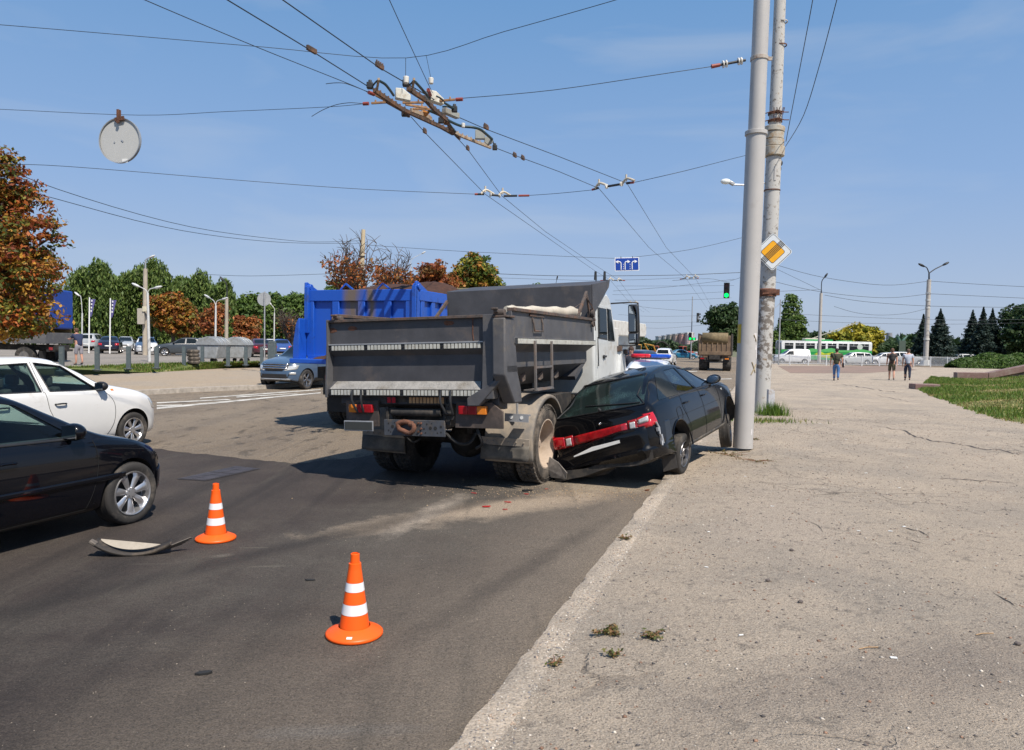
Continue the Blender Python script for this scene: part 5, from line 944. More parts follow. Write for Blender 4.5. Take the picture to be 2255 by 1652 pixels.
# ---- behind the wreck
def far_street():
    g = G(1432, 838, 0); t, c = std_car('police_car', 'sedan', W2, 'white police saloon with red and blue light bar behind the crashed hatchback', 'police car', (4.55, 24.6, 0), 17, local=(1.0, 0), detail=1, plate=True)
    b = MB(); b.box((.95, 0, 1.50), (.24, 1.2, .03)); lb = b.build('light_bar', M['plas'], t, bevel=.01)
    for s, m, nm in ((1, mat('beacon_red', (.62, .01, .02), .2, coat=1), 'red_beacon'), (-1, mat('beacon_blue', (.01, .08, .5), .2, coat=1), 'blue_beacon')):
        b = MB(); b.box((.95, s*.325, 1.575), (.26, .65, .13)); b.build(nm, m, lb, bevel=.05, segs=3)
    b = MB(); b.cyl((.35, .1, 1.40), (.30, .1, 1.62), .006); b.build('aerial', M['plas'], t)
    c.decal('tailgate_panel', [(-.62, 1.18), (.62, 1.18), (.56, 1.40), (-.56, 1.40)], '-x', W2, off=.014); c.decal('blue_stripe', [(-.4, .86), (.4, .86), (.4, .94), (-.4, .94)], '-x', mat('police_blue', (.02, .10, .42), .4), off=.008); 
    for ax in ('-y', '+y'): c.decal('blue_stripe', [(-.8, .62), (3.1, .62), (3.1, .76), (-.8, .78)], ax, mat('police_blue', (.02, .10, .42), .4), off=.006, nu=20)
    def fc(name, tpl, pt, X, Y, hd, label, loc=(1.3, 0), cat='car'): return std_car(name, tpl, pt, label, cat, (X, Y, 0), hd, None, detail=0, local=loc)
    def at(px, Y): return (px-1127)/1650*Y
    fc('dark_suv', 'suv', K2, at(1415, 36), 36, 30, 'dark blue sport utility car behind the police light bar')
    fc('white_suv', 'suv', W2, at(1464, 75), 75, 19, 'white sport utility car seen from behind, left of the teal saloon')
    fc('teal_saloon', 'sedan', Tl, at(1502, 112), 112, 92, 'teal blue saloon crossing the junction left of the traffic light post')
    fc('silver_car', 'sedan', Sv, at(1560, 118), 118, 96, 'silver car far off behind the brown tipper')
    # far construction vehicles, seen as shapes
    def machine(name, label, X, Y, col, hd=80):
        t = empty(name, label, 'machine', (X, Y, 0), hd); m = mat('m_'+name, col, .5, dirt=(.1, .08, .05), damt=.4); b = MB(); b.box((0, 0, 1.2), (3.6, 1.8, .8)); b.box((-1.0, 0, 2.1), (1.3, 1.6, 1.4)); b.build('body', m, t, bevel=.1)
        b = MB(); b.box((-1.0, -.82, 2.2), (1.0, .03, .9)); b.box((-1.0, .82, 2.2), (1.0, .03, .9)); b.box((-1.67, 0, 2.2), (.03, 1.3, .9)); b.build('cab_glass', M['dkglass'], t)
        for x in (-1.2, 1.2):
            for s in (-1, 1): b = MB(); b.cyl((x, s*.75, .6), (x, s*1.05, .6), .6, n=20); b.cyl((x, s*1.05, .6), (x, s*1.07, .6), .3, n=14, mi=1); b.build('wheel', [M['tyre'], m], t)
        t.scale = (.7,)*3
        return t, m
    t, m = machine('yellow_excavator', 'yellow wheeled excavator with folded arm right of the tipper mirror', at(1412, 95), 95, (.42, .22, .02)); t.scale = (.75,)*3; b = MB(); b.tube([(1.2, 0, 1.5), (.4, 0, 2.9), (2.0, .0, 2.6), (2.4, 0, 1.6)], [.2, .18, .15, .12], 8); b.build('arm', m, t)
    b = MB(); b.tube(spline([(2.6, .3, 2.9), (3.6, .3, 3.3), (4.8, .3, 2.6), (5.0, .3, 1.8)]), .13, 8); b.build('hose', M['black'], t)
    machine('red_tractor', 'red tractor standing beyond the teal saloon', at(1508, 130), 130, (.35, .05, .03), 60); machine('red_tractor', 'small red machine farther left, between excavator and white car', at(1452, 140), 140, (.4, .06, .03), 100)
    # mobile crane
    t = empty('crane_lorry', 'white mobile crane lorry with its boom lying flat, behind the tipper cab', 'crane', (at(1348, 42), 42, 0), 24); cw = mat('crane_white', (.62, .62, .58), .5, dirt=(.35, .3, .25), damt=.4)
    b = MB(); b.box((0, 0, 1.1), (9, 2.3, .5)); b.box((3.8, .5, 2.0), (1.6, 1.2, 1.5)); b.build('carrier', cw, t, bevel=.05); b = MB(); b.box((0, -.3, 2.85), (9.5, .7, .8)); b.box((1.0, -.3, 2.85), (8.5, .55, .6)); b.box((-3.4, -.2, 2.2), (2, 1.6, 1.2)); b.build('boom', cw, t, bevel=.04)
    for x in (-3.2, -1.8, 2, 3.4):
        for s in (-1, 1): b = MB(); b.cyl((x, s*.8, .55), (x, s*1.15, .55), .55, n=18); b.build('wheel', M['tyre'], t)
    # brown tipper waiting at the lights
    brown = mat('tipper_brown', (.15, .10, .062), .7, var=.25, scale=2, dirt=(.26, .18, .11), damt=.5, dscale=1.5); bd_ = mat('tipper_brown_dark', (.04, .032, .026), .8, var=.3)
    g = G(1572, 817, 0); t = empty('brown_tipper', 'rusty brown tipper truck seen from behind, waiting at the green lights', 'truck', (g.x, g.y, 0), 17)
    b = MB(); b.box((.1, 0, 2.0), (.12, 2.5, 1.6)); tg = b.build('tailgate', brown, t)
    b = MB(); b.add([(.02, 1.0, 2.15), (.02, -1.0, 2.15), (-.16, -1.0, 2.7), (-.16, 1.0, 2.7), (.15, 1.0, 3.05), (.15, -1.0, 3.05)], [(0, 1, 2, 3), (3, 2, 5, 4)]); o = b.build('folded_sheet', mat('sheet_olive', (.17, .13, .07), .85, var=.4, scale=3), t, smooth=30); md = o.modifiers.new('t', 'SOLIDIFY'); md.thickness = .05
    for y in (-.95, -.57, -.2, .2, .57, .95): b = MB(); b.box((.02, y, 1.9), (.07, .08, .85)); b.build('rib', brown, tg)
    b = MB(); b.box((.02, 0, 1.42), (.10, 2.5, .28)); b.build('bottom_beam', brown, tg, bevel=.01)
    for s in (-1, 1):
        b = MB(); b.box((2.4, s*1.28, 2.1), (4.8, .1, 1.75)); b.build('bed_side', bd_, t, bevel=.02); b = MB(); b.box((.0, s*.9, .95), (.08, .5, .2)); b.build('lamp_bracket', bd_, t); b = MB(); b.box((-.06, s*.95, .98), (.03, .3, .1)); b.build('tail_lamp', M['amber'] if s < 0 else redm_, t)
        for x in (.9, 2.2, 6.0): b = MB(); b.cyl((x, s*.62, .53), (x, s*1.22, .53), .53, n=28); b.build('wheel', M['tyre'], t)
    b = MB(); b.box((2.5, 0, 1.1), (5.5, .8, .35)); b.box((.1, 0, .75), (.1, 2.3, .1)); b.box((.15, 0, .95), (.1, 1.1, .5)); b.build('chassis_frame', chass, t); b = MB(); b.box((6.0, 0, 1.9), (1.8, 2.4, 2.0)); b.build('cab', brown, t, bevel=.08)
far_street()
# ---- beyond the fence on the right
FZ = .02
def rc(name, tpl, pt, px, Y, hd, label, cat='car'): return std_car(name, tpl, pt, label, cat, ((px-1127)/1650*Y, Y, FZ), hd, 'cars in the street behind the railings', detail=0)
rc('white_panel_van', 'van', W2, 1741, 92, -88, 'small white panel van in front of the green trolleybus', 'van')
rc('parked_wagon', 'wagon', Lg, 1878, 93, -90, 'white estate car behind the railings, right of the first pedestrian')
rc('parked_wagon', 'wagon', W2, 1945, 95, -92, 'white car behind the railings, left of the man with the rucksack')
rc('parked_suv', 'suv', Sv, 1992, 95, 92, 'silver sport utility car half hidden behind the two walking men')
rc('parked_wagon', 'wagon', Lg, 2112, 97, -90, 'silver estate car behind the railings, right of the tall lamp post')
rc('parked_car', 'sedan', W2, 2182, 104, -90, 'white car mostly hidden behind the clipped hedge')
def trolleybus():
    Y = 100; t = empty('trolleybus', 'green and white trolleybus with painted hills, behind the railings', 'trolleybus', ((1810-1127)/1650*Y, Y, 0), -88)
    gr = mat('bus_green', (.015, .30, .065), .4, coat=.3); wh = mat('bus_white', (.7, .72, .72), .4); L_ = 11.8; h2 = L_/2
    b = MB(); b.box((0, 0, 1.1), (L_, 2.5, 1.3), 0); b.box((0, 0, 2.27), (L_, 2.5, 1.05), 1); b.box((0, 0, 2.86), (L_-.1, 2.44, .14), 1); b.build('body', [gr, wh], t, bevel=.08)
    for s in (-1, 1):
        for i in range(8):
            x = -h2+1.0+i*1.4; b = MB(); b.box((x, s*1.255, 2.22), (1.12, .02, .82)); w_ = b.build('window', M['dkglass'], t, bevel=.01); b = MB(); b.box((x, s*1.268, 2.36), (1.12, .01, .03)); b.box((x, s*1.268, 2.5), (.03, .01, .26)); b.build('frame', wh, w_)
        hill = [(-h2+.3, 1.75), (-h2+1.5, 2.0), (-h2+2.6, 1.78), (-1.8, 1.76), (-.6, 2.05), (.8, 1.8), (1.9, 1.95), (3.0, 1.74), (h2-.4, 1.74), (h2-.4, 1.5), (-h2+.3, 1.5)]
        b = MB(); b.prism(hill, s*1.262, s*1.272, 'y'); b.build('painted_hills', mat('bus_light_green', (.10, .42, .12), .4), t)
        b = MB(); b.cyl((-h2+1.6, s*1.26, 2.25), (-h2+1.6, s*1.28, 2.25), .36, n=28); b.build('painted_moon', mat('moon_grey', (.5, .55, .5), .6, var=.2, scale=4), t)
        b = MB(); b.prism([(-1.5, 1.0), (-.8, 1.5), (.2, 1.3), (.9, 1.62), (1.6, 1.2), (.5, .8), (-.8, .7)], s*1.258, s*1.266, 'y'); b.build('painted_flowers', mat('bus_yellow', (.45, .5, .03), .5, var=.5, scale=3), t)
        for x in (-3.6, 2.9): b = MB(); b.cyl((x, s*1.0, .48), (x, s*1.27, .48), .48, n=24); b.build('wheel', M['tyre'], t)
    b = MB(); b.box((.8, 0, 3.03), (3.6, 1.3, .22)); b.box((-3.2+.5, 0, 3.0), (1.8, 1.2, .12)); b.build('roof_box', gr, t, bevel=.04); b = MB(); b.box((1.3, 0, 3.22), (2.6, 1.1, .18)); b.build('pole_base', mat('pole_base', (.55, .52, .42), .6), t, bevel=.03)
    for y in (-.3, .3): b = MB(); b.tube([(1.4, y, 3.3), (-4.6, y*1.2, 5.6)], .03, 6); b.build('trolley_pole', mat('pole_tan', (.45, .42, .35), .6), t)
    b = MB(); b.box((-h2-.01, 0, 2.1), (.03, 2.1, 1.1)); b.build('windscreen', M['dkglass'], t); b = MB(); b.box((h2+.01, 0, 2.2), (.03, 2.0, .9)); b.build('rear_window', M['dkglass'], t)
    b = MB(); b.box((h2+.02, 0, 2.75), (.02, 1.2, .2)); b.build('route_box', M['plas'], t)
trolleybus()
# ---------------------------------------------------------------- poles and signs
def pole_pts(px0, z0, px1, zoff):  # base pixel on the ground, top pixel at the same distance
    a = G(px0[0], px0[1], z0); b_ = AT(px1[0], px1[1], a.y); return a, b_
polegrey = mat('pole_grey', (.43, .42, .405), .5, var=.05, scale=2, dirt=(.34, .32, .30), damt=.15, dscale=3, bump=.1)
def grey_pole():
    a = G(1635, 986, .2); t = empty('trolley_wire_pole', 'thick smooth grey steel pole the black hatchback has run into', 'pole', a, 90)
    def z_at(py, px): return AT(px, py, a.y).z-a.z
    z1, z2, z3 = z_at(293, 1652), z_at(130, 1660), z_at(0, 1664)+2.2
    def lean(z): return .012*z
    b = MB(); n = 8; b.tube([(lean(z1*i/n), 0, z1*i/n) for i in range(n+1)], [.160+.003*(1-i/n) for i in range(n+1)], 40); b.build('lower_shaft', polegrey, t, smooth=60)
    b = MB(); b.tube([(lean(z1+(z3-z1)*i/n), 0, z1-.01+(z3-z1)*i/n) for i in range(n+1)], [.133-.004*i/n for i in range(n+1)], 36); b.build('upper_shaft', polegrey, t, smooth=60)
    b = MB(); b.lathe([(.13, -.02), (.182, -.02), (.182, .045), (.135, .055)], 'z', (lean(z1), 0, z1-.02), 36); b.build('collar', polegrey, t, bevel=.004)
    b = MB(); b.lathe([(.130, -.03), (.146, -.03), (.146, .03), (.130, .03)], 'z', (lean(z2), 0, z2), 30); b.box((lean(z2)+.17, -.02, z2), (.07, .03, .06)); b.box((lean(z2)+.16, -.03, z2+.02), (.12, .01, .012)); b.build('clamp', mat('clamp_grey', (.42, .38, .33), .6, dirt=(.2, .1, .06), damt=.4, dscale=9), t, bevel=.003)
    # yellow sticker on the left, faded paint marks, scratched cross
    def patch(name, th, z, w, h, m, r=.1645, n=10, rag=0):
        b = MB(); vs = []
        for j in range(5):
            for i in range(n+1):
                aa = th+(i/n-.5)*w/r; zz = z+(j/4-.5)*h+(random.uniform(-rag, rag) if j in (0, 4) or i in (0, n) else 0); vs.append((lean(zz)+r*math.cos(aa), r*math.sin(aa), zz))
        b.add(vs, [(j*(n+1)+i, j*(n+1)+i+1, (j+1)*(n+1)+i+1, (j+1)*(n+1)+i) for j in range(4) for i in range(n)]); return b.build(name, m, t, smooth=60)
    zz = z_at(733, 1620); patch('sticker', rad(180+8), z_at(735, 1616), .14, .32, mat('sticker_yellow', (.6, .42, .03), .5))
    mk = mat('pole_white_scuff', (.62, .60, .60), .6, var=.2, scale=30); mo = mat('pole_ochre', (.33, .27, .17), .8, var=.3)
    for x_, y_, w_, h_ in ((1650, 742, .06, .12), (1653, 765, .05, .08), (1655, 780, .05, .16), (1657, 792, .03, .14), (1648, 950, .03, .1)):
        off = (x_-(1635+ (986-y_)*.0125))/130.7; th = -math.acos(max(-.95, min(.95, off/.1645))); patch('paint_remnant', th, z_at(y_, x_), w_, h_, mk, rag=.012)
    def stroke(x0, y0, x1, y1):
        b = MB(); P = []
        for k in range(9):
            u = k/8; x_, y_ = x0+(x1-x0)*u, y0+(y1-y0)*u; off = (x_-(1635+(986-y_)*.0125))/130.7; th = -math.acos(max(-.97, min(.97, off/.1645))); z = z_at(y_, x_); P.append((lean(z)+.165*math.cos(th), .165*math.sin(th), z))
        b.tube(P, .011, 6); b.build('cross_stroke', mo, t)
    stroke(1643, 797, 1652, 820); stroke(1654, 802, 1642, 824)
    stroke(1646, 738, 1652, 752)
    return t, a
gp, gpa = grey_pole()
def conc_pole():
    a = G(1676, 906, .2); t = empty('concrete_pole', 'old concrete pole with peeling grey paint, rusty clamps and ring collar, behind the smooth one', 'pole', a, 90)
    Y = a.y
    def q(px, py): v = AT(px, py, Y)-a; return (v.x, 0, v.z)
    old = bpy.data.materials.new('old_pole_paint'); old.use_nodes = True; nt = old.node_tree; b_ = nt.nodes['Principled BSDF']; L = nt.links.new; tc = nd(nt, 'ShaderNodeTexCoord')
    def nz(sc, d=8): n = nd(nt, 'ShaderNodeTexNoise'); n.inputs['Scale'].default_value = sc; n.inputs['Detail'].default_value = d; n.inputs['Roughness'].default_value = .7; L(tc.outputs['Object'], n.inputs[0]); return n.outputs[0]
    sx = nd(nt, 'ShaderNodeSeparateXYZ'); L(tc.outputs['Object'], sx.inputs[0])
    zm = nd(nt, 'ShaderNodeMapRange'); L(sx.outputs[2], zm.inputs[0]); zm.inputs[1].default_value = .7; zm.inputs[2].default_value = 1.4; zm.inputs[3].default_value = -.12; zm.inputs[4].default_value = .04
    zm2 = nd(nt, 'ShaderNodeMapRange'); L(sx.outputs[2], zm2.inputs[0]); zm2.inputs[1].default_value = 3.0; zm2.inputs[2].default_value = 3.6; zm2.inputs[3].default_value = 0; zm2.inputs[4].default_value = -.10
    ad = nd(nt, 'ShaderNodeMath', operation='ADD'); L(zm.outputs[0], ad.inputs[0]); L(zm2.outputs[0], ad.inputs[1]); a2 = nd(nt, 'ShaderNodeMath', operation='ADD'); L(nz(8), a2.inputs[0]); L(ad.outputs[0], a2.inputs[1])
    r1 = nd(nt, 'ShaderNodeMapRange'); L(a2.outputs[0], r1.inputs[0]); r1.inputs[1].default_value = .50; r1.inputs[2].default_value = .56
    m1 = nd(nt, 'ShaderNodeMix', data_type='RGBA'); L(r1.outputs[0], m1.inputs[0]); m1.inputs[6].default_value = (.45, .445, .425, 1); m1.inputs[7].default_value = (.17, .15, .13, 1)
    r2 = nd(nt, 'ShaderNodeMapRange'); L(nz(11, 4), r2.inputs[0]); r2.inputs[1].default_value = .6; r2.inputs[2].default_value = .68; r2.inputs[4].default_value = .8; m2 = nd(nt, 'ShaderNodeMix', data_type='RGBA'); L(r2.outputs[0], m2.inputs[0]); L(m1.outputs[2], m2.inputs[6]); m2.inputs[7].default_value = (.25, .16, .07, 1); L(m2.outputs[2], b_.inputs['Base Color']); b_.inputs['Roughness'].default_value = .8
    ax = [(1675, 906, .215), (1688, 640, .215), (1696, 500, .20), (1703, 348, .195)]
    b = MB(); b.tube([q(x, y) for x, y, r in ax], [r for *_, r in ax], 36); b.build('lower_shaft', old, t, smooth=60)
    ax = [(1703, 350, .165), (1711, 150, .155), (1717, 0, .148), (1724, -160, .14)]; b = MB(); b.tube([q(x, y) for x, y, r in ax], [r for *_, r in ax], 32); b.build('upper_shaft', old, t, smooth=60)
    pr = mat('ring_paint', (.46, .44, .38), .7, var=.15, dirt=(.30, .18, .07), damt=.5, dscale=6)
    for y0, y1, r in ((281, 292, .275), (293, 308, .25), (309, 324, .255), (325, 345, .27)):
        c0, c1 = q(1704.5, y0), q(1703.5, y1); b = MB(); b.cyl(c0, c1, r, r*.98, n=32); b.build('ring', pr, t, bevel=.012)
    for y, r in ((251, .18), (268, .185)):
        c0 = Vector(q(1706, y)); b = MB(); b.lathe([(r-.02, -.03), (r, -.03), (r, .03), (r-.02, .03)], 'z', c0, 24); b.tube([c0+V(-r-.12, -.1, -.03), c0+V(-r, -.16, .0), c0+V(0, -r-.03, .03), c0+V(r, -.16, .0), c0+V(r+.14, -.1, .02)], .013, 6)
        for k in range(6): x = random.uniform(-.14, .14); b.bar(c0+V(x, -r-.02, -.08), c0+V(x+random.uniform(-.05, .05), -r-.05, .1), .015, .015)
        b.build('wire_clamp', M['rust'], t)
    for y, r in ((101*1.0, .16), (420, .205), (49, .155)):
        c0 = Vector(q(1703+ (420-y)*.045 if y < 400 else 1699, y)); b = MB(); b.lathe([(r-.01, -.012), (r+.012, -.012), (r+.012, .012), (r-.01, .012)], 'z', c0, 24); b.build('thin_band', M['rust'] if y != 49 else polegrey, t)
    c0 = Vector(q(1688, 645)); b = MB(); b.lathe([(.20, -.10), (.245, -.10), (.25, -.0), (.26, .0), (.26, .08), (.21, .11)], 'z', c0, 28); b.bar(c0+V(-.2, -.22, -.04), c0+V(.22, -.22, .0), .08, .05); b.box(c0+V(.24, -.08, .01), (.12, .1, .16)); b.build('rusty_band', M['rust'], t, bevel=.008)
    b = MB(); c0 = Vector(q(1699, 385)); b.box(c0+V(.02, -.20, 0), (.05, .02, .38)); b.build('tag_plate', polegrey, t)
    b = MB(); c0 = Vector(q(1719, 360)); b.ell(c0+V(0, -.02, 0), (.04, .04, .07)); b.ell(c0+V(-.03, -.02, -.15), (.04, .04, .07)); b.build('insulator', M['plas'], t)
    # small street light on a short arm to the left
    b = MB(); c1 = Vector(q(1700, 400)); c2 = Vector(q(1616, 407)); b.tube([c1, (c1+c2)/2+V(0, 0, -.06), c2], .022, 8); ar = b.build('lamp_arm', M['galv'], t)
    b = MB(); c3 = Vector(q(1595, 400)); b.bar(c2, (c2+c3)/2+V(0, 0, .03), .10, .09); b.build('lamp_housing', M['galv'], ar, bevel=.02); b = MB(); b.ell(c3+V(.03, 0, 0), (.14, .08, .075)); b.build('lamp_shade', mat('opal', (.7, .74, .72), .3), ar)
    return t, a
cp, cpa = conc_pole()
def diamond():
    Y = cpa.y-.35; c = AT(1701, 555, Y); t = empty('priority_road_end_sign', 'white bordered yellow diamond sign crossed by black stripes on the concrete pole', 'road sign', c, 90+18.6-8)
    # local x: out of the face is -y
    def dia(name, s, y, m, rr=.04, th=.004):
        P = []
        for k in range(4):
            a0 = rad(90*k); cx, cz = (s-rr*1.414)*math.cos(a0), (s-rr*1.414)*math.sin(a0)
            for j in range(7): aa = a0+rad(-45+15*j); P.append((cx+rr*math.cos(aa), cz+rr*math.sin(aa)))
        b = MB(); b.prism(P, y, y-th, 'y'); return b.build(name, m, t, bevel=0)
    S_ = .50
    dia('plate', S_, 0, mat('sign_white', (.66, .70, .72), .4, var=.03), .06, .006); dia('black_line', S_-.025, -.007, M['plas'], .055, .0015); dia('white_field', S_-.042, -.009, mat('sign_white', (.6, .66, .7)), .05, .0015)
    dia('inner_line', .315, -.011, M['plas'], .05, .0015); dia('yellow_field', .297, -.013, mat('sign_yellow', (.85, .40, .01), .4, var=.03), .045, .0015)
    b = MB(); d = Vector((.7071, 0, .7071)); n_ = Vector((.7071, 0, -.7071))
    for k in range(5):
        o = n_*((k-2)*.034)+V(0, -.0165, 0); b.bar(o-d*.345, o+d*.345, .0015, .018, up=(n_.x, 0, n_.z))
    b.build('stripes', M['plas'], t); b = MB(); b.box((0, .03, 0), (.06, .05, .8)); b.box((0, .15, .2), (.05, .3, .04)); b.build('bracket', M['galv'], t)
diamond()
b = MB(); g = G(1694, 911, .2); b.prism([(-.06, -.06), (.10, -.06), (.10, -.045), (-.045, -.045), (-.045, .09), (-.06, .09)], 0, .63, 'z'); o = b.build('angle_post', mat('angle_white', (.5, .51, .53), .5, dirt=(.3, .2, .12), damt=.35, dscale=9), bevel=.002); o.location = g; tag(o, 'short whitish angle iron post standing at the foot of the concrete pole', 'post')
# ---------------------------------------------------------------- overhead wires
def wire(name, pts, label, r=.008, sag=None, group=None):
    b = MB(); b.tube(spline(pts, 5) if len(pts) > 2 and name != 'trolley_wire' else pts, r*.8, 6); return tag(b.build(name, M['wire'], smooth=80), label, 'wire', group)
def wz(px, z): return [G(x, y, z) for x, y in px]
Z = 6.0
wire('trolley_wire', wz([(-10, -404), (500, 0), (685, 112), (812, 192)], Z), 'left trolley wire running from the top edge down to the wire crossing', .010)
wire('trolley_wire', wz([(60, -396), (622, 0), (836, 150), (893, 183), (960, 222)], Z), 'trolley wire parallel to it, passing over the crossing near the white insulator', .010)
wire('trolley_wire', wz([(1088, 325), (1140, 345), (1230, 378), (1318, 415), (1429, 546), (1510, 613.6), (1557, 680)], Z), 'trolley wire from the crossing tail, bending at the right hanger towards the junction', .009)
wire('trolley_wire', wz([(1008, 258), (1070, 285), (1230, 345), (1380, 404), (1467, 546), (1530, 612), (1565, 673)], Z), 'outermost right trolley wire above the grey tipper, bending at the right hanger', .009)
wire('trolley_wire', wz([(905, 258), (935, 292), (1068, 428), (1200, 520), (1310, 597), (1343, 617), (1386.5, 667), (1418, 688)], Z), 'leftmost trolley wire leaving the crossing through the left hanger', .009)
wire('trolley_wire', wz([(1010, 308), (1030, 330), (1105, 432), (1200, 510), (1305, 581), (1361.7, 617), (1399, 667), (1429.7, 688)], Z), 'trolley wire just right of the leftmost one, through the left hanger', .009)
wire('span_wire', wz([(-900, -5), (-80, 50), (0, 55), (300, 80), (580, 104), (895, 128), (1110, 70), (1350, 2), (1500, -45)], 6.6), 'topmost span wire dipping to a low point above the crossing', .006)
wire('span_wire', wz([(-900, 212), (-80, 238), (0, 241), (305, 254), (500, 246), (720, 236), (800, 229)], Z+.15), 'span wire from which the round sign hangs', .006)
gpt = gpa+Vector((.08, 0, 0)); pc_ = AT(1641, 133, gpa.y)
wire('span_wire', [G(1015, 217, Z+.1), (G(1015, 217, Z+.1)*.55+AT(1480, 160, gpa.y-.2)*.45)+V(0, 0, -.05), AT(1480, 160, gpa.y-.1), AT(1566, 147, gpa.y)], 'span wire from the crossing to the smooth grey pole', .007)
b = MB(); A1, A2 = AT(1566, 147, gpa.y), AT(1641, 133, gpa.y); dd = A2-A1
b.cyl(A1, A1+dd*.25, .035, .03, mi=0, n=12); b.cyl(A1+dd*.25, A2, .022, mi=1, n=12)
for f in (.33, .42, .78, .86): b.cyl(A1+dd*f, A1+dd*(f+.03), .06, mi=2, n=14)
tag(b.build('pole_insulator', [mat('ins_red', (.26, .05, .035), .5), M['darkm'], mat('porcelain', (.7, .68, .62), .25)]), 'red and white insulator rod joining the span wire to the grey pole', 'insulator')
wire('span_wire', wz([(-900, 308), (-80, 357), (150, 367), (560, 400), (800, 417), (1050, 428)], Z+.1), 'long span wire leading in from the left to the left hanger', .009)
wire('span_wire', wz([(1160, 431), (1230, 426), (1310, 418)], Z+.1), 'short span wire between the left and the right hanger', .009)
wire('span_wire', [G(1392, 403, Z+.1), G(1510, 376, Z+.3), AT(1640, 343, 23.4), AT(1705, 330, cpa.y)], 'span wire from the right hanger to the concrete pole', .009)
wire('feeder_cable', [AT(-700, 60, 26), AT(-100, 320, 31), AT(130, 418, 34), AT(420, 500, 42), AT(640, 530, 52), AT(720, 533, 58), AT(798, 530, 64)], 'upper of two drooping cables running to the bare concrete pole', .02)
wire('feeder_cable', [AT(-700, 150, 26), AT(-100, 370, 31), AT(130, 440, 34), AT(400, 508, 42), AT(620, 534, 52), AT(798, 536, 64)], 'lower of two drooping cables running to the bare concrete pole', .02)
wire('guy_wire', wz([(-50, -170), (230, -40), (318, 0), (560, 102), (780, 190), (812, 206)], Z+.05), 'thin wire from the top left corner area joining the crossing at its red tip', .007)
wire('guy_wire', wz([(830, -70), (857, 0), (940, 180), (952, 205)], Z+.05), 'steep wire dropping from the top edge onto the white box', .007)
wire('dropper', [G(893, 128, 6.6), G(893, 176, Z+.25)], 'left short dropper above the crossing', .006); wire('dropper', [G(938, 122, 6.6), G(950, 180, Z+.2)], 'right short dropper holding a small insulator above the crossing', .005)
wire('pole_cable', [AT(1800, -80, 14), AT(1789, 0, 15), AT(1757, 170, 17.5), AT(1730, 312, cpa.y)], 'left of two dark cables rising steeply right of the concrete pole', .011)
wire('pole_cable', [AT(1862, -80, 14), AT(1842, 0, 15), AT(1805, 140, 16.5), AT(1769, 254, 18), AT(1729, 323, cpa.y)], 'right of two dark cables, sagging away from the concrete pole', .011)
wire('span_wire', [AT(810, 540, 60), AT(971, 551, 60), AT(1081, 557, 60), AT(1345, 569, 60), AT(1400, 566, 60), AT(1518, 550, 60), AT(1620, 527, 60), AT(1690, 508, 60)], 'span wire carrying the blue lane sign', .02)
wire('span_wire', [AT(430, 603, 55), AT(550, 608, 55), AT(731, 603, 55)], 'distant wire in front of the sky left of the blue tipper', .018)
far_w = [('dark thick span wire just above the distant junction', [(1090, 603), (1200, 607), (1305, 608), (1489, 606), (1616, 601), (1700, 597)], 75, .035), ('span wire starting behind the tipper canopy', [(1090, 612), (1300, 618), (1343, 617), (1410, 616), (1500, 612)], 78, .02),
 ('rising wire below the blue lane sign', [(1350, 641), (1420, 636), (1493, 630), (1616, 615)], 85, .022), ('level wire under the lane sign', [(1357, 630), (1480, 630), (1616, 629)], 90, .02), ('third level wire over the junction', [(1348, 649), (1450, 650), (1592, 643)], 95, .022), ('fourth level wire over the junction', [(1353, 661), (1450, 662), (1530, 660), (1610, 656)], 100, .022),
 ('wire at the height of the tipper mirror top', [(1361, 667), (1430, 678), (1520, 685)], 105, .022), ('wire behind the tipper mirror', [(1361, 693), (1440, 697), (1560, 695)], 110, .02), ('lower wire behind the tipper mirror', [(1400, 709), (1480, 711), (1560, 708)], 110, .02), ('lowest wire above the far flats', [(1400, 721), (1460, 723), (1550, 716)], 120, .022)]
for lb, pts, Y, r in far_w: wire('overhead_wire', [AT(x, y, Y) for x, y in pts], lb, r)
rw = [('upper sagging wire between the two right lamp posts', [(1710, 584), (1807, 610), (1944, 628), (2040, 620)], .03), ('wire from the tall double lamp post to the right edge, uppermost', [(2044, 619), (2150, 626), (2300, 634)], .03), ('middle sagging wire between the two right lamp posts', [(1703, 620), (1807, 643), (1944, 656), (2041, 648)], .03),
 ('middle wire from the double lamp post to the right edge', [(2044, 647), (2150, 652), (2300, 659)], .03), ('lower long wire crossing to the right edge', [(1815, 650), (1900, 664), (2040, 674), (2220, 677), (2300, 677)], .03), ('lowest deep sagging wire left of the double lamp post', [(1836, 675), (1880, 688), (1931, 694), (1990, 691), (2040, 680)], .025),
 ('short wire from concrete pole to first right lamp post', [(1708, 642), (1760, 640), (1808, 638)], .025), ('thin wire far behind the yellow tree', [(1715, 690), (1900, 699), (2100, 705), (2300, 703)], .022), ('second thin wire far behind the spruces', [(1715, 704), (1900, 712), (2100, 714), (2300, 710)], .022), ('steep thin wire right of the concrete pole', [(1706, 591), (1750, 612), (1806, 639)], .022)]
for lb, pts, r in rw: wire('overhead_wire', [AT(x, y, 86) for x, y in pts], lb, r)
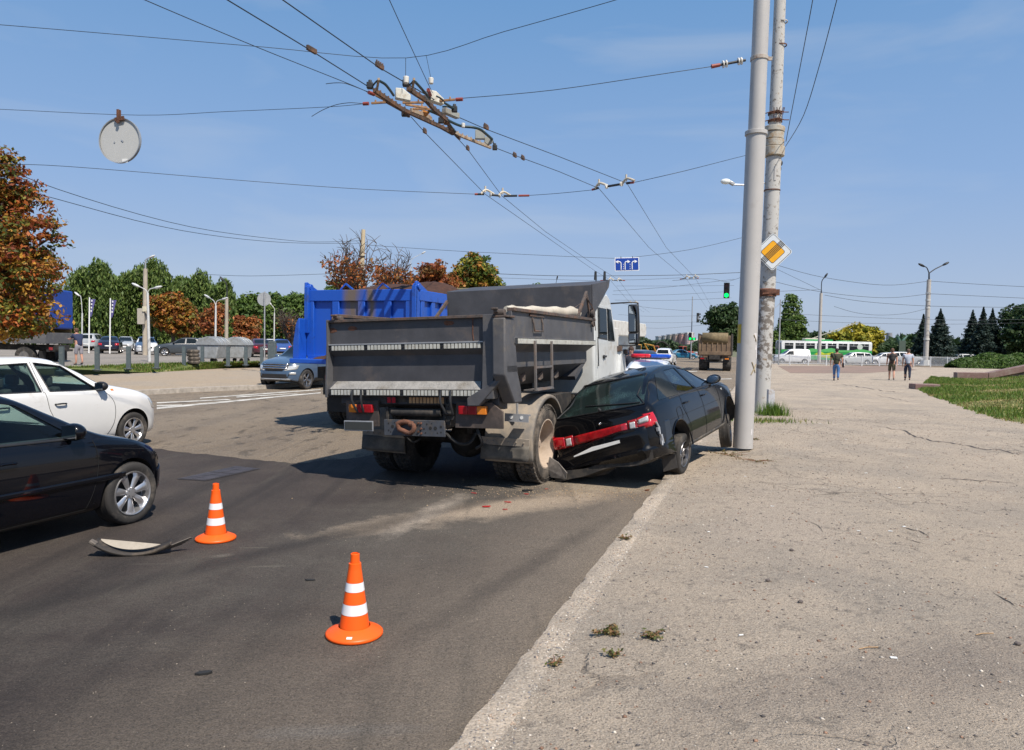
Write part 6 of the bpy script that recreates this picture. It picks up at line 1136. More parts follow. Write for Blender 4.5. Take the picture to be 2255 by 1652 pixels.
# hangers where the wires bend
def hanger(px, label, z=Z):
    P = [G(x, y, z) for x, y in px]; t = empty('wire_hanger', label, 'wire hanger', P[0], 90); o = P[0]; b = MB()
    Q = [p-o for p in P]; cream = mat('hanger_cream', (.55, .50, .40), .5, dirt=(.3, .18, .1), damt=.3, dscale=9)
    for k in (1, 2):
        c = Q[k]; b = MB(); d = (Q[2]-Q[1]).normalized(); b.tube(spline([c-d*.12, c+V(0, 0, .12)+d*.02, c+d*.26+V(0, 0, .03)], 5), .03, 8); b.cyl(c+V(0, 0, .05), c+V(0, 0, .22), .025); b.build('arch_clamp', cream, t)
    for a_, c_ in ((Q[1]+(Q[2]-Q[1])*.35, Q[1]+(Q[2]-Q[1])*.78), (Q[0]+(Q[1]-Q[0])*.3, Q[1]*.9+Q[0]*.1), (Q[2]*.95+Q[3]*.05, Q[3]*.55+Q[2]*.45)): b = MB(); b.cyl(a_, c_, .03, n=10); b.build('insulating_rod', M['darkm'], t)
    b = MB()
    for f in (.30, .84): b.cyl(Q[1]+(Q[2]-Q[1])*(f-.02), Q[1]+(Q[2]-Q[1])*(f+.02), .06, n=12)
    b.build('porcelain', mat('porcelain', (.7, .68, .62)), t)
    for a_, c_ in ((Q[0], Q[0]+(Q[1]-Q[0])*.3), (Q[3], Q[3]*.6+Q[2]*.4)): b = MB(); b.cyl(a_, c_, .03, n=8); b.build('red_end', mat('ins_red', (.45, .06, .035)), t)
hanger([(1045, 428), (1068, 428), (1106, 432), (1165, 431)], 'left insulated hanger carrying two bending trolley wires'); hanger([(1304, 418), (1318, 414), (1378, 404), (1395, 402)], 'right insulated hanger carrying two bending trolley wires')
for px, Y in (([(1322, 618), (1343, 617), (1362, 618), (1376, 618)], 0), ([(1497, 615), (1511, 613), (1530, 612), (1537, 613)], 0), ([(1378, 667), (1387, 667), (1399, 667), (1406, 668)], 0)):
    hanger(px, {1322: 'small far hanger on the wires behind the tipper canopy', 1497: 'small far hanger on the right pair of wires above the junction', 1378: 'small far hanger just right of the tipper cab roof'}[px[0][0]])
def crossing():
    def P(u, v, z=Z): return G(698.3+.2020*u, 121.4+.2020*v, z)
    o = P(1100, 600); t = empty('wire_crossing', 'rusty trolley wire crossing with white boxes and looped cables, hanging above the tipper', 'wire crossing', o, 90)
    def L_(u, v, z=Z): return P(u, v, z)-o
    rb = mat('beam_rust', (.07, .05, .04), .8, var=.5, scale=14, dirt=(.22, .10, .04), damt=.5, dscale=7); pale = mat('beam_pale', (.36, .30, .22), .7, var=.3, scale=9, dirt=(.25, .12, .06), damt=.5, dscale=8); oc = mat('rod_ochre', (.34, .19, .09), .6, var=.3, scale=12, dirt=(.14, .07, .04), damt=.4, dscale=9)
    def seg(name, pts, w, h, m):
        b = MB()
        for a, c in zip(pts[:-1], pts[1:]): b.bar(L_(*a), L_(*c), w, h)
        for a, c in zip(pts[:-1], pts[1:]):
            A, C_ = L_(*a), L_(*c); k = max(2, int((C_-A).length/.14))
            for i in range(k): q = A+(C_-A)*((i+.5)/k); b.cyl(q+V(0, 0, h*.4), q+V(0, 0, h*.4+.04), .016, n=6)
        return b.build(name, m, t, bevel=.004)
    seg('main_beam', [(620, 385), (920, 590), (1120, 680), (1350, 785), (1480, 858)], .05, .07, rb); seg('second_beam', [(985, 365), (1190, 500), (1270, 590), (1410, 705), (1450, 800), (1550, 905)], .05, .075, rb); seg('tail_beam', [(1450, 820), (1560, 880), (1700, 935), (1890, 1010)], .05, .055, pale); seg('branch_beam', [(760, 500), (930, 595), (1000, 660)], .05, .08, rb); seg('inner_rail', [(1020, 600), (1180, 660), (1240, 700)], .05, .07, pale)
    for pts in ([(590, 527), (770, 515)], [(930, 522), (1160, 518)], [(1290, 505), (1500, 487)], [(640, 440), (790, 520)], [(960, 540), (1200, 578)], [(1040, 588), (1230, 592)]): seg('cross_rod', pts, .035, .035, oc)
    for a, c in (((500, 533), (560, 530)), ((560, 408), (620, 432)), ((1510, 487), (1585, 483)), ((1210, 380), (1232, 440))): A, C_ = L_(*a), L_(*c); b = MB(); b.cyl(A, C_, .03, n=10); b.build('red_terminal', mat('ins_red', (.45, .06, .035)), t)
    for (u0, v0), (u1, v1), nm in (((850, 465), (1015, 480), 'switch_box'), ((1190, 480), (1365, 520), 'switch_box')):
        A, C_ = L_(u0, v0, Z), L_(u1, v1, Z); l = (C_-A).length; b = MB(); b.prism([(0, -.02), (0, .15), (l*.5, .15), (l, .05), (l, -.05)], -.06, .06, 'y'); o_ = b.build(nm, mat('box_cream', (.58, .57, .50), .5, dirt=(.35, .28, .18), damt=.3, dscale=9), t, bevel=.012); o_.location = A; o_.rotation_euler.z = math.atan2((C_-A).y, (C_-A).x)
    def tube(name, pts, r, m): b = MB(); b.tube(spline([L_(u, v, Z) for u, v in pts], 6), r, 8); b.build(name, m, t, smooth=70)
    cb = mat('cable_teal', (.02, .045, .05), .5)
    tube('cable', [(598, 345), (635, 300), (668, 270)], .014, cb); tube('cable', [(680, 285), (740, 320), (790, 380), (832, 440)], .022, cb); tube('cable', [(985, 330), (1020, 315), (1050, 280)], .014, cb); tube('cable', [(1068, 295), (1120, 350), (1180, 420), (1230, 480)], .022, cb)
    tube('cable', [(1215, 605), (1330, 655), (1450, 725), (1570, 775), (1700, 790), (1780, 815), (1850, 870), (1905, 918)], .026, cb); tube('cable', [(1900, 915), (1870, 950), (1862, 980)], .02, cb); tube('cable', [(1905, 915), (1920, 960), (1925, 1000)], .012, cb); tube('cable', [(1380, 520), (1440, 555), (1490, 590)], .02, cb); tube('cable', [(1365, 565), (1430, 565), (1500, 600)], .016, cb); tube('cable', [(1430, 735), (1470, 790), (1510, 840)], .016, cb); tube('cable', [(1300, 450), (1340, 470), (1380, 500)], .014, cb)
    for (u, v) in ((670, 262), (1055, 262)): b = MB(); b.bar(L_(u, v, Z), L_(u-20, v+120, Z), .035, .035); b.build('upright', pale, t)
    for (u, v) in ((575, 335), (1935, 1010), (1495, 592), (965, 310), (1350, 715), (950, 640), (1410, 730)): b = MB(); c = L_(u, v, Z); b.box(c, (.10, .09, .10)); b.cyl(c, c+V(0, 0, .09), .03, n=8); b.build('clamp', M['darkm'] if u != 1410 else rb, t, bevel=.01)
    for (u, v, s) in ((968, 275, .05), (1240, 285, .045), (1590, 770, .04)): b = MB(); c = L_(u, v, Z); b.cyl(c-V(0, 0, s), c+V(0, 0, s*1.1), s*.8, s*.95, n=14); b.build('insulator', mat('porcelain', (.7, .68, .62)), t, bevel=.01)
    b = MB(); c = L_(1775, 915, Z); b.box(c+V(0, 0, .08), (.20, .10, .18)); b.cyl(c+V(.17, 0, -.02), c+V(.17, .04, -.02), .09, n=14); b.build('relay_box', mat('relay_grey', (.30, .31, .28), .6, dirt=(.2, .13, .08), damt=.3), t, bevel=.01)
    b = MB(); b.bar(L_(1380, 605), L_(1530, 668), .10, .10); b.build('joint_block', mat('relay_grey', (.3, .31, .28)), t, bevel=.01); b = MB(); b.add([L_(1150, 600), L_(1225, 615), L_(1180, 665), L_(1160, 640)], [(0, 1, 2, 3)]); o_ = b.build('orange_bracket', mat('bracket_orange', (.45, .18, .03), .7), t, smooth=0); md = o_.modifiers.new('t', 'SOLIDIFY'); md.thickness = .03
    for (u, v, k) in ((680, 135, .20), (1840, 800, .18), (1172, 845, .12), (1640, 1030, .12), (2152, 1105, .16), (2240, 1135, .16)):
        c = P(u, v); b = MB(); b.box((0, 0, .02), (k, .04, .07)); 
        for i in range(4): b.cyl((-k*.4+k*.27*i, 0, .05), (-k*.4+k*.27*i, 0, .085), .014, n=6)
        q = b.build('wire_splice', rb, bevel=.004); q.location = c; d = P(u+20, v+13)-c; q.rotation_euler.z = math.atan2(d.y, d.x); tag(q, {680: 'rusty splice on the wire above left of the crossing', 1840: 'rusty splice on the wire just right of the crossing tail', 1172: 'rusty splice on the leftmost wire below the crossing', 1640: 'small rusty splice on the second wire below the crossing', 2152: 'first of two neighbouring splices right below the crossing tail', 2240: 'second, lower of two neighbouring splices near the crossing tail'}[u], 'wire splice')
    c = G(686, 113, Z); b = MB(); b.box((0, 0, .02), (.2, .04, .07)); q = b.build('wire_splice', rb, bevel=.004); q.location = c; d = G(700, 121, Z)-c; q.rotation_euler.z = math.atan2(d.y, d.x); tag(q, 'rusty splice on the left trolley wire near the top', 'wire splice')
    for pts, lb in (([(95, 315), (190, 305), (290, 308), (380, 335), (560, 405)], 'loose wire end curling left of the crossing, upper'), ([(-60, 670), (60, 600), (200, 545), (340, 522), (440, 525), (500, 533)], 'loose wire end curving below the span wire, lower')): wire('loose_wire', [P(u, v, Z) for u, v in pts], lb, .007)
crossing()
def round_sign():
    c = G(264, 310, 0); c = AT(264, 310, 9.2); t = empty('hanging_round_sign', 'round road sign seen from its grey back, hanging from the upper span wire', 'road sign', c, 90+8)
    r = 47/1650*9.25
    top_ = AT(264, 256, 9.2)-c
    b = MB(); b.cyl((0, 0, 0), (0, .012, 0), r, n=64); b.build('disc', mat('sign_back', (.50, .50, .475), .5, .1, var=.04), t)
    b = MB(); b.lathe([(r-.004, -.012), (r+.008, -.016), (r+.008, .02), (r-.004, .016)], 'y', n=64); b.build('rim', mat('sign_rim', (.38, .39, .39), .4, .4), t)
    b = MB(); b.bar((0, -.02, r-.03), (0, -.02, r+.10), .03, .05); b.bar((-.05, -.02, r-.02), (.07, -.02, r+.0), .02, .05); b.cyl((0, -.03, r-.05), (0, -.045, r-.05), .02); b.build('clamp', M['rust'], t, bevel=.003)
    b = MB(); b.box((.035*2, -.010, -.245), (.075, .003, .045)); b.build('sticker', M['plate'], t)
    b = MB(); [b.cyl((x, -.002, z), (x, -.006, z), .010, n=10) for x, z in ((-.07, -.02), (.04, -.01), (.025, .0))]; b.build('rivet', M['galv'], t)
round_sign()
def lane_sign():
    Y = 60; c = AT(1380, 582, Y); t = empty('hanging_lane_sign', 'blue lane direction sign with three white arrows hanging on the far span wire', 'road sign', c, 90); w, h = 50/1650*Y, 26/1650*Y; t.rotation_euler = (0, rad(-2.5), rad(0))
    b = MB(); b.box((0, 0, 0), (w+.12, .04, h+.12), 0); b.build('border', mat('lane_white', (.75, .77, .8), .4), t); b = MB(); b.box((0, -.025, 0), (w, .02, h)); b.build('blue_field', mat('lane_blue', (.005, .045, .30), .4), t)
    wm = mat('lane_white', (.75, .77, .8))
    def arrow(x, s):
        b = MB(); P = [(x, -h*.46), (x, h*.02), (x+s*.02, h*.14), (x+s*.09, h*.2), (x+s*.22, h*.21)]
        b.tube([(p[0], -.04, p[1]) for p in P], .045, 4)
        b.prism([(x+s*.20, h*.21+.13), (x+s*.44, h*.21), (x+s*.20, h*.21-.13)], -.035, -.05, 'y'); b.build('arrow', wm, t)
    arrow(-.30*w*1.0+.06, -1); arrow(-.09*w, 1); arrow(.22*w, 1)
    b = MB(); [b.box((x, -.04, z), (.03, .012, .09)) for x in (-.16*w, .13*w) for z in (-.38*h, -.2*h, -.02*h)]; b.build('dashes', wm, t)
    b = MB(); [b.bar((x, 0, h/2), (x, 0, h/2+.14), .05, .05) for x in (-.26*w, .25*w)]; b.build('hanger', M['darkm'], t)
lane_sign()
def traffic_light(name, px, Y, hpx, label, hd=198, on='green', poled=None, board=False, arrow_=False):
    c = AT(px[0], px[1], Y); h = hpx/1650*Y; t = empty(name, label, 'traffic light', c, hd); w = h*.36
    b = MB(); b.box((-.0, 0, 0), (w*.7, w, h)); b.build('housing', mat('signal_black', (.012, .014, .014), .5), t, bevel=.02)
    for k, (nm, col) in enumerate((('red', (.06, .012, .01)), ('amber', (.07, .035, .01)), ('green', (.0, .9, .08)))):
        z = h*(.31-.31*k); b = MB(); b.cyl((w*.36, 0, z), (w*.38, 0, z), w*.36, n=20); lit = nm == on; b.build(nm+'_lens', mat('lens_'+nm+('_lit' if lit else ''), col, .3, emit=3.5 if lit else 0), t); b = MB(); b.lathe([(w*.40, 0), (w*.40, w*.45), (w*.37, w*.45), (w*.37, 0)], 'x', (w*.36, 0, z), 16, ang=math.pi); o = b.build('visor', mat('signal_black', (.012, .014, .014)), t)
    if arrow_: b = MB(); b.box((0, w*1.3, -h*.31), (w*.6, w*1.3, h*.33)); o = b.build('arrow_housing', mat('signal_black', (.012, .014, .014)), t, bevel=.02); b = MB(); b.cyl((w*.31, w*1.3, -h*.31), (w*.33, w*1.3, -h*.31), w*.34, n=16); b.build('arrow_lens', mat('lens_green_lit', (0, .9, .08), .3, emit=3.5), o)
    if board: b = MB(); b.box((-.12*w-.05, 0, 0), (.03, w*2, h*1.15)); b.build('white_board', M['white'], t)
    if poled:
        base = G(poled[0], poled[1], poled[2]); v = base-c; b = MB(); R_ = Matrix.Rotation(-(rad(90-hd)), 3, 'Z'); q = R_@Vector((v.x, v.y, v.z)); q0 = Vector((q.x, q.y, q.z)); b.cyl(q0, (q0.x, q0.y, h*.6+poled[3]), .09, .07, n=12); b.build('post', M['galv'], t)
    return t
traffic_light('traffic_light', (1599.5, 640), 42, 34, 'hanging traffic light showing green, left of the smooth grey pole')
wire('span_wire', [AT(1480, 618, 42), AT(1560, 614, 42), AT(1599.5, 620, 42), AT(1640, 608, 42), AT(1700, 590, 42)], 'wire from which the green traffic light hangs', .012)
t1 = traffic_light('traffic_light', (1519.5, 741), 110, 17, 'post mounted traffic light with green arrow on a white board at the junction', board=True, arrow_=True, poled=(1520.6, 792, 0, 5.2))
tl = traffic_light('traffic_light', (1536, 700), 110, 21, 'dark traffic light cluster on a curved arm seen edge on, above the junction', hd=100, on=None)
b = MB(); b.tube(spline([(0, -1.0, -.3), (0, -.5, .2), (0, 0, .2)]), .04, 6); b.build('arm', M['galv'], tl)
# ---------------------------------------------------------------- cones, debris
def cone(px, label):
    g = G(px[0], px[1], .004); t = empty('traffic_cone', label, 'traffic cone', g, 90, 'orange and white traffic cones'); og = mat('cone_orange', (.95, .115, .008), .42, var=.03, spec=.4); H = .535
    rr = lambda z: .098-(.098-.036)*((z-.045)/(H-.045-.055))**.95
    b = MB(); b.lathe([(.001, .004), (.178, .004), (.183, .010), (.183, .022), (.174, .030), (.115, .058), (.102, .064)], 'z', n=56); b.build('base', og, t, smooth=50)
    zz = [.060, .150, .215, .295, .350, .435]; cols = [0, 1, 0, 1, 0]; rw_ = mat('cone_white', (.78, .79, .80), .35, var=.03)
    for k in range(5):
        z0, z1 = zz[k], zz[k+1]; d = .0015 if cols[k] else 0; b = MB(); b.lathe([(rr(z0)+d, z0), (rr((z0+z1)/2)+d, (z0+z1)/2), (rr(z1)+d, z1)], 'z', n=56); b.build('reflective_band' if cols[k] else 'orange_band', rw_ if cols[k] else og, t, smooth=50)
    b = MB(); r1 = rr(.435); b.lathe([(r1, .435), (r1*.93, .470), (r1*.93, .4705), (.0300, .472), (.0285, .530), (.024, .5335), (.0235, .50)], 'z', n=40); b.build('tip', og, t, smooth=35)
    return t
c1 = cone((475, 1188), 'farther traffic cone, standing beside the curved piece of mudguard'); c2 = cone((780, 1398), 'nearer traffic cone with a small white label on its base')
b = MB(); b.add([(-.028, -.165, .036), (.0, -.172, .034), (.002, -.152, .0435), (-.026, -.146, .0445)], [(0, 1, 2, 3)])
b = MB(); 
def cb_(r, a): return (r*math.cos(a), r*math.sin(a), .030+(.174-r)/(.174-.115)*.028+.0015)
b.add([cb_(.165, rad(-96)), cb_(.165, rad(-84)), cb_(.148, rad(-83)), cb_(.148, rad(-96.5))], [(0, 1, 2, 3)]); b.build('paper_label', M['plate'], c2, smooth=0)
def debris():
    a = G(218, 1200, .004); e = G(400, 1192, .004); c = G(300, 1221, .004); t = empty('mudguard_piece', 'torn curved mudguard piece lying like a rocker on the road near the black saloon', 'debris', c, 90)
    d = (e-a).normalized(); n_ = Vector((-d.y, d.x, 0)); R_ = .46; A0, A1, N = -46, 38, 28; be = mat('mudguard_beige', (.36, .32, .26), .7, var=.2, scale=8, dirt=(.2, .17, .13), damt=.4, dscale=6); dk = mat('rubber_brown', (.035, .03, .026), .7, dirt=(.13, .10, .07), damt=.35, dscale=9)
    def arc(i, r=R_): th = rad(A0+(A1-A0)*i/N); return d*(r*math.sin(th)), R_-r*math.cos(th)
    b = MB(); vs = []
    for i in range(N+1):
        for w_, dr in ((-.045, .0), (-.05, -.02), (-.02, -.005), (.05, 0), (.09, .01)): p, z = arc(i, R_-dr); vs.append(p+n_*w_+V(0, 0, z*.85+.01))
    b.add(vs, [(i*5+j, (i+1)*5+j, (i+1)*5+j+1, i*5+j+1) for i in range(N) for j in range(4)]); o = b.build('curved_rim', dk, t, smooth=50); md = o.modifiers.new('t', 'SOLIDIFY'); md.thickness = .008
    b = MB(); P = [arc(i, R_-.02) for i in range(N-3)]; q = [p+n_*(-.02+z*.75)+V(0, 0, z*.62+.03) for p, z in P]; b.add(q, [tuple(range(len(q)))]); o = b.build('side_panel', be, t, smooth=0); md = o.modifiers.new('t', 'SOLIDIFY'); md.thickness = .006
    b = MB(); b.tube([arc(i)[0]+n_*(-.05)+V(0, 0, arc(i)[1]*.85+.012) for i in range(N+1)], .016, 8); b.build('rubber_edge', dk, t)
    b = MB(); p, z = arc(0); b.box(p+n_*(-.03)+V(0, 0, z*.85+.01), (.06, .07, .03), R=Matrix.Rotation(math.atan2(d.y, d.x), 3, 'Z')@Matrix.Rotation(rad(35), 3, 'Y')); b.build('end_cap', mat('mudguard_dark', (.14, .12, .1), .7), t, bevel=.008)
    p, z = arc(N-2); q = p+V(0, 0, z*.85)
    for k in range(4): b = MB(); b.add([q+d*(.02*k-.06)+n_*(.02*k-.04)+V(0, 0, -.02), q+d*(.20-.03*k)+n_*(.02*k)+V(0, 0, .075-.022*k), q+d*(.21-.03*k)+n_*(.02*k+.02)+V(0, 0, .06-.022*k), q+d*(.02*k-.06)+n_*(.02*k-.01)+V(0, 0, -.035)], [(0, 1, 2, 3)]); o = b.build('torn_strip', mat('mudguard_dark', (.14, .12, .1), .7, var=.4), t, smooth=0); md = o.modifiers.new('t', 'SOLIDIFY'); md.thickness = .005
debris()
def shard(px, py, s, m, label, z=.012, asp=3):
    g = G(px, py, z); b = MB(); a = random.random()*.8-.4; n = 6; P = [(s*asp*math.cos(2*math.pi*i/n)*random.uniform(.7, 1), s*math.sin(2*math.pi*i/n)*random.uniform(.5, 1)) for i in range(n)]; b.prism(P, 0, s*.5, 'z'); o = b.build('lens_shard' if 'red' in label else 'litter', m, smooth=0); o.location = g; o.rotation_euler = (random.uniform(-.1, .1), random.uniform(-.1, .1), a); return tag(o, label, 'debris')
sr = mat('shard_red', (.42, .02, .02), .3)
for px, py, s, lb in ((1071, 1116, .022, 'long red lens shard, left of the others on the sand'), (1118, 1106, .016, 'small red lens shard in the middle of the sand'), (1112, 1122, .014, 'red lens shard nearest the camera on the sand'), (1159, 1088, .012, 'red lens shard right behind the tyre, near the black scrap'), (1043, 1086, .012, 'red lens shard farthest left beside the tipper shadow'), (1202, 1077, .01, 'tiny red lens shard beside the loose bumper end')): shard(px, py, s, sr, lb)
shard(1160, 1081, .03, M['plas'], 'black plastic scrap lying behind the tipper wheel'); shard(1425, 1080, .025, mat('brick_bit', (.15, .06, .03), .9), 'brown chip lying by the kerb near the wreck', asp=1.8); shard(450, 1484, .026, M['black'], 'dark flat scrap of rubber on the near road', asp=2.2, z=.006); shard(683, 1278, .018, M['black'], 'thin dark rubber scrap between the two cones', asp=3, z=.006)
# ---------------------------------------------------------------- street furniture on the left
blm = mat('bollard_grey', (.075, .10, .11), .6, var=.15, dirt=(.2, .2, .18), damt=.2)
bol = [(136, 818, 'leftmost bollard, in front of the lorry wheels'), (214, 815.6, 'bollard nearest the man at the lorry'), (283, 813, 'second bollard to the right of the man'), (345, 811.5, 'bollard right of the white saloon'), (405, 806, 'bollard left of the tyre stack'), (445.5, 803.5, 'bollard standing in front of the striped container'), (502, 806, 'bollard in front of the second container'), (541, 805, 'slim bollard right of the containers'), (576, 803, 'bollard beside the round sign post')]
for i, (x, y, lb) in enumerate(bol):
    g = G(x, y, PZ-.10); b = MB(); b.prism([(-.09, -.07), (.09, -.07), (.09, .07), (.065, .07), (.065, -.045), (-.065, -.045), (-.065, .07), (-.09, .07)], -.05, 1.07, 'z'); b.box((0, 0, 1.065), (.18, .14, .012)); b.box((0, 0, .03), (.34, .3, .03)); o = b.build('bollard', blm); o.location = g; o.rotation_euler.z = .2; tag(o, lb, 'bollard', 'grey channel iron bollards along the verge')
b = MB(); b.box((0, 0, .6), (.42, .3, 1.2)); b.prism([(-.21, 1.2), (.21, 1.2), (.15, 1.34), (-.15, 1.34)], -.15, .15, 'y'); o = b.build('utility_post', blm, bevel=.02); o.location = G(599, 804, PZ); tag(o, 'wide grey post with pale cap right of the round sign', 'post')
def bins(px, py, hd, label):
    g = G(px, py, PZ)+V(0, 1.6, 0); t = empty('waste_container', label, 'waste container', g, hd, 'grey wheeled waste containers'); gm = mat('bin_galv', (.34, .36, .37), .5, .3, var=.15, scale=5, dirt=(.22, .22, .21), damt=.3)
    b = MB(); b.prism([(-.55, .25), (.55, .25), (.65, 1.05), (-.65, 1.05)], -.8, .8, 'y'); b.build('tub', gm, t, bevel=.05)
    b = MB(); vs = []; N = 14
    for i in range(N): a = math.pi*i/(N-1); vs += [(.68*math.cos(a), -.86, 1.04+.45*math.sin(a)), (.68*math.cos(a), .86, 1.04+.45*math.sin(a))]
    b.add(vs, [(2*i, 2*i+1, 2*i+3, 2*i+2) for i in range(N-1)]+[tuple(range(0, 2*N, 2)), tuple(range(2*N-1, 0, -2))]); ld = b.build('lid', gm, t, smooth=50)
    b = MB(); [b.tube([(.70*math.cos(a), y, 1.05+.47*math.sin(a)) for a in [math.pi*k/10 for k in range(11)]], .02, 6) for y in (-.5, 0, .5)]; b.build('lid_rib', gm, ld)
    for x in (-.4, .4):
        for y in (-.6, .6): b = MB(); b.cyl((x, y-.04, .12), (x, y+.04, .12), .12, n=16); b.build('caster', M['tyre'], t)
bins(446, 800, 95, 'striped grey waste container with domed lid behind the tyre stack'); bins(502, 799, 88, 'second grey waste container, right of the striped one')
for k in range(4):
    g = G(426, 801.5, PZ); b = MB(); b.lathe([(.19, -.08), (.24, -.095), (.31, -.08), (.33, -.03), (.33, .03), (.31, .08), (.24, .095), (.19, .08)], 'z', n=32, close=True); o = b.build('old_tyre', M['dusty']); o.location = g+V(random.uniform(-.03, .03), 0, .10+.195*k); tag(o, ['bottom tyre of the stack beside the striped container', 'second tyre from below in the stack of old tyres', 'third tyre from below in the stack of old tyres', 'topmost tyre of the stack beside the striped container'][k], 'tyre', 'stack of old tyres')
def lorry():
    hd = 93; g = G(165, 800, PZ); t = empty('tarpaulin_lorry', 'lorry with blue tarpaulin cover and wooden side boards, partly behind the autumn chestnut', 'lorry', (g.x-1.5, g.y+1.2, PZ-.12), -90)
    tb = mat('tarp_blue', (.012, .055, .30), .55, var=.1, bump=.4, bscale=4); gyl = mat('lorry_grey', (.10, .10, .105), .6, dirt=(.2, .18, .15), damt=.3); wd = mat('board_wood', (.50, .33, .15), .7, var=.2, scale=4)
    b = MB(); b.box((2.7, 0, 2.95), (5.4, 2.5, 2.1)); b.build('tarpaulin', tb, t, bevel=.08); b = MB(); b.box((2.7, 0, 1.40), (5.4, 2.5, .58)); b.build('bed', gyl, t, bevel=.02)
    for s in (-1, 1):
        for k in range(3): b = MB(); b.box((.95+1.75*k, s*1.26, 1.79), (1.65, .03, .24)); b.build('side_board', wd, t)
    b = MB(); b.box((.3, 1.27, 2.2), (.28, .01, .22)); b.build('notice', M['plate'], t)
    b = MB(); b.prism([(5.6, .6), (5.6, 2.6), (6.9, 2.6), (7.5, 1.7), (7.6, .6)], -1.15, 1.15, 'y'); cb = b.build('cab', mat('cab_green_grey', (.22, .24, .22), .5), t, bevel=.06); b = MB(); b.box((6.4, 0, 2.1), (.8, 2.32, .6)); b.build('cab_window', M['dkglass'], cb)
    for x in (1.2, 5.9):
        for s in (-1, 1): b = MB(); b.cyl((x, s*.75, .45), (x, s*1.15, .45), .48, n=28); b.cyl((x, s*1.15, .45), (x, s*1.16, .45), .25, n=18, mi=1); b.build('wheel', [M['tyre'], gyl], t)
    b = MB(); b.box((3, 0, .9), (6.5, .9, .3)); b.box((.0, 0, .75), (.1, 2.2, .12)); b.build('chassis_frame', chass, t); b = MB(); b.box((-.06, .9, .85), (.05, .25, .15)); b.build('tail_lamp', redm_, t)
    for s in (-1, 1): b = MB(); b.box((.35, s*.95, .45), (.03, .5, .55)); b.build('mud_flap', M['black'], t)
lorry()
conc = mat('concrete_post', (.40, .35, .28), .85, var=.15, scale=2); lampm = mat('lamp_white', (.55, .56, .55), .4)
def lamp_post(base, z0, top, heads, label, m=None, r=(.13, .08), conc_to=None, parts=(), Y=None, group=None):
    r = (r[0]*(.8 if conc_to else .55), r[1]*(.75 if conc_to else .6))
    """base, top: photo pixels; heads: list of (elbow px, head px)"""
    a = G(base[0], base[1], z0) if Y is None else AT(base[0], base[1], Y); a.z = z0; t = empty('street_lamp', label, 'street lamp', a, 90, group); Yy = a.y; m = m or M['galv']
    q = lambda p: AT(p[0], p[1], Yy)-a
    T = q(top)
    if conc_to: c = q(conc_to); b = MB(); b.tube([(0, 0, 0), c], [r[0]*1.25, r[0]], 14); b.build('concrete_shaft', conc if base[0] < 1500 else mat('conc_pale', (.42, .40, .37), .8, var=.12), t); b = MB(); b.tube([c, T], [r[1]*.7, r[1]*.6], 10); b.build('steel_top', m, t)
    else: b = MB(); b.tube([(0, 0, 0), T], list(r), 12); b.build('shaft', m, t)
    for e, h in heads:
        b = MB(); b.tube(spline([T, q(e), q(h)], 5), r[1]*.45, 8); ar = b.build('arm', m, t); b = MB(); hh = q(h); d = (hh-q(e)).normalized(); s = r[1]*(1.5 if conc_to else 2.0); b.ell((0, 0, 0), (s*2.2, s*1.0, s*.65), 12, 8); o = b.build('lamp_head', lampm if m != M['darkm'] else M['darkm'], ar); o.location = hh+d*s; o.rotation_euler = (0, -math.atan2(d.z, math.hypot(d.x, d.y)*(1 if d.x >= 0 else -1)) if True else 0, 0)
    return t
lamp_post((329, 776), PZ, (325, 645), [((330, 637), (343, 634)), ((318, 637), (303, 630))], 'white double armed lamp in front of the tall concrete lamp post', m=lampm, r=(.16, .10), Y=44)
t_ = lamp_post((319, 745), PZ, (320, 578), [((322, 571), (331, 567))], 'tall concrete lamp post with box halfway up, left of the orange chestnut', conc_to=(320, 592), r=(.20, .12), Y=60)
b = MB(); v = AT(311, 697, 59.6)-t_.location; b.box(v, (.55, .25, 1.25)); b.build('meter_box', mat('box_beige', (.42, .38, .32), .6), t_, bevel=.02); b = MB(); v = AT(319, 681, 59.5)-t_.location; b.box(v, (.35, .2, .4)); b.build('junction_box', mat('box_cream2', (.6, .55, .4), .6), t_, bevel=.02)
lamp_post((474, 752), PZ, (475, 673), [((478, 663), (491, 659)), ((470, 662), (459, 655))], 'white double armed lamp left of the round sign post', m=lampm, r=(.16, .10), Y=56)
lamp_post((498, 752), PZ, (500, 640), [((498, 625), (491, 617))], 'thin concrete lamp post with dark head right of the double armed lamp', m=M['darkm'], conc_to=(499, 655), r=(.17, .12), Y=66)
lamp_post((603, 764), PZ, (604, 690), [((604, 680), (596, 670))], 'slender pale lamp post behind the round sign', m=lampm, r=(.09, .07), Y=52)
lamp_post((180, 760), PZ, (181, 690), [((178, 655), (172, 650))], 'lamp head peeping out right of the blue lorry tarpaulin', m=lampm, r=(.1, .1), Y=60)
lamp_post((904, 650), 0, (905, 590), [((906, 572), (930, 558))], 'street lamp whose bent arm shows above the autumn tree', m=lampm, r=(.10, .09), Y=70)
lamp_post((1222, 650), 0, (1222, 635), [((1223, 628), (1226, 614))], 'dark headed lamp showing above the tipper canopy', m=M['darkm'], r=(.10, .09), Y=75)
lamp_post((1803, 790), .2, (1808, 640), [((1809, 620), (1816, 610))], 'concrete lamp post with one dark head behind the trolleybus, above the first pedestrian', m=M['darkm'], conc_to=(1807.5, 646), r=(.22, .16), Y=93, group=None)
t_ = lamp_post((2037, 805), .2, (2045, 602), [((2040, 590), (2032, 586)), ((2058, 593), (2078, 583))], 'tall concrete lamp post with two dark heads between the spruces', m=M['darkm'], conc_to=(2045, 616), r=(.29, .18))
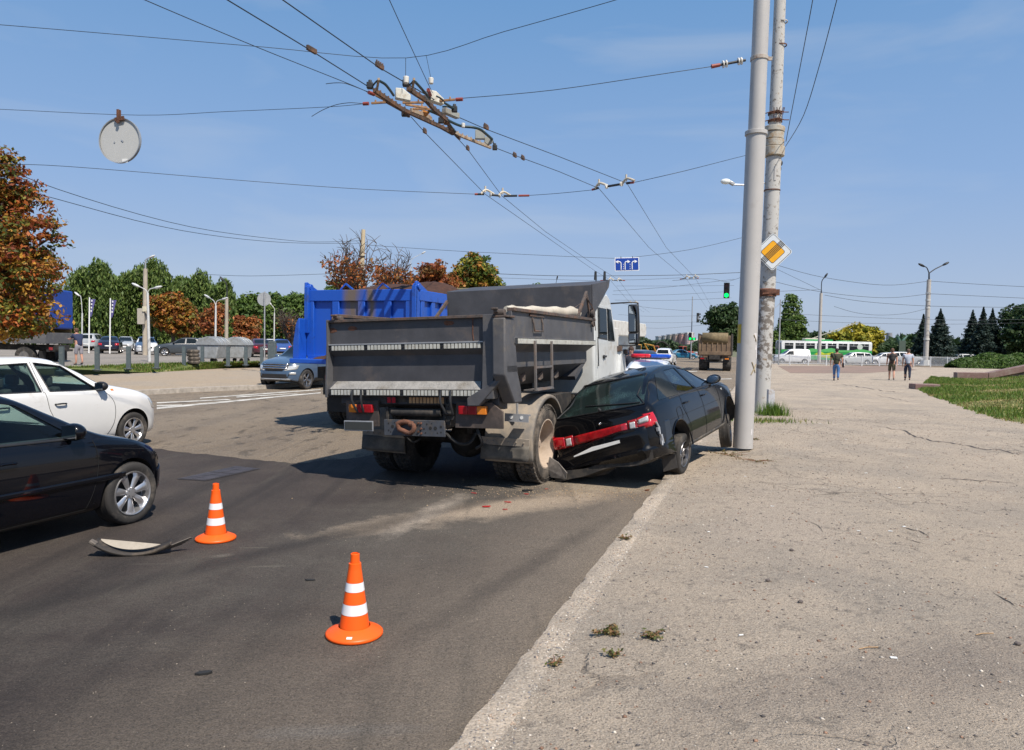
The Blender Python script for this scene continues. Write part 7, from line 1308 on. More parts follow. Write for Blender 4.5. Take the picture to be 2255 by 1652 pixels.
for y in (749, 663, 648, 680): v = AT(2037+(805-y)*.04, y, t_.location.y)-t_.location; b = MB(); b.cyl(v, v+V(0, 0, .18), .28 if y < 700 else .33, n=16); b.build('band', mat('band_white', (.55, .55, .52), .6), t_)
b = MB(); v = AT(2037, 793, t_.location.y)-t_.location; b.cyl((0, 0, 0), v, .62, .5, n=8); b.build('base_block', mat('band_white', (.55, .55, .52)), t_)
t_ = lamp_post((1714, 804), .2, (1718, 660), [((1717, 668), (1700, 683))], 'slim galvanised post just right of the concrete pole', r=(.14, .09), m=M['galv'])
# the pole behind the blue tipper, the sign post, flags
b = MB(); a = G(787, 790, 0); a = AT(787, 800, 64); c = AT(800, 506, 64); b.tube([a, a+(c-a)*.5, c], [.34, .25, .17], 16); o = b.build('shaft', mat('pole_tan2', (.48, .40, .27), .85, var=.1, scale=1)); t = empty('bare_concrete_pole', 'leaning bare concrete pole rising behind the blue tipper', 'pole', (0, 0, 0), 90); o.parent = t
for f in (.80, .66): b = MB(); q = a+(c-a)*f; b.lathe([(.2, -.04), (.25, -.04), (.25, .04), (.2, .04)], 'z', q, 14); b.build('band', M['darkm'], t)
t = empty('round_sign_post', 'thin post with round sign seen from its grey back, left of the steel blue car', 'road sign', G(582, 806, PZ), 90); b = MB(); b.cyl((0, 0, 0), (0, 0, 3.95), .035, n=10); b.build('post', M['galv'], t); b = MB(); b.cyl((-.05, .05, 3.55), (-.05, .07, 3.55), .36, n=36); b.build('disc', mat('sign_back2', (.33, .35, .37), .5), t); b = MB(); b.box((0, .0, 3.55), (.06, .05, .3)); b.build('bracket', M['galv'], t)
for (x, y0, y1, lb) in ((197, 740, 655, 'left flag pole with narrow purple pennant in front of the willows'), (243, 742, 657, 'right flag pole with narrow purple pennant, close to the lamp posts')):
    Yf = 62; a = AT(x-1.5, y0, Yf); a.z = 2; c = AT(x, y1, Yf); t = empty('flag_pole', lb, 'flag', a, 90, 'flag poles in the car park'); b = MB(); b.cyl((0, 0, -1.5), c-a, .06, .05, n=10); b.build('pole', M['white'], t)
    b = MB(); vs = []; h = c-a
    for j in range(9):
        v_ = j/8
        for i in range(4): u = i/3; w_ = .28*(1-v_)**.7+.04; vs.append(h+V(.06+w_*u, .05*math.sin(5*v_+u*2), -.1-1.0*v_*1.0-.0*u))
    b.add(vs, [(j*4+i, j*4+i+1, j*4+i+5, j*4+i+4) for j in range(8) for i in range(3)]); fo = b.build('pennant', mat('flag_purple', (.10, .09, .26), .7), t, smooth=60); fo.scale = (1.25, 1, 1.45); fo.location = (-.25*h.x, 0, -.45*h.z)
    b = MB()
    for j in range(4): b.box(h+V(.22-.02*j, -.05, -.28-.28*j), (.10, .01, .14)); 
    b.build('lettering', M['white'], t)
for lb, x0 in (('left thin dark pole top with insulator behind the tipper canopy', 1311), ('right thin dark pole top with insulator behind the tipper canopy', 1331)):
    a, c = AT(x0+2, 640, 40), AT(x0, 598, 40); b = MB(); b.cyl(a, c, .03, .03); b.cyl(c, c+V(0, 0, -.45), .06, .08); tag(b.build('trolley_pole_head', M['darkm']), lb, 'trolley pole')
# ---------------------------------------------------------------- right side: railings, hedge, granite parapet
fm = mat('fence_galv', (.50, .52, .54), .5, .1, var=.1)
FA, FB = G(1698, 803.5, .2), G(2330, 811, .2); FD = (FB-FA).normalized(); NL = 17; PL = (FB-FA).length/NL
fence0 = None
labs = ['fence panel %s' % s for s in ()]
where = ['next to the concrete pole', 'in front of the white panel van', 'just right of the slim post', 'in front of the painted hills', 'left of the first pedestrian', 'behind the first pedestrian', 'in front of the white estate car', 'right of the white estate car', 'halfway between the first pedestrian and the walking pair', 'left of the man with the rucksack', 'behind the man with the rucksack', 'behind the man in the pale shirt', 'at the foot of the double lamp post', 'right of the double lamp post', 'in front of the silver estate car', 'at the left end of the hedge', 'behind the hedge']
for k in range(NL):
    lb = 'galvanised railing panel '+where[k]
    if fence0 is None:
        t = empty('railing_panel', lb, 'railing', FA, 90, 'galvanised street railings'); t.rotation_euler.z = math.atan2(FD.y, FD.x); g_ = PL*.97
        b = MB(); b.box((0, 0, .55), (.06, .06, 1.1)); b.build('post', fm, t); b = MB(); b.box((g_, 0, .55), (.06, .06, 1.1)); b.build('post', fm, t); b = MB(); b.box((g_/2, 0, 1.04), (g_, .05, .05)); b.build('top_rail', fm, t); b = MB(); b.box((g_/2, 0, .16), (g_, .04, .05)); b.build('bottom_rail', fm, t)
        b = MB()
        for i in range(1, 14): x = g_*i/14; b.box((x, 0, .6), (.034, .03, .86))
        b.build('bars', fm, t); fence0 = t
    else: c = copy_tree(fence0, loc=FA+FD*PL*k, label=lb)
gran = mat('granite_red', (.20, .12, .105), .7, var=.25, scale=20, dirt=(.28, .22, .19), damt=.4, dscale=2); gran2 = mat('granite_dark', (.13, .095, .085), .8, var=.3, scale=6, dirt=(.22, .18, .15), damt=.4, dscale=2)
t = empty('granite_parapet', 'sloping red granite parapet wall rising beside the grass mound', 'wall', (0, 0, 0), 90)
pA, pB = G(2102, 838, .2), G(2480, 866, .2)
pB = pA+Vector((11.5, -3.0, 0)); pd = (pB-pA).normalized(); pn = Vector((-pd.y, pd.x, 0))
for k, (s0, s1, h0, h1) in enumerate(((0, 1.6, .48, .50), (1.62, 6.0, .50, 1.62), (6.02, 12, 1.62, 3.1))):
    a, c = pA+pd*s0, pA+pd*s1; b = MB(); vs = []
    for (p, h) in ((a, h0), (c, h1)):
        for w_ in (-.35, .35):
            for z in (h-.36, h): vs.append(p+pn*w_+V(0, 0, z))
    b.add(vs, [(0, 1, 3, 2), (4, 6, 7, 5), (0, 4, 5, 1), (2, 3, 7, 6), (0, 2, 6, 4), (1, 5, 7, 3)]); b.build('coping_slab', gran, t, bevel=.02)
    b = MB(); vs = []
    for (p, h) in ((a, h0-.36), (c, h1-.36)):
        for w_ in (-.25, .25):
            for z in (-.3, h): vs.append(p+pn*w_+V(0, 0, z))
    b.add(vs, [(0, 1, 3, 2), (4, 6, 7, 5), (0, 4, 5, 1), (2, 3, 7, 6), (0, 2, 6, 4), (1, 5, 7, 3)]); b.build('wall_block', gran2, t)
g = G(2037, 858, .2); b = MB(); b.box((.12, .4, .11), (1.05, .7, .24)); o = b.build('granite_block', gran, bevel=.02); o.location = g; o.rotation_euler.z = -.1; tag(o, 'low loose granite block at the tip of the grass mound', 'stone block')
# grass mound
medge = [G(x, y, .2) for x, y in ((2022, 858), (2034, 867), (2060, 876), (2100, 893), (2150, 910), (2200, 925), (2254, 935), (2400, 965), (2700, 1010))]
mback = [pA+pd*s+pn*(-.2) for s in (-1.3, -1.0, -.3, 1.5, 3.5, 5.5, 7.5, 10, 14)]
def mh(i, v):
    hb = [.15, .12, .12, .12, .35, .75, 1.15, 1.6, 1.9][i]; return .2+hb*(v**1.3)+.06*math.sin(math.pi*v)
b = MB(); vs = []; nv_ = 14; mi_ = []
fine = []
for i in range(len(medge)-1):
    for k in range(6): fine.append((i, k/6))
fine.append((len(medge)-2, 1.0))
for (i, f) in fine:
    e = medge[i]*(1-f)+medge[i+1]*f; q = mback[i]*(1-f)+mback[i+1]*f
    for j in range(nv_):
        v = j/(nv_-1); p = e*(1-v)+q*v; z = mh(i, v)*(1-f)+mh(i+1, v)*f+(random.uniform(-.02, .02) if j else 0); vs.append((p.x+(random.uniform(-.12, .12) if j == 0 else 0), p.y+(random.uniform(-.15, .15) if j == 0 else 0), z+.004 if j else .19))
b.add(vs, [(a*nv_+j, (a+1)*nv_+j, (a+1)*nv_+j+1, a*nv_+j+1) for a in range(len(fine)-1) for j in range(nv_-1)])
mound = tag(b.build('grass_mound', gmat('mound_turf', (.13, .155, .04), [('noise', (.36, .27, .13), .45, .46, .60, .9), ('noise', (.07, .12, .025), 1.3, .5, .68, .7)], bs=25, bump=1), smooth=70), kind='structure')
MV = vs; MN = nv_; MF = len(fine)
# ---------------------------------------------------------------- trees
def leafmesh(name, C, N, size, col, parent=None, asp=1.6, up=None):
    """C centres, N normals, size array, col (n,3): one small pointed leaf-like quad each"""
    n = len(C); T = RNG.normal(size=(n, 3)) if up is None else up+RNG.normal(size=(n, 3))*.25
    N = N/np.linalg.norm(N, axis=1, keepdims=True); T = T-N*(T*N).sum(1, keepdims=True); T /= np.linalg.norm(T, axis=1, keepdims=True)+1e-9; B = np.cross(N, T); s = size[:, None]
    P = np.stack([C-T*s*asp*.5, C+B*s*.42-T*s*.05, C+T*s*asp*.5, C-B*s*.42+T*s*.08], 1).reshape(-1, 3)
    me = bpy.data.meshes.new(name); me.vertices.add(4*n); me.vertices.foreach_set('co', P.astype(np.float32).ravel()); me.loops.add(4*n); me.loops.foreach_set('vertex_index', np.arange(4*n, dtype=np.int32)); me.polygons.add(n); me.polygons.foreach_set('loop_start', np.arange(0, 4*n, 4, dtype=np.int32)); me.update(calc_edges=True)
    a = me.attributes.new('Col', 'FLOAT_COLOR', 'POINT'); cc = np.ones((4*n, 4), np.float32); cc[:, :3] = np.repeat(np.clip(col, 0, 1), 4, 0); a.data.foreach_set('color', cc.ravel())
    me.materials.append(LEAF); o = bpy.data.objects.new(name, me); COL.objects.link(o); o.parent = parent; return o
PAL = dict(green=[(.055, .10, .022), (.04, .08, .02), (.075, .12, .03)], dark=[(.022, .048, .016), (.03, .06, .02), (.035, .065, .025)], willow=[(.07, .115, .03), (.095, .14, .04), (.05, .09, .025)], orange=[(.26, .10, .02), (.19, .12, .02), (.12, .12, .022), (.28, .15, .025), (.16, .06, .02)],
 autumn=[(.27, .085, .022), (.20, .10, .02), (.06, .08, .018), (.32, .19, .03), (.16, .045, .02), (.13, .13, .02)], rust=[(.24, .08, .03), (.30, .12, .035), (.18, .06, .025), (.15, .09, .03)], yel=[(.27, .27, .03), (.20, .23, .03), (.33, .30, .035)], mix=[(.09, .12, .02), (.17, .17, .025), (.05, .09, .02), (.25, .13, .03)], spruce=[(.028, .050, .045), (.02, .038, .034), (.04, .065, .06)], lime=[(.10, .17, .03), (.07, .13, .025)])
for k_, f_ in dict(green=1.5, dark=1.3, willow=1.5, orange=1.2, autumn=1.25, rust=1.2, yel=1.15, mix=1.35, spruce=1.3, lime=1.3).items(): PAL[k_] = [(c[0]*f_*1.08, c[1]*f_, c[2]*f_*.9) for c in PAL[k_]]
def crown_leaves(ells, n, size, pal, clump=.5, parent=None, name='crown', leaf_per=26, flat=.6, zone=None):
    """ells: (cx,cy,cz,rx,ry,rz); leaves sit in clumps spread through the outer part of each ellipsoid"""
    ells = np.array(ells, float); vol = (ells[:, 3]*ells[:, 4]*ells[:, 5])**.8; vol /= vol.sum(); nc = max(6, n//leaf_per); idx = RNG.choice(len(ells), nc, p=vol)
    d = RNG.normal(size=(nc, 3)); d /= np.linalg.norm(d, axis=1, keepdims=True); rr = RNG.uniform(.35, 1, nc)**.45*RNG.uniform(.9, 1.08, nc); E = ells[idx]; cc = E[:, :3]+d*rr[:, None]*E[:, 3:]
    k = leaf_per; C = np.repeat(cc, k, 0); dl = RNG.normal(size=(nc*k, 3)); dl /= np.linalg.norm(dl, axis=1, keepdims=True); cs = clump*RNG.uniform(.6, 1.4, nc); r_ = RNG.uniform(.2, 1, nc*k)**.5; C = C+dl*(r_*np.repeat(cs, k))[:, None]*np.array([1.15, 1.15, flat]); C[:, 2] -= .25*np.repeat(cs, k)*(np.hypot(dl[:, 0], dl[:, 1])*r_)
    N = dl*.8+RNG.normal(size=dl.shape)*.55+np.array([0, 0, .5]); P = np.array(PAL[pal]); 
    if zone is not None: pi_ = zone(cc, len(P)); pi_ = np.where(RNG.random(nc) < .65, pi_, RNG.integers(0, len(P), nc))
    else: pi_ = RNG.integers(0, len(P), nc)
    col = np.repeat(P[pi_], k, 0); w = RNG.random(nc*k) < .25; col[w] = P[RNG.integers(0, len(P), w.sum())]; col = col*RNG.uniform(.75, 1.25, (nc*k, 1)); return leafmesh(name, C, N, size*RNG.uniform(.7, 1.3, nc*k), col, parent)
def trunk_limbs(parent, H, r, ells, nl=7, z0=0, m=None):
    b = MB(); top = Vector((0, 0, H)); b.tube(spline([(0, 0, z0), (.1*r, .3*r, H*.4), (.4*r, -.2*r, H*.75), top], 5), [r*1.25-(r*1.25-r*.3)*i/15 for i in range(16)], 10)
    for i in range(nl):
        e = random.choice(ells); a = random.uniform(0, 6.28); h = H*random.uniform(.35, .95); p = Vector((0, 0, h)); q = Vector((e[0]+e[3]*.8*math.cos(a), e[1]+e[4]*.8*math.sin(a), e[2]+e[5]*random.uniform(-.3, .6))); b.tube(spline([p, p*.5+q*.5+V(0, 0, .3), q], 4), [r*.45-(r*.38)*k/8 for k in range(9)], 6)
    return b.build('trunk', m or M['bark'], parent, smooth=70)
def tree_px(name, label, Y, box, n, leaf, pal, lobes=6, group=None, clump=.5, zb=0, kind='broad', trunk=.16, cat='tree', extra=None, zone=None, base_z=0):
    x0, y0, x1, y1 = box; c = AT((x0+x1)/2, y1, Y); k = Y/1650; w = (x1-x0)*k/2; zt = AT((x0+x1)/2, y0, Y).z; zbm = AT((x0+x1)/2, y1, Y).z; h = (zt-zbm)/2; zc = (zt+zbm)/2
    t = empty(name, label, cat, (c.x, c.y, base_z), 90, group); zc -= base_z; ells = [(0, 0, zc, w*.72, w*.7, h*.80)]
    for i in range(lobes): a = 2*math.pi*i/lobes+random.uniform(-.4, .4); f = random.uniform(.45, .62); ells.append((w*f*math.cos(a), w*f*math.sin(a), zc+h*random.uniform(-.45, .45), w*random.uniform(.38, .5), w*.42, h*random.uniform(.38, .5)))
    if extra: ells += extra
    crown_leaves(ells, n, leaf, pal, clump, t, zone=zone); trunk_limbs(t, max(.5, zc+h*.2), trunk, ells); return t
# near autumn chestnut
def chestnut():
    Y = 25; k = Y/1650; t = empty('autumn_chestnut', 'large chestnut tree in orange and brown autumn leaves at the left edge', 'tree', ((-75-1127)*k, Y, .1), 90); o = t.location
    def E_(px, py, rx, ry, yo=0): p = AT(px, py, Y+yo)-o; return (p.x, yo, p.z, rx*k, rx*k*.9, ry*k)
    ells = [E_(-70, 560, 150, 190), E_(-90, 430, 110, 90), E_(10, 400, 62, 55), E_(58, 455, 62, 50, .5), E_(75, 525, 58, 52, -.6), E_(35, 595, 90, 66, -1.2), E_(88, 605, 50, 44, .5), E_(25, 690, 72, 40, -.8), E_(-20, 690, 120, 50, -1.5), E_(-170, 600, 120, 130), E_(-30, 350, 55, 40), E_(110, 395, 28, 16, .4), E_(-60, 560, 120, 120, 2.0)]
    zf = lambda c, n: np.where(c[:, 2] > 4.2, RNG.choice([0, 4, 1, 2], len(c)), np.where(c[:, 2] > 3.0, RNG.choice([0, 1, 3, 2], len(c)), RNG.choice([2, 5, 3, 2], len(c))))
    crown_leaves(ells, 52000, .10, 'autumn', .33, t, leaf_per=36, zone=zf); trunk_limbs(t, 5.2, .24, ells, 16)
chestnut()
GT = 'trees beyond the car park'
wl = [(150, 566, 268, 745, 88, 'first willow from the left, between lorry and lamp posts'), (232, 596, 312, 748, 96, 'lower willow filling the gap between the two tall willows'), (268, 564, 392, 745, 92, 'tall willow directly behind the concrete lamp post'), (350, 606, 430, 745, 100, 'willow behind the orange chestnut crown'), (392, 590, 480, 745, 95, 'willow with flat top left of the dark headed lamp'), (455, 612, 522, 748, 90, 'rightmost willow, behind the dark headed lamp')]
def willow(box, Y, label):
    x0, y0, x1, y1 = box; k = Y/1650; c = AT((x0+x1)/2, y1, Y); w = (x1-x0)*k/2; H = AT((x0+x1)/2, y0, Y).z; t = empty('willow', label, 'tree', (c.x, c.y, 0), 90, GT)
    P = np.array(PAL['willow']); ns = 560; a = RNG.uniform(0, 2*math.pi, ns); r = np.sqrt(RNG.uniform(.05, 1, ns))*w; bl = RNG.integers(0, 7, ns); bx = np.array([0, .5, -.5, .2, -.25, .6, -.6])[bl]*w; bh = np.array([.93, .84, .86, .98, .90, .68, .70])[bl]; rw = np.array([.5, .42, .42, .35, .4, .4, .4])[bl]*w
    X = bx+np.cos(a)*rw*RNG.uniform(.1, 1, ns); Yy = np.sin(a)*w*RNG.uniform(.1, .9, ns); rad_ = np.hypot((X-bx)/rw, Yy/w); zt = H*bh*(1-.16*rad_**2)-RNG.uniform(0, .45, ns)*H*(RNG.random(ns) < .6); L = RNG.uniform(.16, .42, ns)*H; m_ = 34
    f = RNG.uniform(0, 1, (ns, m_)); jit = RNG.normal(size=(ns, m_, 3))*np.array([.20, .20, .12]); C = np.stack([X[:, None]+f*.35*np.sign(X[:, None])*.6, Yy[:, None]+0*f, zt[:, None]-f*L[:, None]], 2)+jit*(1-.55*f[..., None]); C = C.reshape(-1, 3); C = C[C[:, 2] > .6]
    N = RNG.normal(size=C.shape)+np.array([0, -.4, .5]); col = P[RNG.integers(0, 3, len(C))]*RNG.uniform(.7, 1.3, (len(C), 1)); leafmesh('crown', C, N, .22*RNG.uniform(.7, 1.3, len(C)), col, t, asp=2.6, up=np.array([0, 0, 1.5]))
    ells = [(0, 0, H*.7, w*.6, w*.6, H*.25)]; trunk_limbs(t, H*.75, .28, ells, 7)
for x0, y0, x1, y1, Y, lb in wl: willow((x0, y0, x1, y1), Y, lb)
tree_px('chestnut', 'round orange brown chestnut behind the white lamp and the grey saloon', 62, (328, 633, 433, 752), 9000, .20, 'orange', group=GT, clump=.42, base_z=PZ)
tree_px('small_tree', 'thin reddish tree between the two lamps left of the round sign', 72, (434, 655, 508, 748), 2600, .20, 'rust', group=GT, clump=.5)
tree_px('shrub', 'bright green bush right of the thin reddish tree', 76, (484, 715, 524, 765), 2600, .18, 'lime', lobes=4, group=GT, clump=.4, cat='bush')
tree_px('small_tree', 'rust coloured small tree in front of the dark green trees', 74, (513, 690, 574, 765), 4200, .20, 'rust', group=GT, clump=.42)
for box, Y, lb in (((524, 628, 592, 762), 92, 'left dark green tree behind the rust coloured tree'), ((570, 634, 640, 762), 96, 'middle dark green tree behind the round sign'), ((618, 626, 688, 762), 90, 'right dark green tree touching the blue tipper'), ((486, 650, 545, 762), 100, 'dark green tree just right of the willows')):
    tree_px('dense_tree', lb, Y, box, 8000, .30, 'green', group=GT, clump=.7)
for box, Y, lb in (((700, 600, 780, 770), 95, 'dark green tree top behind the left end of the blue tipper'), ((1140, 617, 1238, 760), 92, 'green tree top showing above the tipper canopy'), ((40, 640, 170, 770), 95, 'dark tree behind the blue lorry'), ((-60, 640, 60, 770), 90, 'dark tree far left behind the lorry cab')):
    tree_px('dense_tree', lb, Y, box, 5000, .30, 'green', group=GT, clump=.7)
def bare(box, Y, label, n=700, leafn=1500, pal='rust', nb=26):
    x0, y0, x1, y1 = box; k = Y/1650; c = AT((x0+x1)/2, y1, Y); w = (x1-x0)*k/2; H = AT((x0+x1)/2, y0, Y).z; t = empty('bare_tree', label, 'tree', (c.x, c.y, 0), 90); b = MB(); tips = []
    b.tube([(0, 0, 0), (.1, 0, H*.3), (0, .1, H*.5)], [.2, .15, .10], 8)
    for i in range(nb):
        a = random.uniform(0, 6.28); p = Vector((0, 0, H*random.uniform(.25, .5))); q = Vector((w*random.uniform(.3, 1)*math.cos(a), w*.8*math.sin(a), H*random.uniform(.72, 1.0))); mid = (p+q)/2+V(random.uniform(-.3, .3), random.uniform(-.3, .3), random.uniform(-.2, .3)); pts = spline([p, mid, q], 4); b.tube(pts, [.07-.058*j/(len(pts)-1) for j in range(len(pts))], 5)
        for s_ in pts[2:]:
            for _ in range(2): e = s_+V(random.uniform(-1, 1), random.uniform(-1, 1), random.uniform(0.1, 1.0))*.8; b.tube([s_, (s_+e)/2+V(.05, 0, .06), e], [.022, .016, .008], 4); tips.append((s_+e)/2)
    b.build('trunk', M['bark'], t, smooth=70); T = np.array([list(v) for v in tips if v.z < H*.86]); C = T[RNG.integers(0, len(T), leafn)]+RNG.normal(size=(leafn, 3))*.22; P = np.array(PAL[pal]); leafmesh('crown', C, RNG.normal(size=C.shape)+np.array([0, 0, .5]), .16*RNG.uniform(.7, 1.3, leafn), P[RNG.integers(0, len(P), leafn)]*RNG.uniform(.7, 1.3, (leafn, 1)), t)
bare((712, 532, 830, 640), 46, 'half bare tree with sparse rusty leaves around the concrete pole', leafn=1500); bare((800, 560, 925, 650), 50, 'second half bare tree with drooping twigs right of the concrete pole', leafn=2400); bare((600, 690, 680, 770), 70, 'dead brown bush in front of the dark green trees', leafn=300)
tree_px('chestnut', 'wide rust red chestnut crown above the earth load of the blue tipper', 56, (860, 570, 1020, 720), 11000, .19, 'rust', clump=.42, group='trees behind the blue tipper', trunk=.2)
tree_px('chestnut', 'green and yellow chestnut crown right of the rust red one', 60, (985, 541, 1106, 700), 12000, .20, 'mix', clump=.42, group='trees behind the blue tipper', trunk=.2)
tree_px('dense_tree', 'dark green tree between the brown tipper and the smooth grey pole', 92, (1548, 654, 1652, 775), 12000, .26, 'dark', clump=.55)
GR = 'trees beyond the street on the right'
tree_px('dense_tree', 'pointed dark green tree right of the concrete pole', 118, (1704, 664, 1772, 790), 9000, .30, 'green', clump=.6, group=GR, extra=[(0, 0, 8.5, 1.3, 1.3, 2.2)]); tree_px('dense_tree', 'low dark green tree left of the first lamp post', 122, (1760, 724, 1824, 800), 5000, .30, 'dark', clump=.6, group=GR); tree_px('dense_tree', 'small green tree directly beside the concrete pole', 112, (1690, 718, 1722, 790), 2500, .28, 'green', clump=.5, group=GR, lobes=3)
tree_px('round_tree', 'bright yellow green round tree above the rear of the trolleybus', 110, (1825, 705, 1942, 800), 12000, .34, 'yel', clump=.62, lobes=9)
for box, lb in (((1918, 757, 1962, 792), 'dark low bush right of the yellow green tree'), ((1955, 752, 2010, 792), 'dark bush behind the two walking men'), ((1990, 745, 2020, 790), 'bush between the signboard and the first spruce')): tree_px('shrub', lb, 108, box, 2500, .26, 'dark', clump=.5, lobes=4, cat='bush', group=GR)
def spruce(tip, base_y, halfw, Y, label, n=14000):
    k = Y/1650; b0 = AT(tip[0], base_y, Y); H = AT(tip[0], tip[1], Y).z; w = halfw*k; t = empty('blue_spruce', label, 'tree', (b0.x, b0.y, 0), 90, 'blue spruces on the right'); nb = n//22; h = RNG.uniform(.02, 1, nb)**.8; z = h*H; R_ = 1.3*w*(1-h)**1.15*RNG.uniform(.6, 1.15, nb)*(1+.15*np.sin(h*40+tip[0])); a = RNG.uniform(0, 2*math.pi, nb); f = RNG.uniform(.15, 1, (nb, 22))**.7
    X = np.cos(a)[:, None]*R_[:, None]*f; Yy = np.sin(a)[:, None]*R_[:, None]*f; Z_ = z[:, None]-.28*R_[:, None]*f+.10*R_[:, None]*f**3; tp = np.repeat(np.minimum(1, (1-h)*2.2+.12), 22); C = (np.stack([X, Yy, Z_], 2)+RNG.normal(size=(nb, 22, 3))*np.array([.13, .13, .08])*tp.reshape(nb, 22, 1)).reshape(-1, 3); kp = C[:, 2] > .1; C = C[kp]; tp = tp[kp]; P = np.array(PAL['spruce'])
    leafmesh('crown', C, RNG.normal(size=C.shape)*.6+np.array([0, 0, 1]), .22*(.35+.65*tp)*RNG.uniform(.6, 1.2, len(C)), P[RNG.integers(0, 3, len(C))]*RNG.uniform(.7, 1.35, (len(C), 1)), t, asp=1.8); b = MB(); b.cyl((0, 0, 0), (0, 0, H*1.0), .2, .03, n=8); b.build('trunk', M['bark'], t)
for tip, by, hw, Y, lb in (((2029, 692), 795, 26, 98, 'slim spruce left of the double headed lamp post'), ((2066, 680), 797, 44, 96, 'broad spruce directly right of the double headed lamp post'), ((2137, 682), 798, 34, 100, 'left of the three spruces standing close together'), ((2160, 676), 800, 34, 97, 'middle and tallest of the three close spruces'), ((2180, 679), 800, 36, 99, 'right of the three spruces standing close together')): spruce(tip, by, hw, Y, lb)
tree_px('dense_tree', 'big dark tree at the right edge of the photo', 96, (2198, 657, 2330, 800), 14000, .30, 'dark', clump=.65, group=GR)
# clipped juniper hedge
def hedge():
    a, c = G(2096, 809, .2), G(2420, 815, .2); t = empty('clipped_hedge', 'low dense green hedge in front of the railings at the right', 'hedge', a, 90); n = 26000; u = RNG.uniform(0, 1, n); d = c-a; H = .25+1.15*np.minimum(1, u*5)**.6+.12*np.sin(u*31); th = RNG.uniform(0, math.pi, n); w = 1.4; C = np.stack([d.x*u+0*u, d.y*u+np.cos(th)*w*RNG.uniform(.8, 1.05, n), np.sin(th)*H*RNG.uniform(.8, 1.08, n)], 1); N = np.stack([0*u, np.cos(th), np.sin(th)], 1)+RNG.normal(size=(n, 3))*.5; P = np.array([(.06, .12, .02), (.045, .09, .018), (.09, .15, .03)]); leafmesh('foliage', C, N, .22*RNG.uniform(.6, 1.3, n), P[RNG.integers(0, 3, n)]*RNG.uniform(.7, 1.3, (n, 1)), t)
    b = MB(); vs = []
    for i in range(9):
        for j in range(7): q = d*(i/8); th_ = math.pi*j/6; hh = (.25+1.15*min(1, i/8*5)**.6)*.82; vs.append(q+V(0, math.cos(th_)*1.1, math.sin(th_)*hh))
    b.add(vs, [(i*7+j, (i+1)*7+j, (i+1)*7+j+1, i*7+j+1) for i in range(8) for j in range(6)]); b.build('inner_twigs', mat('twigs', (.02, .03, .012), .9), t)
hedge()
# far wooded line, flats and chimney
t_far = []
n = 16000; X0, X1 = (1440-1127)/1650*330, (1640-1127)/1650*330; u = RNG.uniform(0, 1, n); C = np.stack([X0-60+(X1-X0+110)*u, 330+RNG.uniform(-6, 6, n), RNG.uniform(0, 1, n)**.7*(4.4+1.6*np.sin(u*23)+1.0*np.sin(u*61))], 1); P = np.array([(.06, .10, .05), (.08, .12, .06), (.05, .085, .045)]); tag(leafmesh('far_trees', C, RNG.normal(size=C.shape)+np.array([0, -.5, .5]), 1.1*RNG.uniform(.7, 1.3, n), P[RNG.integers(0, 3, n)]*RNG.uniform(.8, 1.2, (n, 1))), 'far line of green trees below the distant flats', 'trees', kind='stuff')
n = 15000; u = RNG.uniform(-1, 1, n); C = np.stack([u*330-190, 175+RNG.uniform(-6, 6, n), RNG.uniform(0, 1, n)**.7*(5.0+1.5*np.sin(u*23)+1.0*np.sin(u*61))], 1); C = C[(C[:, 0] < -5)]; P = np.array([(.05, .09, .03), (.04, .07, .025), (.03, .06, .02)]); tag(leafmesh('far_trees', C, RNG.normal(size=C.shape)+np.array([0, -.5, .5]), 1.3*RNG.uniform(.7, 1.3, len(C)), P[RNG.integers(0, 3, len(C))]), 'far band of dark trees behind the car park', 'trees', kind='stuff')
n = 9000; u = RNG.uniform(0, 1, n); C = np.stack([62+90*u, 170+RNG.uniform(-5, 5, n), RNG.uniform(0, 1, n)**.7*(4.2+1.2*np.sin(u*23))], 1); tag(leafmesh('far_trees', C, RNG.normal(size=C.shape)+np.array([0, -.5, .5]), 1.2*RNG.uniform(.7, 1.3, n), P[RNG.integers(0, 3, n)]), 'far band of dark trees behind the trolleybus and spruces', 'trees', kind='stuff')
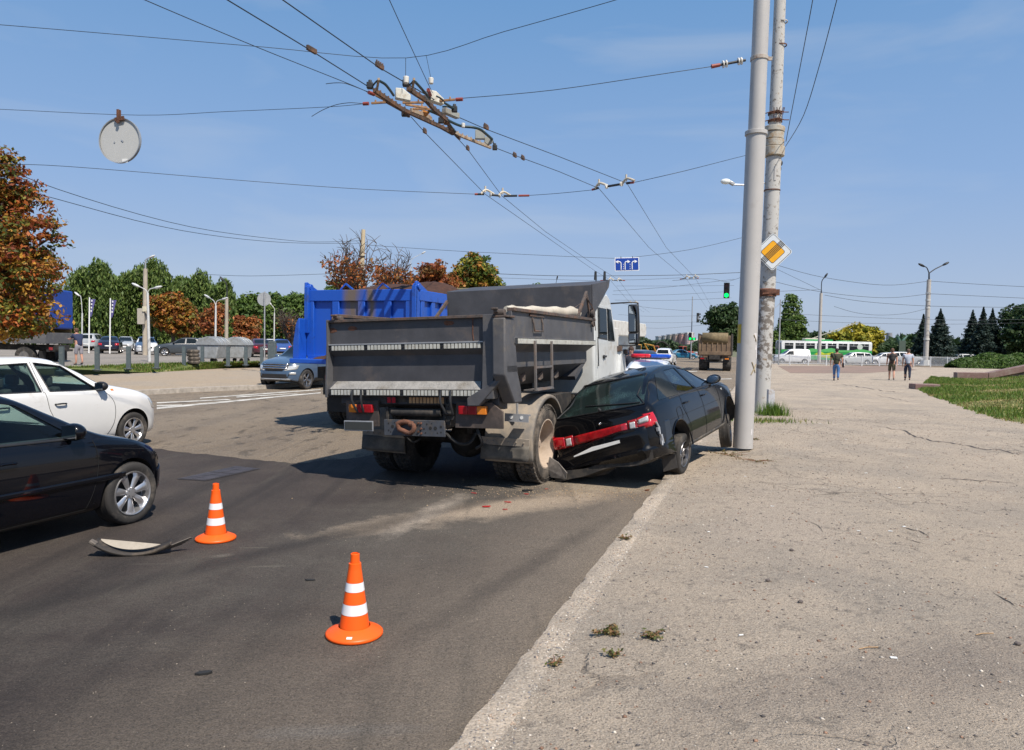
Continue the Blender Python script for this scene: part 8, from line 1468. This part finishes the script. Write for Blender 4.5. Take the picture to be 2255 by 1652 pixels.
def flats():
    Y = 950; k = Y/1650; cols = [(1447, 1456, 742.5, (.36, .40, .44)), (1456, 1464, 741, (.50, .48, .45)), (1463, 1471, 739, (.40, .36, .30)), (1470, 1479, 738, (.48, .33, .27)), (1478, 1490, 736.5, (.52, .28, .25)), (1486, 1501, 736, (.58, .40, .38))]
    lbs = ['leftmost, bluish grey block of the distant flats', 'pale block, second of the distant flats from the left', 'ochre grey block, third of the distant flats', 'brownish red block, fourth of the distant flats', 'pink red block, fifth of the distant flats', 'rightmost, widest pink block of the distant flats']
    for i, (x0, x1, y0, c) in enumerate(cols):
        X0, X1 = (x0-1127)*k, (x1-1127)*k; H = AT((x0+x1)/2, y0, Y).z; Yb = Y-i*12; t = empty('apartment_block', lbs[i], 'building', ((X0+X1)/2, Yb, 0), 90, 'distant apartment blocks'); m = mat('flat_wall%d' % i, c, .9, var=.05); b = MB(); b.box((0, 10, H/2), (X1-X0-.6, 20, H)); b.build('wall', m, t); b = MB(); b.box((0, 10, H+.6), (X1-X0, 20.6, 1.2)); b.build('roof', mat('flat_roof', (.3, .3, .32)), t)
        nf = 9; wg = mat('flat_window', (.16, .19, .24), .3)
        for f in range(nf): b = MB(); [b.box((-(X1-X0)/2+(X1-X0)*(q+.5)/3, -.15, H*(f+.55)/nf), ((X1-X0)*.18, .3, H/nf*.42)) for q in range(3)]; o = b.build('window_row', wg, t)
    for x0, x1, y0, c, lb in ((1500, 1519, 747, (.62, .60, .56), 'low pale building right of the distant flats'), (1522, 1538, 744.5, (.64, .63, .62), 'low white building right of the junction post')):
        X0, X1 = (x0-1127)*k, (x1-1127)*k; H = AT(x0, y0, Y).z; t = empty('low_building', lb, 'building', ((X0+X1)/2, Y-60, 0), 90); b = MB(); b.box((0, 8, H/2), (X1-X0, 16, H)); b.build('wall', mat('low_'+str(x0), c, .9), t); b = MB(); [b.box((-(X1-X0)/2+(X1-X0)*(q+.5)/5, -.2, H*.6), ((X1-X0)*.1, .3, H*.12)) for q in range(5)]; b.build('window_row', mat('flat_window', (.16, .19, .24)), t)
    a, c = AT(1957.5, 775, 620), AT(1957.5, 733, 620); b = MB(); b.tube([(a.x, a.y, 0), c], [3.2, 2.2], 16); tag(b.build('chimney', mat('chimney_grey', (.22, .23, .26), .9)), 'tall thin factory chimney far behind the two walking men', 'chimney')
    for x0, x1, y0, c, lb in ((1944, 1958, 757, (.5, .52, .54), 'far pale blue grey building left of the chimney foot'), (1991, 2004, 758, (.6, .52, .32), 'far yellowish building left of the first spruce')):
        X0, X1 = (x0-1127)/1650*400, (x1-1127)/1650*400; H = AT(x0, y0, 400).z; t = empty('low_building', lb, 'building', ((X0+X1)/2, 400, 0), 90); b = MB(); b.box((0, 8, H/2), (X1-X0+1, 16, H)); b.build('wall', mat('low_'+str(x0), c, .9), t); b = MB(); [b.box((-(X1-X0)/2+(X1-X0)*(q+.5)/4, -.1, H*.7), ((X1-X0)*.12, .2, H*.14)) for q in range(4)]; b.build('window_row', mat('flat_window', (.16, .19, .24)), t)
flats()
t = empty('signboard', 'dark green signboard on two posts between the walking men and the first spruce', 'signboard', (AT(1985, 790, 104).x, 104, 0), 90); b = MB(); b.box((0, 0, 2.4), (.9, .08, 1.7)); b.build('board', mat('board_green', (.07, .10, .08), .6), t)
for x in (-.35, .35): b = MB(); b.cyl((x, 0, 0), (x, 0, 1.6), .05); b.build('post', M['galv'], t)
t = empty('ornamental_palm', 'artificial palm with upright blue green fronds left of the signboard', 'ornament', (AT(1981, 790, 106).x, 106, 0), 90); b = MB(); b.cyl((0, 0, 0), (0, 0, 2.4), .10); b.build('stem', M['galv'], t)
for k in range(5): a = random.uniform(0, 6.28); b = MB(); b.tube(spline([(0, 0, 2.3), (.3*math.cos(a), .2*math.sin(a), 3.2), (.9*math.cos(a)+.2, .3*math.sin(a), 4.0)], 4), [.05, .12, .16, .18, .19, .17, .13, .08, .03], 6); b.build('frond', mat('frond', (.08, .17, .13), .6), t)
# ---------------------------------------------------------------- grass, weeds, leaves, grit
def blades(name, C, h, palette, label=None, w=.012, lean=.5, kind='stuff', parent=None):
    n = len(C); a = RNG.uniform(0, 6.28, n); hh = h*RNG.uniform(.4, 1.3, n); d = np.stack([np.cos(a), np.sin(a), 0*a], 1); q = np.stack([-np.sin(a), np.cos(a), 0*a], 1)*w; T = C+d*(hh*lean*RNG.uniform(.2, 1.4, n))[:, None]+np.array([0, 0, 1])*hh[:, None]; P = np.stack([C-q, C+q, T], 1).reshape(-1, 3)
    me = bpy.data.meshes.new(name); me.vertices.add(3*n); me.vertices.foreach_set('co', P.astype(np.float32).ravel()); me.loops.add(3*n); me.loops.foreach_set('vertex_index', np.arange(3*n, dtype=np.int32)); me.polygons.add(n); me.polygons.foreach_set('loop_start', np.arange(0, 3*n, 3, dtype=np.int32)); me.update(calc_edges=True); PP = np.array(palette); col = PP[RNG.integers(0, len(PP), n)]*RNG.uniform(.7, 1.3, (n, 1)); at = me.attributes.new('Col', 'FLOAT_COLOR', 'POINT'); cc = np.ones((3*n, 4), np.float32); cc[:, :3] = np.repeat(col, 3, 0); at.data.foreach_set('color', cc.ravel()); me.materials.append(LEAF); o = bpy.data.objects.new(name, me); COL.objects.link(o); o.parent = parent
    return tag(o, label, 'grass' if label else None, kind=kind)
gpal = [(.10, .19, .025), (.14, .22, .03), (.075, .14, .02), (.30, .26, .09), (.20, .21, .05)]
A = np.array([list(v) for v in MV]).reshape(MF, MN, 3); n = 60000; i = RNG.integers(0, MF-1, n); j = RNG.integers(0, MN-1, n); u, v = RNG.random((n, 1)), RNG.random((n, 1)); C = (A[i, j]*(1-u)+A[i+1, j]*u)*(1-v)+(A[i, j+1]*(1-u)+A[i+1, j+1]*u)*v
dry = (np.sin(C[:, 0]*1.3+np.sin(C[:, 1]*.9)*1.5)+np.sin(C[:, 1]*1.1+1)+.35*RNG.normal(size=n)) > .75; o = blades('grass', C[~dry], .10, gpal[:3]+gpal[4:], 'green grass growing on the mound at the right', w=.014); blades('dry_grass', C[dry][:9000], .06, [(.36, .29, .12), (.28, .23, .09), (.2, .2, .06)], 'dry straw coloured grass patches on the mound', w=.014)
vv = [np.array([list(p) for p in q]) for q in (v0, g1)]; n = 26000; i = RNG.integers(1, len(v0)-1, n); u, v = RNG.random((n, 1)), RNG.random((n, 1)); C = (vv[0][i]*(1-u)+vv[0][i+1]*u)*(1-v)+(vv[1][i]*(1-u)+vv[1][i+1]*u)*v; C = C[C[:, 0] > -32]; blades('grass', C, .13, gpal[:3]+[(.3, .26, .1)], 'short green and straw coloured grass on the verge along the bollards', w=.03)
def weed(px, py, label, s=.16, n=260, z=.2, red=.3):
    g = PG(px, py); nb = 9; C = []; 
    b = MB(); 
    for _ in range(nb):
        a = random.uniform(0, 6.28); l = s*random.uniform(.5, 1.3); p1 = V(l*math.cos(a), l*.8*math.sin(a), .012+random.uniform(0, .02)); b.tube([(0, 0, .004), p1*.5+V(0, 0, .012), p1], [.003, .0025, .0015], 4); C += [np.array(p1*random.uniform(.15, 1.05))+RNG.normal(size=3)*np.array([.012, .012, .006]) for _ in range(n//nb)]
    t = empty('weed', label, 'weed', g, 90); b.build('stems', mat('weed_stem', (.20, .09, .05), .8), t); C = np.array(C); C[:, 2] = np.abs(C[:, 2])+.004; P = np.array([(.10, .12, .035), (.16, .15, .05), (.26, .16, .07), (.10, .10, .03)]); leafmesh('leaves', C, RNG.normal(size=C.shape)*.5+np.array([0, 0, 1]), .016*RNG.uniform(.6, 1.4, len(C)), P[RNG.integers(0, 4, len(C))], t)
weed(1342, 1394, 'larger spreading green weed on the near pavement', .095, 260); weed(1437, 1403, 'smaller brownish weed just right of the larger one', .075, 140); weed(1350, 1446, 'tiny weed below the two bigger weeds', .05, 60); weed(1222, 1463, 'flat creeping weed near the kerb edge', .08, 60, .12); weed(1378, 1188, 'small weed on the kerb behind the others', .09, 90, .11); weed(1602, 1003, 'dry weeds on the pavement beside the wreck', .45, 300); weed(1665, 1016, 'weeds on the pavement below the grey pole', .35, 200); weed(1662, 968, 'weed tuft at the foot of the smooth grey pole', .16, 200)
g = G(1700, 914, .2); n = 700; C = np.stack([g.x+RNG.normal(size=n)*.16, g.y+RNG.normal(size=n)*.16, np.full(n, .2)], 1); blades('grass_tuft', C, .30, gpal[:3], 'tall green grass tuft at the angle iron post', w=.008, kind=None); g = G(1672, 928, .2); n = 500; C = np.stack([g.x+RNG.normal(size=n)*.5, g.y+RNG.normal(size=n)*.25, np.full(n, .2)], 1); blades('grass_tuft', C, .10, gpal, 'flat grass around the foot of the concrete pole', w=.01, kind=None)
# loose grit and pebbles, cigarette ends and paper scraps
def grit(name, label, n, fx, s0, s1, cols, seed):
    R2 = np.random.default_rng(seed); vs = []; fs = []; cl = []
    base = np.array([(1, 0, 0), (-1, 0, 0), (0, 1, 0), (0, -1, 0), (0, 0, 1), (0, 0, -.6)]); F = np.array([(0, 2, 4), (2, 1, 4), (1, 3, 4), (3, 0, 4), (2, 0, 5), (1, 2, 5), (3, 1, 5), (0, 3, 5)])
    P = fx(R2, n); s = (s0+(s1-s0)*R2.random(n)**4); B = base[None]*(R2.uniform(.5, 1.1, (n, 6, 1)))*s[:, None, None]*np.array([1, 1, .6]); a = R2.uniform(0, 6.28, n); c, q = np.cos(a)[:, None], np.sin(a)[:, None]; B = np.stack([B[..., 0]*c-B[..., 1]*q, B[..., 0]*q+B[..., 1]*c, B[..., 2]], 2); V_ = (B+P[:, None, :]).reshape(-1, 3); F_ = (F[None]+6*np.arange(n)[:, None, None]).reshape(-1, 3)
    me = bpy.data.meshes.new(name); m = len(F_); me.vertices.add(len(V_)); me.vertices.foreach_set('co', V_.astype(np.float32).ravel()); me.loops.add(3*m); me.loops.foreach_set('vertex_index', F_.astype(np.int32).ravel()); me.polygons.add(m); me.polygons.foreach_set('loop_start', np.arange(0, 3*m, 3, dtype=np.int32)); me.update(calc_edges=True); CC = np.array(cols)[R2.integers(0, len(cols), n)]*R2.uniform(.7, 1.3, (n, 1)); at = me.attributes.new('Col', 'FLOAT_COLOR', 'POINT'); cc = np.ones((len(V_), 4), np.float32); cc[:, :3] = np.repeat(CC, 6, 0); at.data.foreach_set('color', cc.ravel()); me.materials.append(STONE); o = bpy.data.objects.new(name, me); COL.objects.link(o); return tag(o, label, 'grit', kind='stuff')
STONE = bpy.data.materials.new('grit'); STONE.use_nodes = True; _a = STONE.node_tree.nodes.new('ShaderNodeAttribute'); _a.attribute_name = 'Col'; STONE.node_tree.links.new(_a.outputs[0], STONE.node_tree.nodes['Principled BSDF'].inputs['Base Color']); STONE.node_tree.nodes['Principled BSDF'].inputs['Roughness'].default_value = .9
def f_pave(R, n): s = -9.5+R.random(n)**1.0*22; d = .25+R.random(n)**1.3*9; P = K0.to_tuple(); return np.stack([K0.x+KD.x*s+KN.x*d, K0.y+KD.y*s+KN.y*d, np.array([prof(q) for q in d])+.001], 1)
def f_kerb(R, n): s = -9.5+R.random(n)*14; d = .02+R.random(n)*.26; return np.stack([K0.x+KD.x*s+KN.x*d, K0.y+KD.y*s+KN.y*d, np.array([prof(q) for q in d])+.0], 1)
def f_road(R, n): s = -9.5+R.random(n)*15; d = -.01-R.random(n)**2.2*2.6; return np.stack([K0.x+KD.x*s+KN.x*d, K0.y+KD.y*s+KN.y*d, 0*s+.005], 1)
grit('pavement_grit', 'loose grit and pebbles scattered over the near pavement', 46000, f_pave, .003, .017, [(.14, .125, .115), (.32, .27, .22), (.5, .45, .38), (.1, .09, .085), (.25, .15, .1)], 1)
grit('kerb_pebbles', 'exposed pebbles in the worn kerb edge', 9000, f_kerb, .004, .013, [(.5, .46, .4), (.16, .16, .17), (.42, .32, .24), (.3, .27, .24), (.58, .53, .45)], 2)
grit('gutter_grit', 'sand and grit along the foot of the kerb', 12000, f_road, .0018, .008, [(.2, .17, .14), (.33, .28, .22), (.12, .11, .1)], 3)
sp_ = G(1300, 1082); grit('spilt_clods', 'small clods of spilt sand behind the tipper wheel', 2600, lambda R, n: np.stack([sp_.x+R.normal(size=n)*.85-.2, sp_.y+R.normal(size=n)*.28-.15, np.full(n, .006)], 1), .003, .016, [(.42, .32, .2), (.35, .25, .15), (.3, .23, .17)], 4)
lit = [(1555, 1250, 'white'), (1762, 1327, 'stone'), (1631, 1400, 'end'), (1967, 1449, 'paper'), (1910, 1429, 'twig'), (1742, 1213, 'stone'), (1700, 1115, 'paper'), (1990, 1160, 'paper'), (1690, 1280, 'stone'), (1805, 933, 'paper'), (1960, 1170, 'paper'), (2166, 1398, 'twig'), (1560, 1172, 'end'), (1862, 968, 'paper'), (1980, 1075, 'end'), (2240, 1420, 'stone'), (1640, 1050, 'end'), (1906, 1042, 'paper'), (1890, 1170, 'end')]
wh = ['nearest the kerb, behind the weeds', 'right of the weeds, upper', 'right of the smaller weed', 'right of the tan twig, close to the camera', 'left of the white scrap near the camera', 'in the middle of the open area', 'a car length before the grey pole', 'beside the angular crack', 'between kerb and open middle', 'beyond the grey pole, near the plaza', 'just left of the angular crack', 'close to the right edge, low', 'nearest to the wreck wheel, near the kerb', 'at the start of the long crack', 'in front of the long crack', 'at the right edge of the photo, low', 'two metres before the grey pole base', 'halfway between grey pole and long crack', 'left of the angular crack, in the open']
for i, (x, y, k) in enumerate(lit):
    g = PG(x, y); a = random.uniform(-.6, .6); b = MB()
    if k == 'stone': b.ell((0, 0, .008), (.02, .015, .012), 7, 5); o = b.build('pebble', mat('pebble_dark', (.12, .10, .09), .9), smooth=0); lb = 'lone dark pebble on the pavement '+wh[i]
    elif k == 'paper': b.box((0, 0, .003), (.035, .02, .004)); o = b.build('paper_scrap', M['plate'], smooth=0); lb = 'white paper scrap on the pavement '+wh[i]
    elif k == 'twig': b.tube([(-.06, 0, .005), (0, .008, .007), (.07, 0, .005)], .003, 5); o = b.build('twig', mat('twig_tan', (.4, .25, .12)), smooth=0); lb = 'thin tan twig on the pavement '+wh[i]
    else: b.cyl((-.014, 0, .005), (.014, 0, .005), .0045, n=8); o = b.build('cigarette_end', M['plate']); lb = 'white cigarette end on the pavement '+wh[i]
    o.location = g; o.rotation_euler.z = a; tag(o, lb, 'litter', 'small litter on the pavement')
# ---------------------------------------------------------------- people
def skinned(name, chains, m, parent, lv=1):
    """chains: list of [(point, radius)...]; the first point of the first chain is the root; points closer than 1 mm are shared"""
    V_ = []; E_ = []; Rr = []
    def idx(p, r):
        for i, q in enumerate(V_):
            if (q-Vector(p)).length < .001: return i
        V_.append(Vector(p)); Rr.append(r); return len(V_)-1
    for ch in chains:
        pr = None
        for p, r in ch:
            i = idx(p, r)
            if pr is not None and pr != i: E_.append((pr, i))
            pr = i
    me = bpy.data.meshes.new(name); me.from_pydata(V_, E_, []); o = bpy.data.objects.new(name, me); COL.objects.link(o); o.modifiers.new('s', 'SKIN'); me.skin_vertices.new() if not me.skin_vertices else None
    for i, sv in enumerate(me.skin_vertices[0].data): r = Rr[i]; sv.radius = r if isinstance(r, tuple) else (r, r); sv.use_root = (i == 0)
    s = o.modifiers.new('sub', 'SUBSURF'); s.levels = lv; s.render_levels = lv; bpy.context.view_layer.update(); dg = bpy.context.evaluated_depsgraph_get(); nm = bpy.data.meshes.new_from_object(o.evaluated_get(dg)); bpy.data.objects.remove(o); bpy.data.meshes.remove(me); nm.name = name; nm.materials.clear(); nm.materials.append(m); nm.polygons.foreach_set('use_smooth', [True]*len(nm.polygons)); r = bpy.data.objects.new(name, nm); COL.objects.link(r); r.parent = parent; return r
skin = mat('skin', (.50, .27, .19), .55, var=.05)
def person(loc, hd, label, shirt, pants, hair, shorts=False, bulk=1., step=.24, arm=(.18, -.14), bald=False, bag=None, pack=None, lean=0, H=1.76, trim=None, reach=None, camo=False):
    t = empty('person', label, 'person', loc, hd); k = H/1.76; B = bulk; sx = step
    pel = V(0, 0, .95); wa = V(.0+lean*.1, 0, 1.12); ch = V(.01+lean*.3, 0, 1.33); nk = V(.0+lean*.45, 0, 1.50); hd_ = V(.015+lean*.55, 0, 1.60)
    L = {}
    for s in (-1, 1):
        f = sx*s; hip = V(0, s*.095, .90); kn = V(f*.55+.03, s*.10, .50); an = V(f-.02, s*.095, .10 if f > 0 else .14); toe = an+V(.15, s*.015, -.07 if f > 0 else -.09); heel = an+V(-.035, 0, -.06)
        L[s] = (hip, kn, an, toe, heel)
    sh = {s: V(.0+lean*.35, s*.175*B, 1.42) for s in (-1, 1)}; el, wr = {}, {}
    for s in (-1, 1):
        if reach: el[s] = sh[s]+V(.20, s*.05, -.20); wr[s] = el[s]+V(.22, -s*.06, .02)
        else: a = arm[0] if s > 0 else arm[1]; el[s] = sh[s]+V(-.02+a*.3, s*.05, -.28); wr[s] = el[s]+V(.05+a*.6, s*.0, -.24)
    body = [[(pel, (.15*B, .12*B)), (wa, (.14*B, .115*B)), (ch, (.165*B, .125*B)), (nk, .062), (hd_+V(0, 0, -.03), .07), (hd_+V(.01, 0, .05), .092), (hd_+V(.0, 0, .13), .075)]]
    for s in (-1, 1):
        hip, kn, an, toe, heel = L[s]; body.append([(pel, .1), (hip, .10*B), (kn, .060), (kn*.45+an*.55+V(-.015, 0, 0), .056), (an, .038), (toe, .035)]); body.append([(ch, .1), (sh[s], .068*B), (el[s], .044), (wr[s], .029), (wr[s]+(wr[s]-el[s]).normalized()*.06, (.036, .02))])
        hb = wr[s]+(wr[s]-el[s]).normalized()*.06; hd2 = (wr[s]-el[s]).normalized()
        for i in range(4): body.append([(hb, .02), (hb+V(.0+(i-1.5)*.018, 0, 0)+hd2*.035, .0095), (hb+V((i-1.5)*.019+.006, -s*.008, 0)+hd2*(.070+.012*(1 if i in (1, 2) else 0)), .0085), (hb+V((i-1.5)*.018+.014, -s*.02, 0)+hd2*(.098+.014*(1 if i in (1, 2) else -.3)), .007)])
        body.append([(wr[s]+hd2*.02, .02), (wr[s]+hd2*.045+V(.03, -s*.01, 0), .010), (wr[s]+hd2*.08+V(.042, -s*.015, 0), .008)])
    bo = skinned('body', body, skin, t); 
    b = MB(); fx = hd_+V(.0, 0, .045)
    b.ell(fx+V(.098, 0, -.015), (.018, .014, .024), 8, 6); b.build('nose', skin, bo); 
    for s in (-1, 1): b = MB(); b.ell(fx+V(.0, s*.088, -.005), (.022, .010, .033), 8, 6); b.build('ear', skin, bo); b = MB(); b.ell(fx+V(.082, s*.033, .015), (.012, .014, .009), 8, 6); b.build('eye', mat('eye_dark', (.03, .02, .02), .3), bo)
    b = MB(); b.ell(fx+V(.084, 0, -.058), (.010, .025, .007), 8, 6); b.build('mouth', mat('lip', (.35, .12, .1), .5), bo)
    if hair: b = MB(); b.ell(hd_+V(-.012, 0, .085), (.108, .095, .095), 16, 10); b.ell(hd_+V(-.045, 0, .035), (.07, .08, .07), 12, 8); b.build('hair', mat('hair%d' % int(sum(hair)*999), hair, .85, var=.3, scale=30, bump=.5, bscale=80), t)
    sc = [[(pel+V(0, 0, -.07), (.165*B, .138*B)), (pel+V(0, 0, .06), (.168*B, .14*B)), (wa, (.160*B, .135*B)), (ch, (.182*B, .142*B)), (nk+V(0, 0, -.04), .078)]]
    for s in (-1, 1): sc.append([(ch, .1), (sh[s], .085*B), (sh[s]*.35+el[s]*.65, .066)])
    skinned('shirt', sc, shirt, t); pc2 = [[(pel+V(0, 0, .10), (.155*B, .13*B)), (pel+V(0, 0, -.06), (.155*B, .125*B))]]
    for s in (-1, 1):
        hip, kn, an, toe, heel = L[s]
        if shorts: pc2.append([(pel+V(0, 0, -.06), .12), (hip+V(0, 0, -.02), .112*B), (hip*.25+kn*.75, .088), (kn+V(0, 0, -.01), .084)])
        else: pc2.append([(pel+V(0, 0, -.06), .12), (hip+V(0, 0, -.02), .112*B), (kn, .077), (an+V(0, 0, .10), .064), (an+V(0, 0, .0), .062)])
    skinned('trousers' if not shorts else 'shorts', pc2, pants, t)
    for s in (-1, 1): hip, kn, an, toe, heel = L[s]; skinned('shoe', [[(heel, .040), (an+V(.03, 0, -.055), .046), (toe+V(.02, 0, .012), .036)]], mat('shoe_dark', (.03, .03, .035), .6), t)
    if trim: b = MB(); b.lathe([(.158*B, 0), (.160*B, .035)], 'z', (0, 0, .93), 20); b.build('belt', M['plas'], t)
    if bag: b = MB(); b.box(V(-.02, -.25*B, .86), (.24, .09, .26)); g_ = b.build('shoulder_bag', mat('bag_black', (.015, .015, .018), .7), t, bevel=.03); b = MB(); b.tube(spline([V(-.02, -.22*B, .97), V(-.16*B, -.06, 1.22), V(-.13, .10, 1.42), V(.0, .13, 1.50), V(.14, .0, 1.3), V(.08, -.2*B, 1.02)], 5), .014, 6); b.build('strap', mat('bag_black', (.015, .015, .018)), g_)
    if pack: b = MB(); b.ell(V(-.20*B, 0, 1.26), (.12, .16, .25), 14, 10); g_ = b.build('rucksack', mat('pack_black', (.02, .018, .018), .8, var=.3), t); b = MB(); b.ell(V(-.28*B, 0, 1.17), (.06, .12, .13), 12, 8); b.build('pocket', mat('pack_black', (.02, .018, .018)), g_)
    t.scale = (k, k, k); return t
g = G(1840, 838.5, .2); person(g, 22, 'heavy man in olive shirt and blue jeans walking away with a strap bag', mat('shirt_olive', (.045, .05, .025), .85, var=.2), mat('jeans', (.06, .15, .34), .8, var=.25, scale=9), (.02, .015, .012), bulk=1.36, step=.14, bag=1, arm=(.05, -.1), H=1.74)
g = G(1962, 837.5, .2); person(g, 24, 'man with black rucksack and camouflage shorts walking away', mat('shirt_brown', (.06, .042, .038), .85), mat('camo', (.07, .06, .035), .85, var=.6, scale=14), (.12, .07, .045), shorts=True, bulk=1.08, step=.26, pack=1, arm=(.35, -.25), H=1.80)
g = G(1997, 838.5, .2); person(g, 24, 'man in pale blue grey shirt and dark trousers walking beside the one with rucksack', mat('shirt_pale', (.40, .44, .52), .8, var=.1), mat('trousers_navy', (.02, .028, .055), .85), (.10, .065, .05), bulk=1.15, step=.16, trim=1, arm=(.1, -.05), H=1.78)
g = G(174, 804, PZ); person((g.x, g.y, PZ), -60, 'man in navy T-shirt and grey knee length trousers leaning on the lorry', mat('shirt_navy', (.02, .03, .075), .85), mat('pants_grey', (.28, .27, .30), .85, var=.15), (.10, .05, .03), shorts=True, bulk=1.1, step=.10, lean=.35, reach=True, H=1.80)
person((4.1, 25.9, 0), 200, 'man whose head shows above the police light bar beside the tipper cab', mat('shirt_dark', (.03, .035, .05), .85), mat('trousers_navy', (.02, .028, .055)), (.06, .035, .025), bulk=1.0, step=.05, arm=(.05, .05), H=1.86)
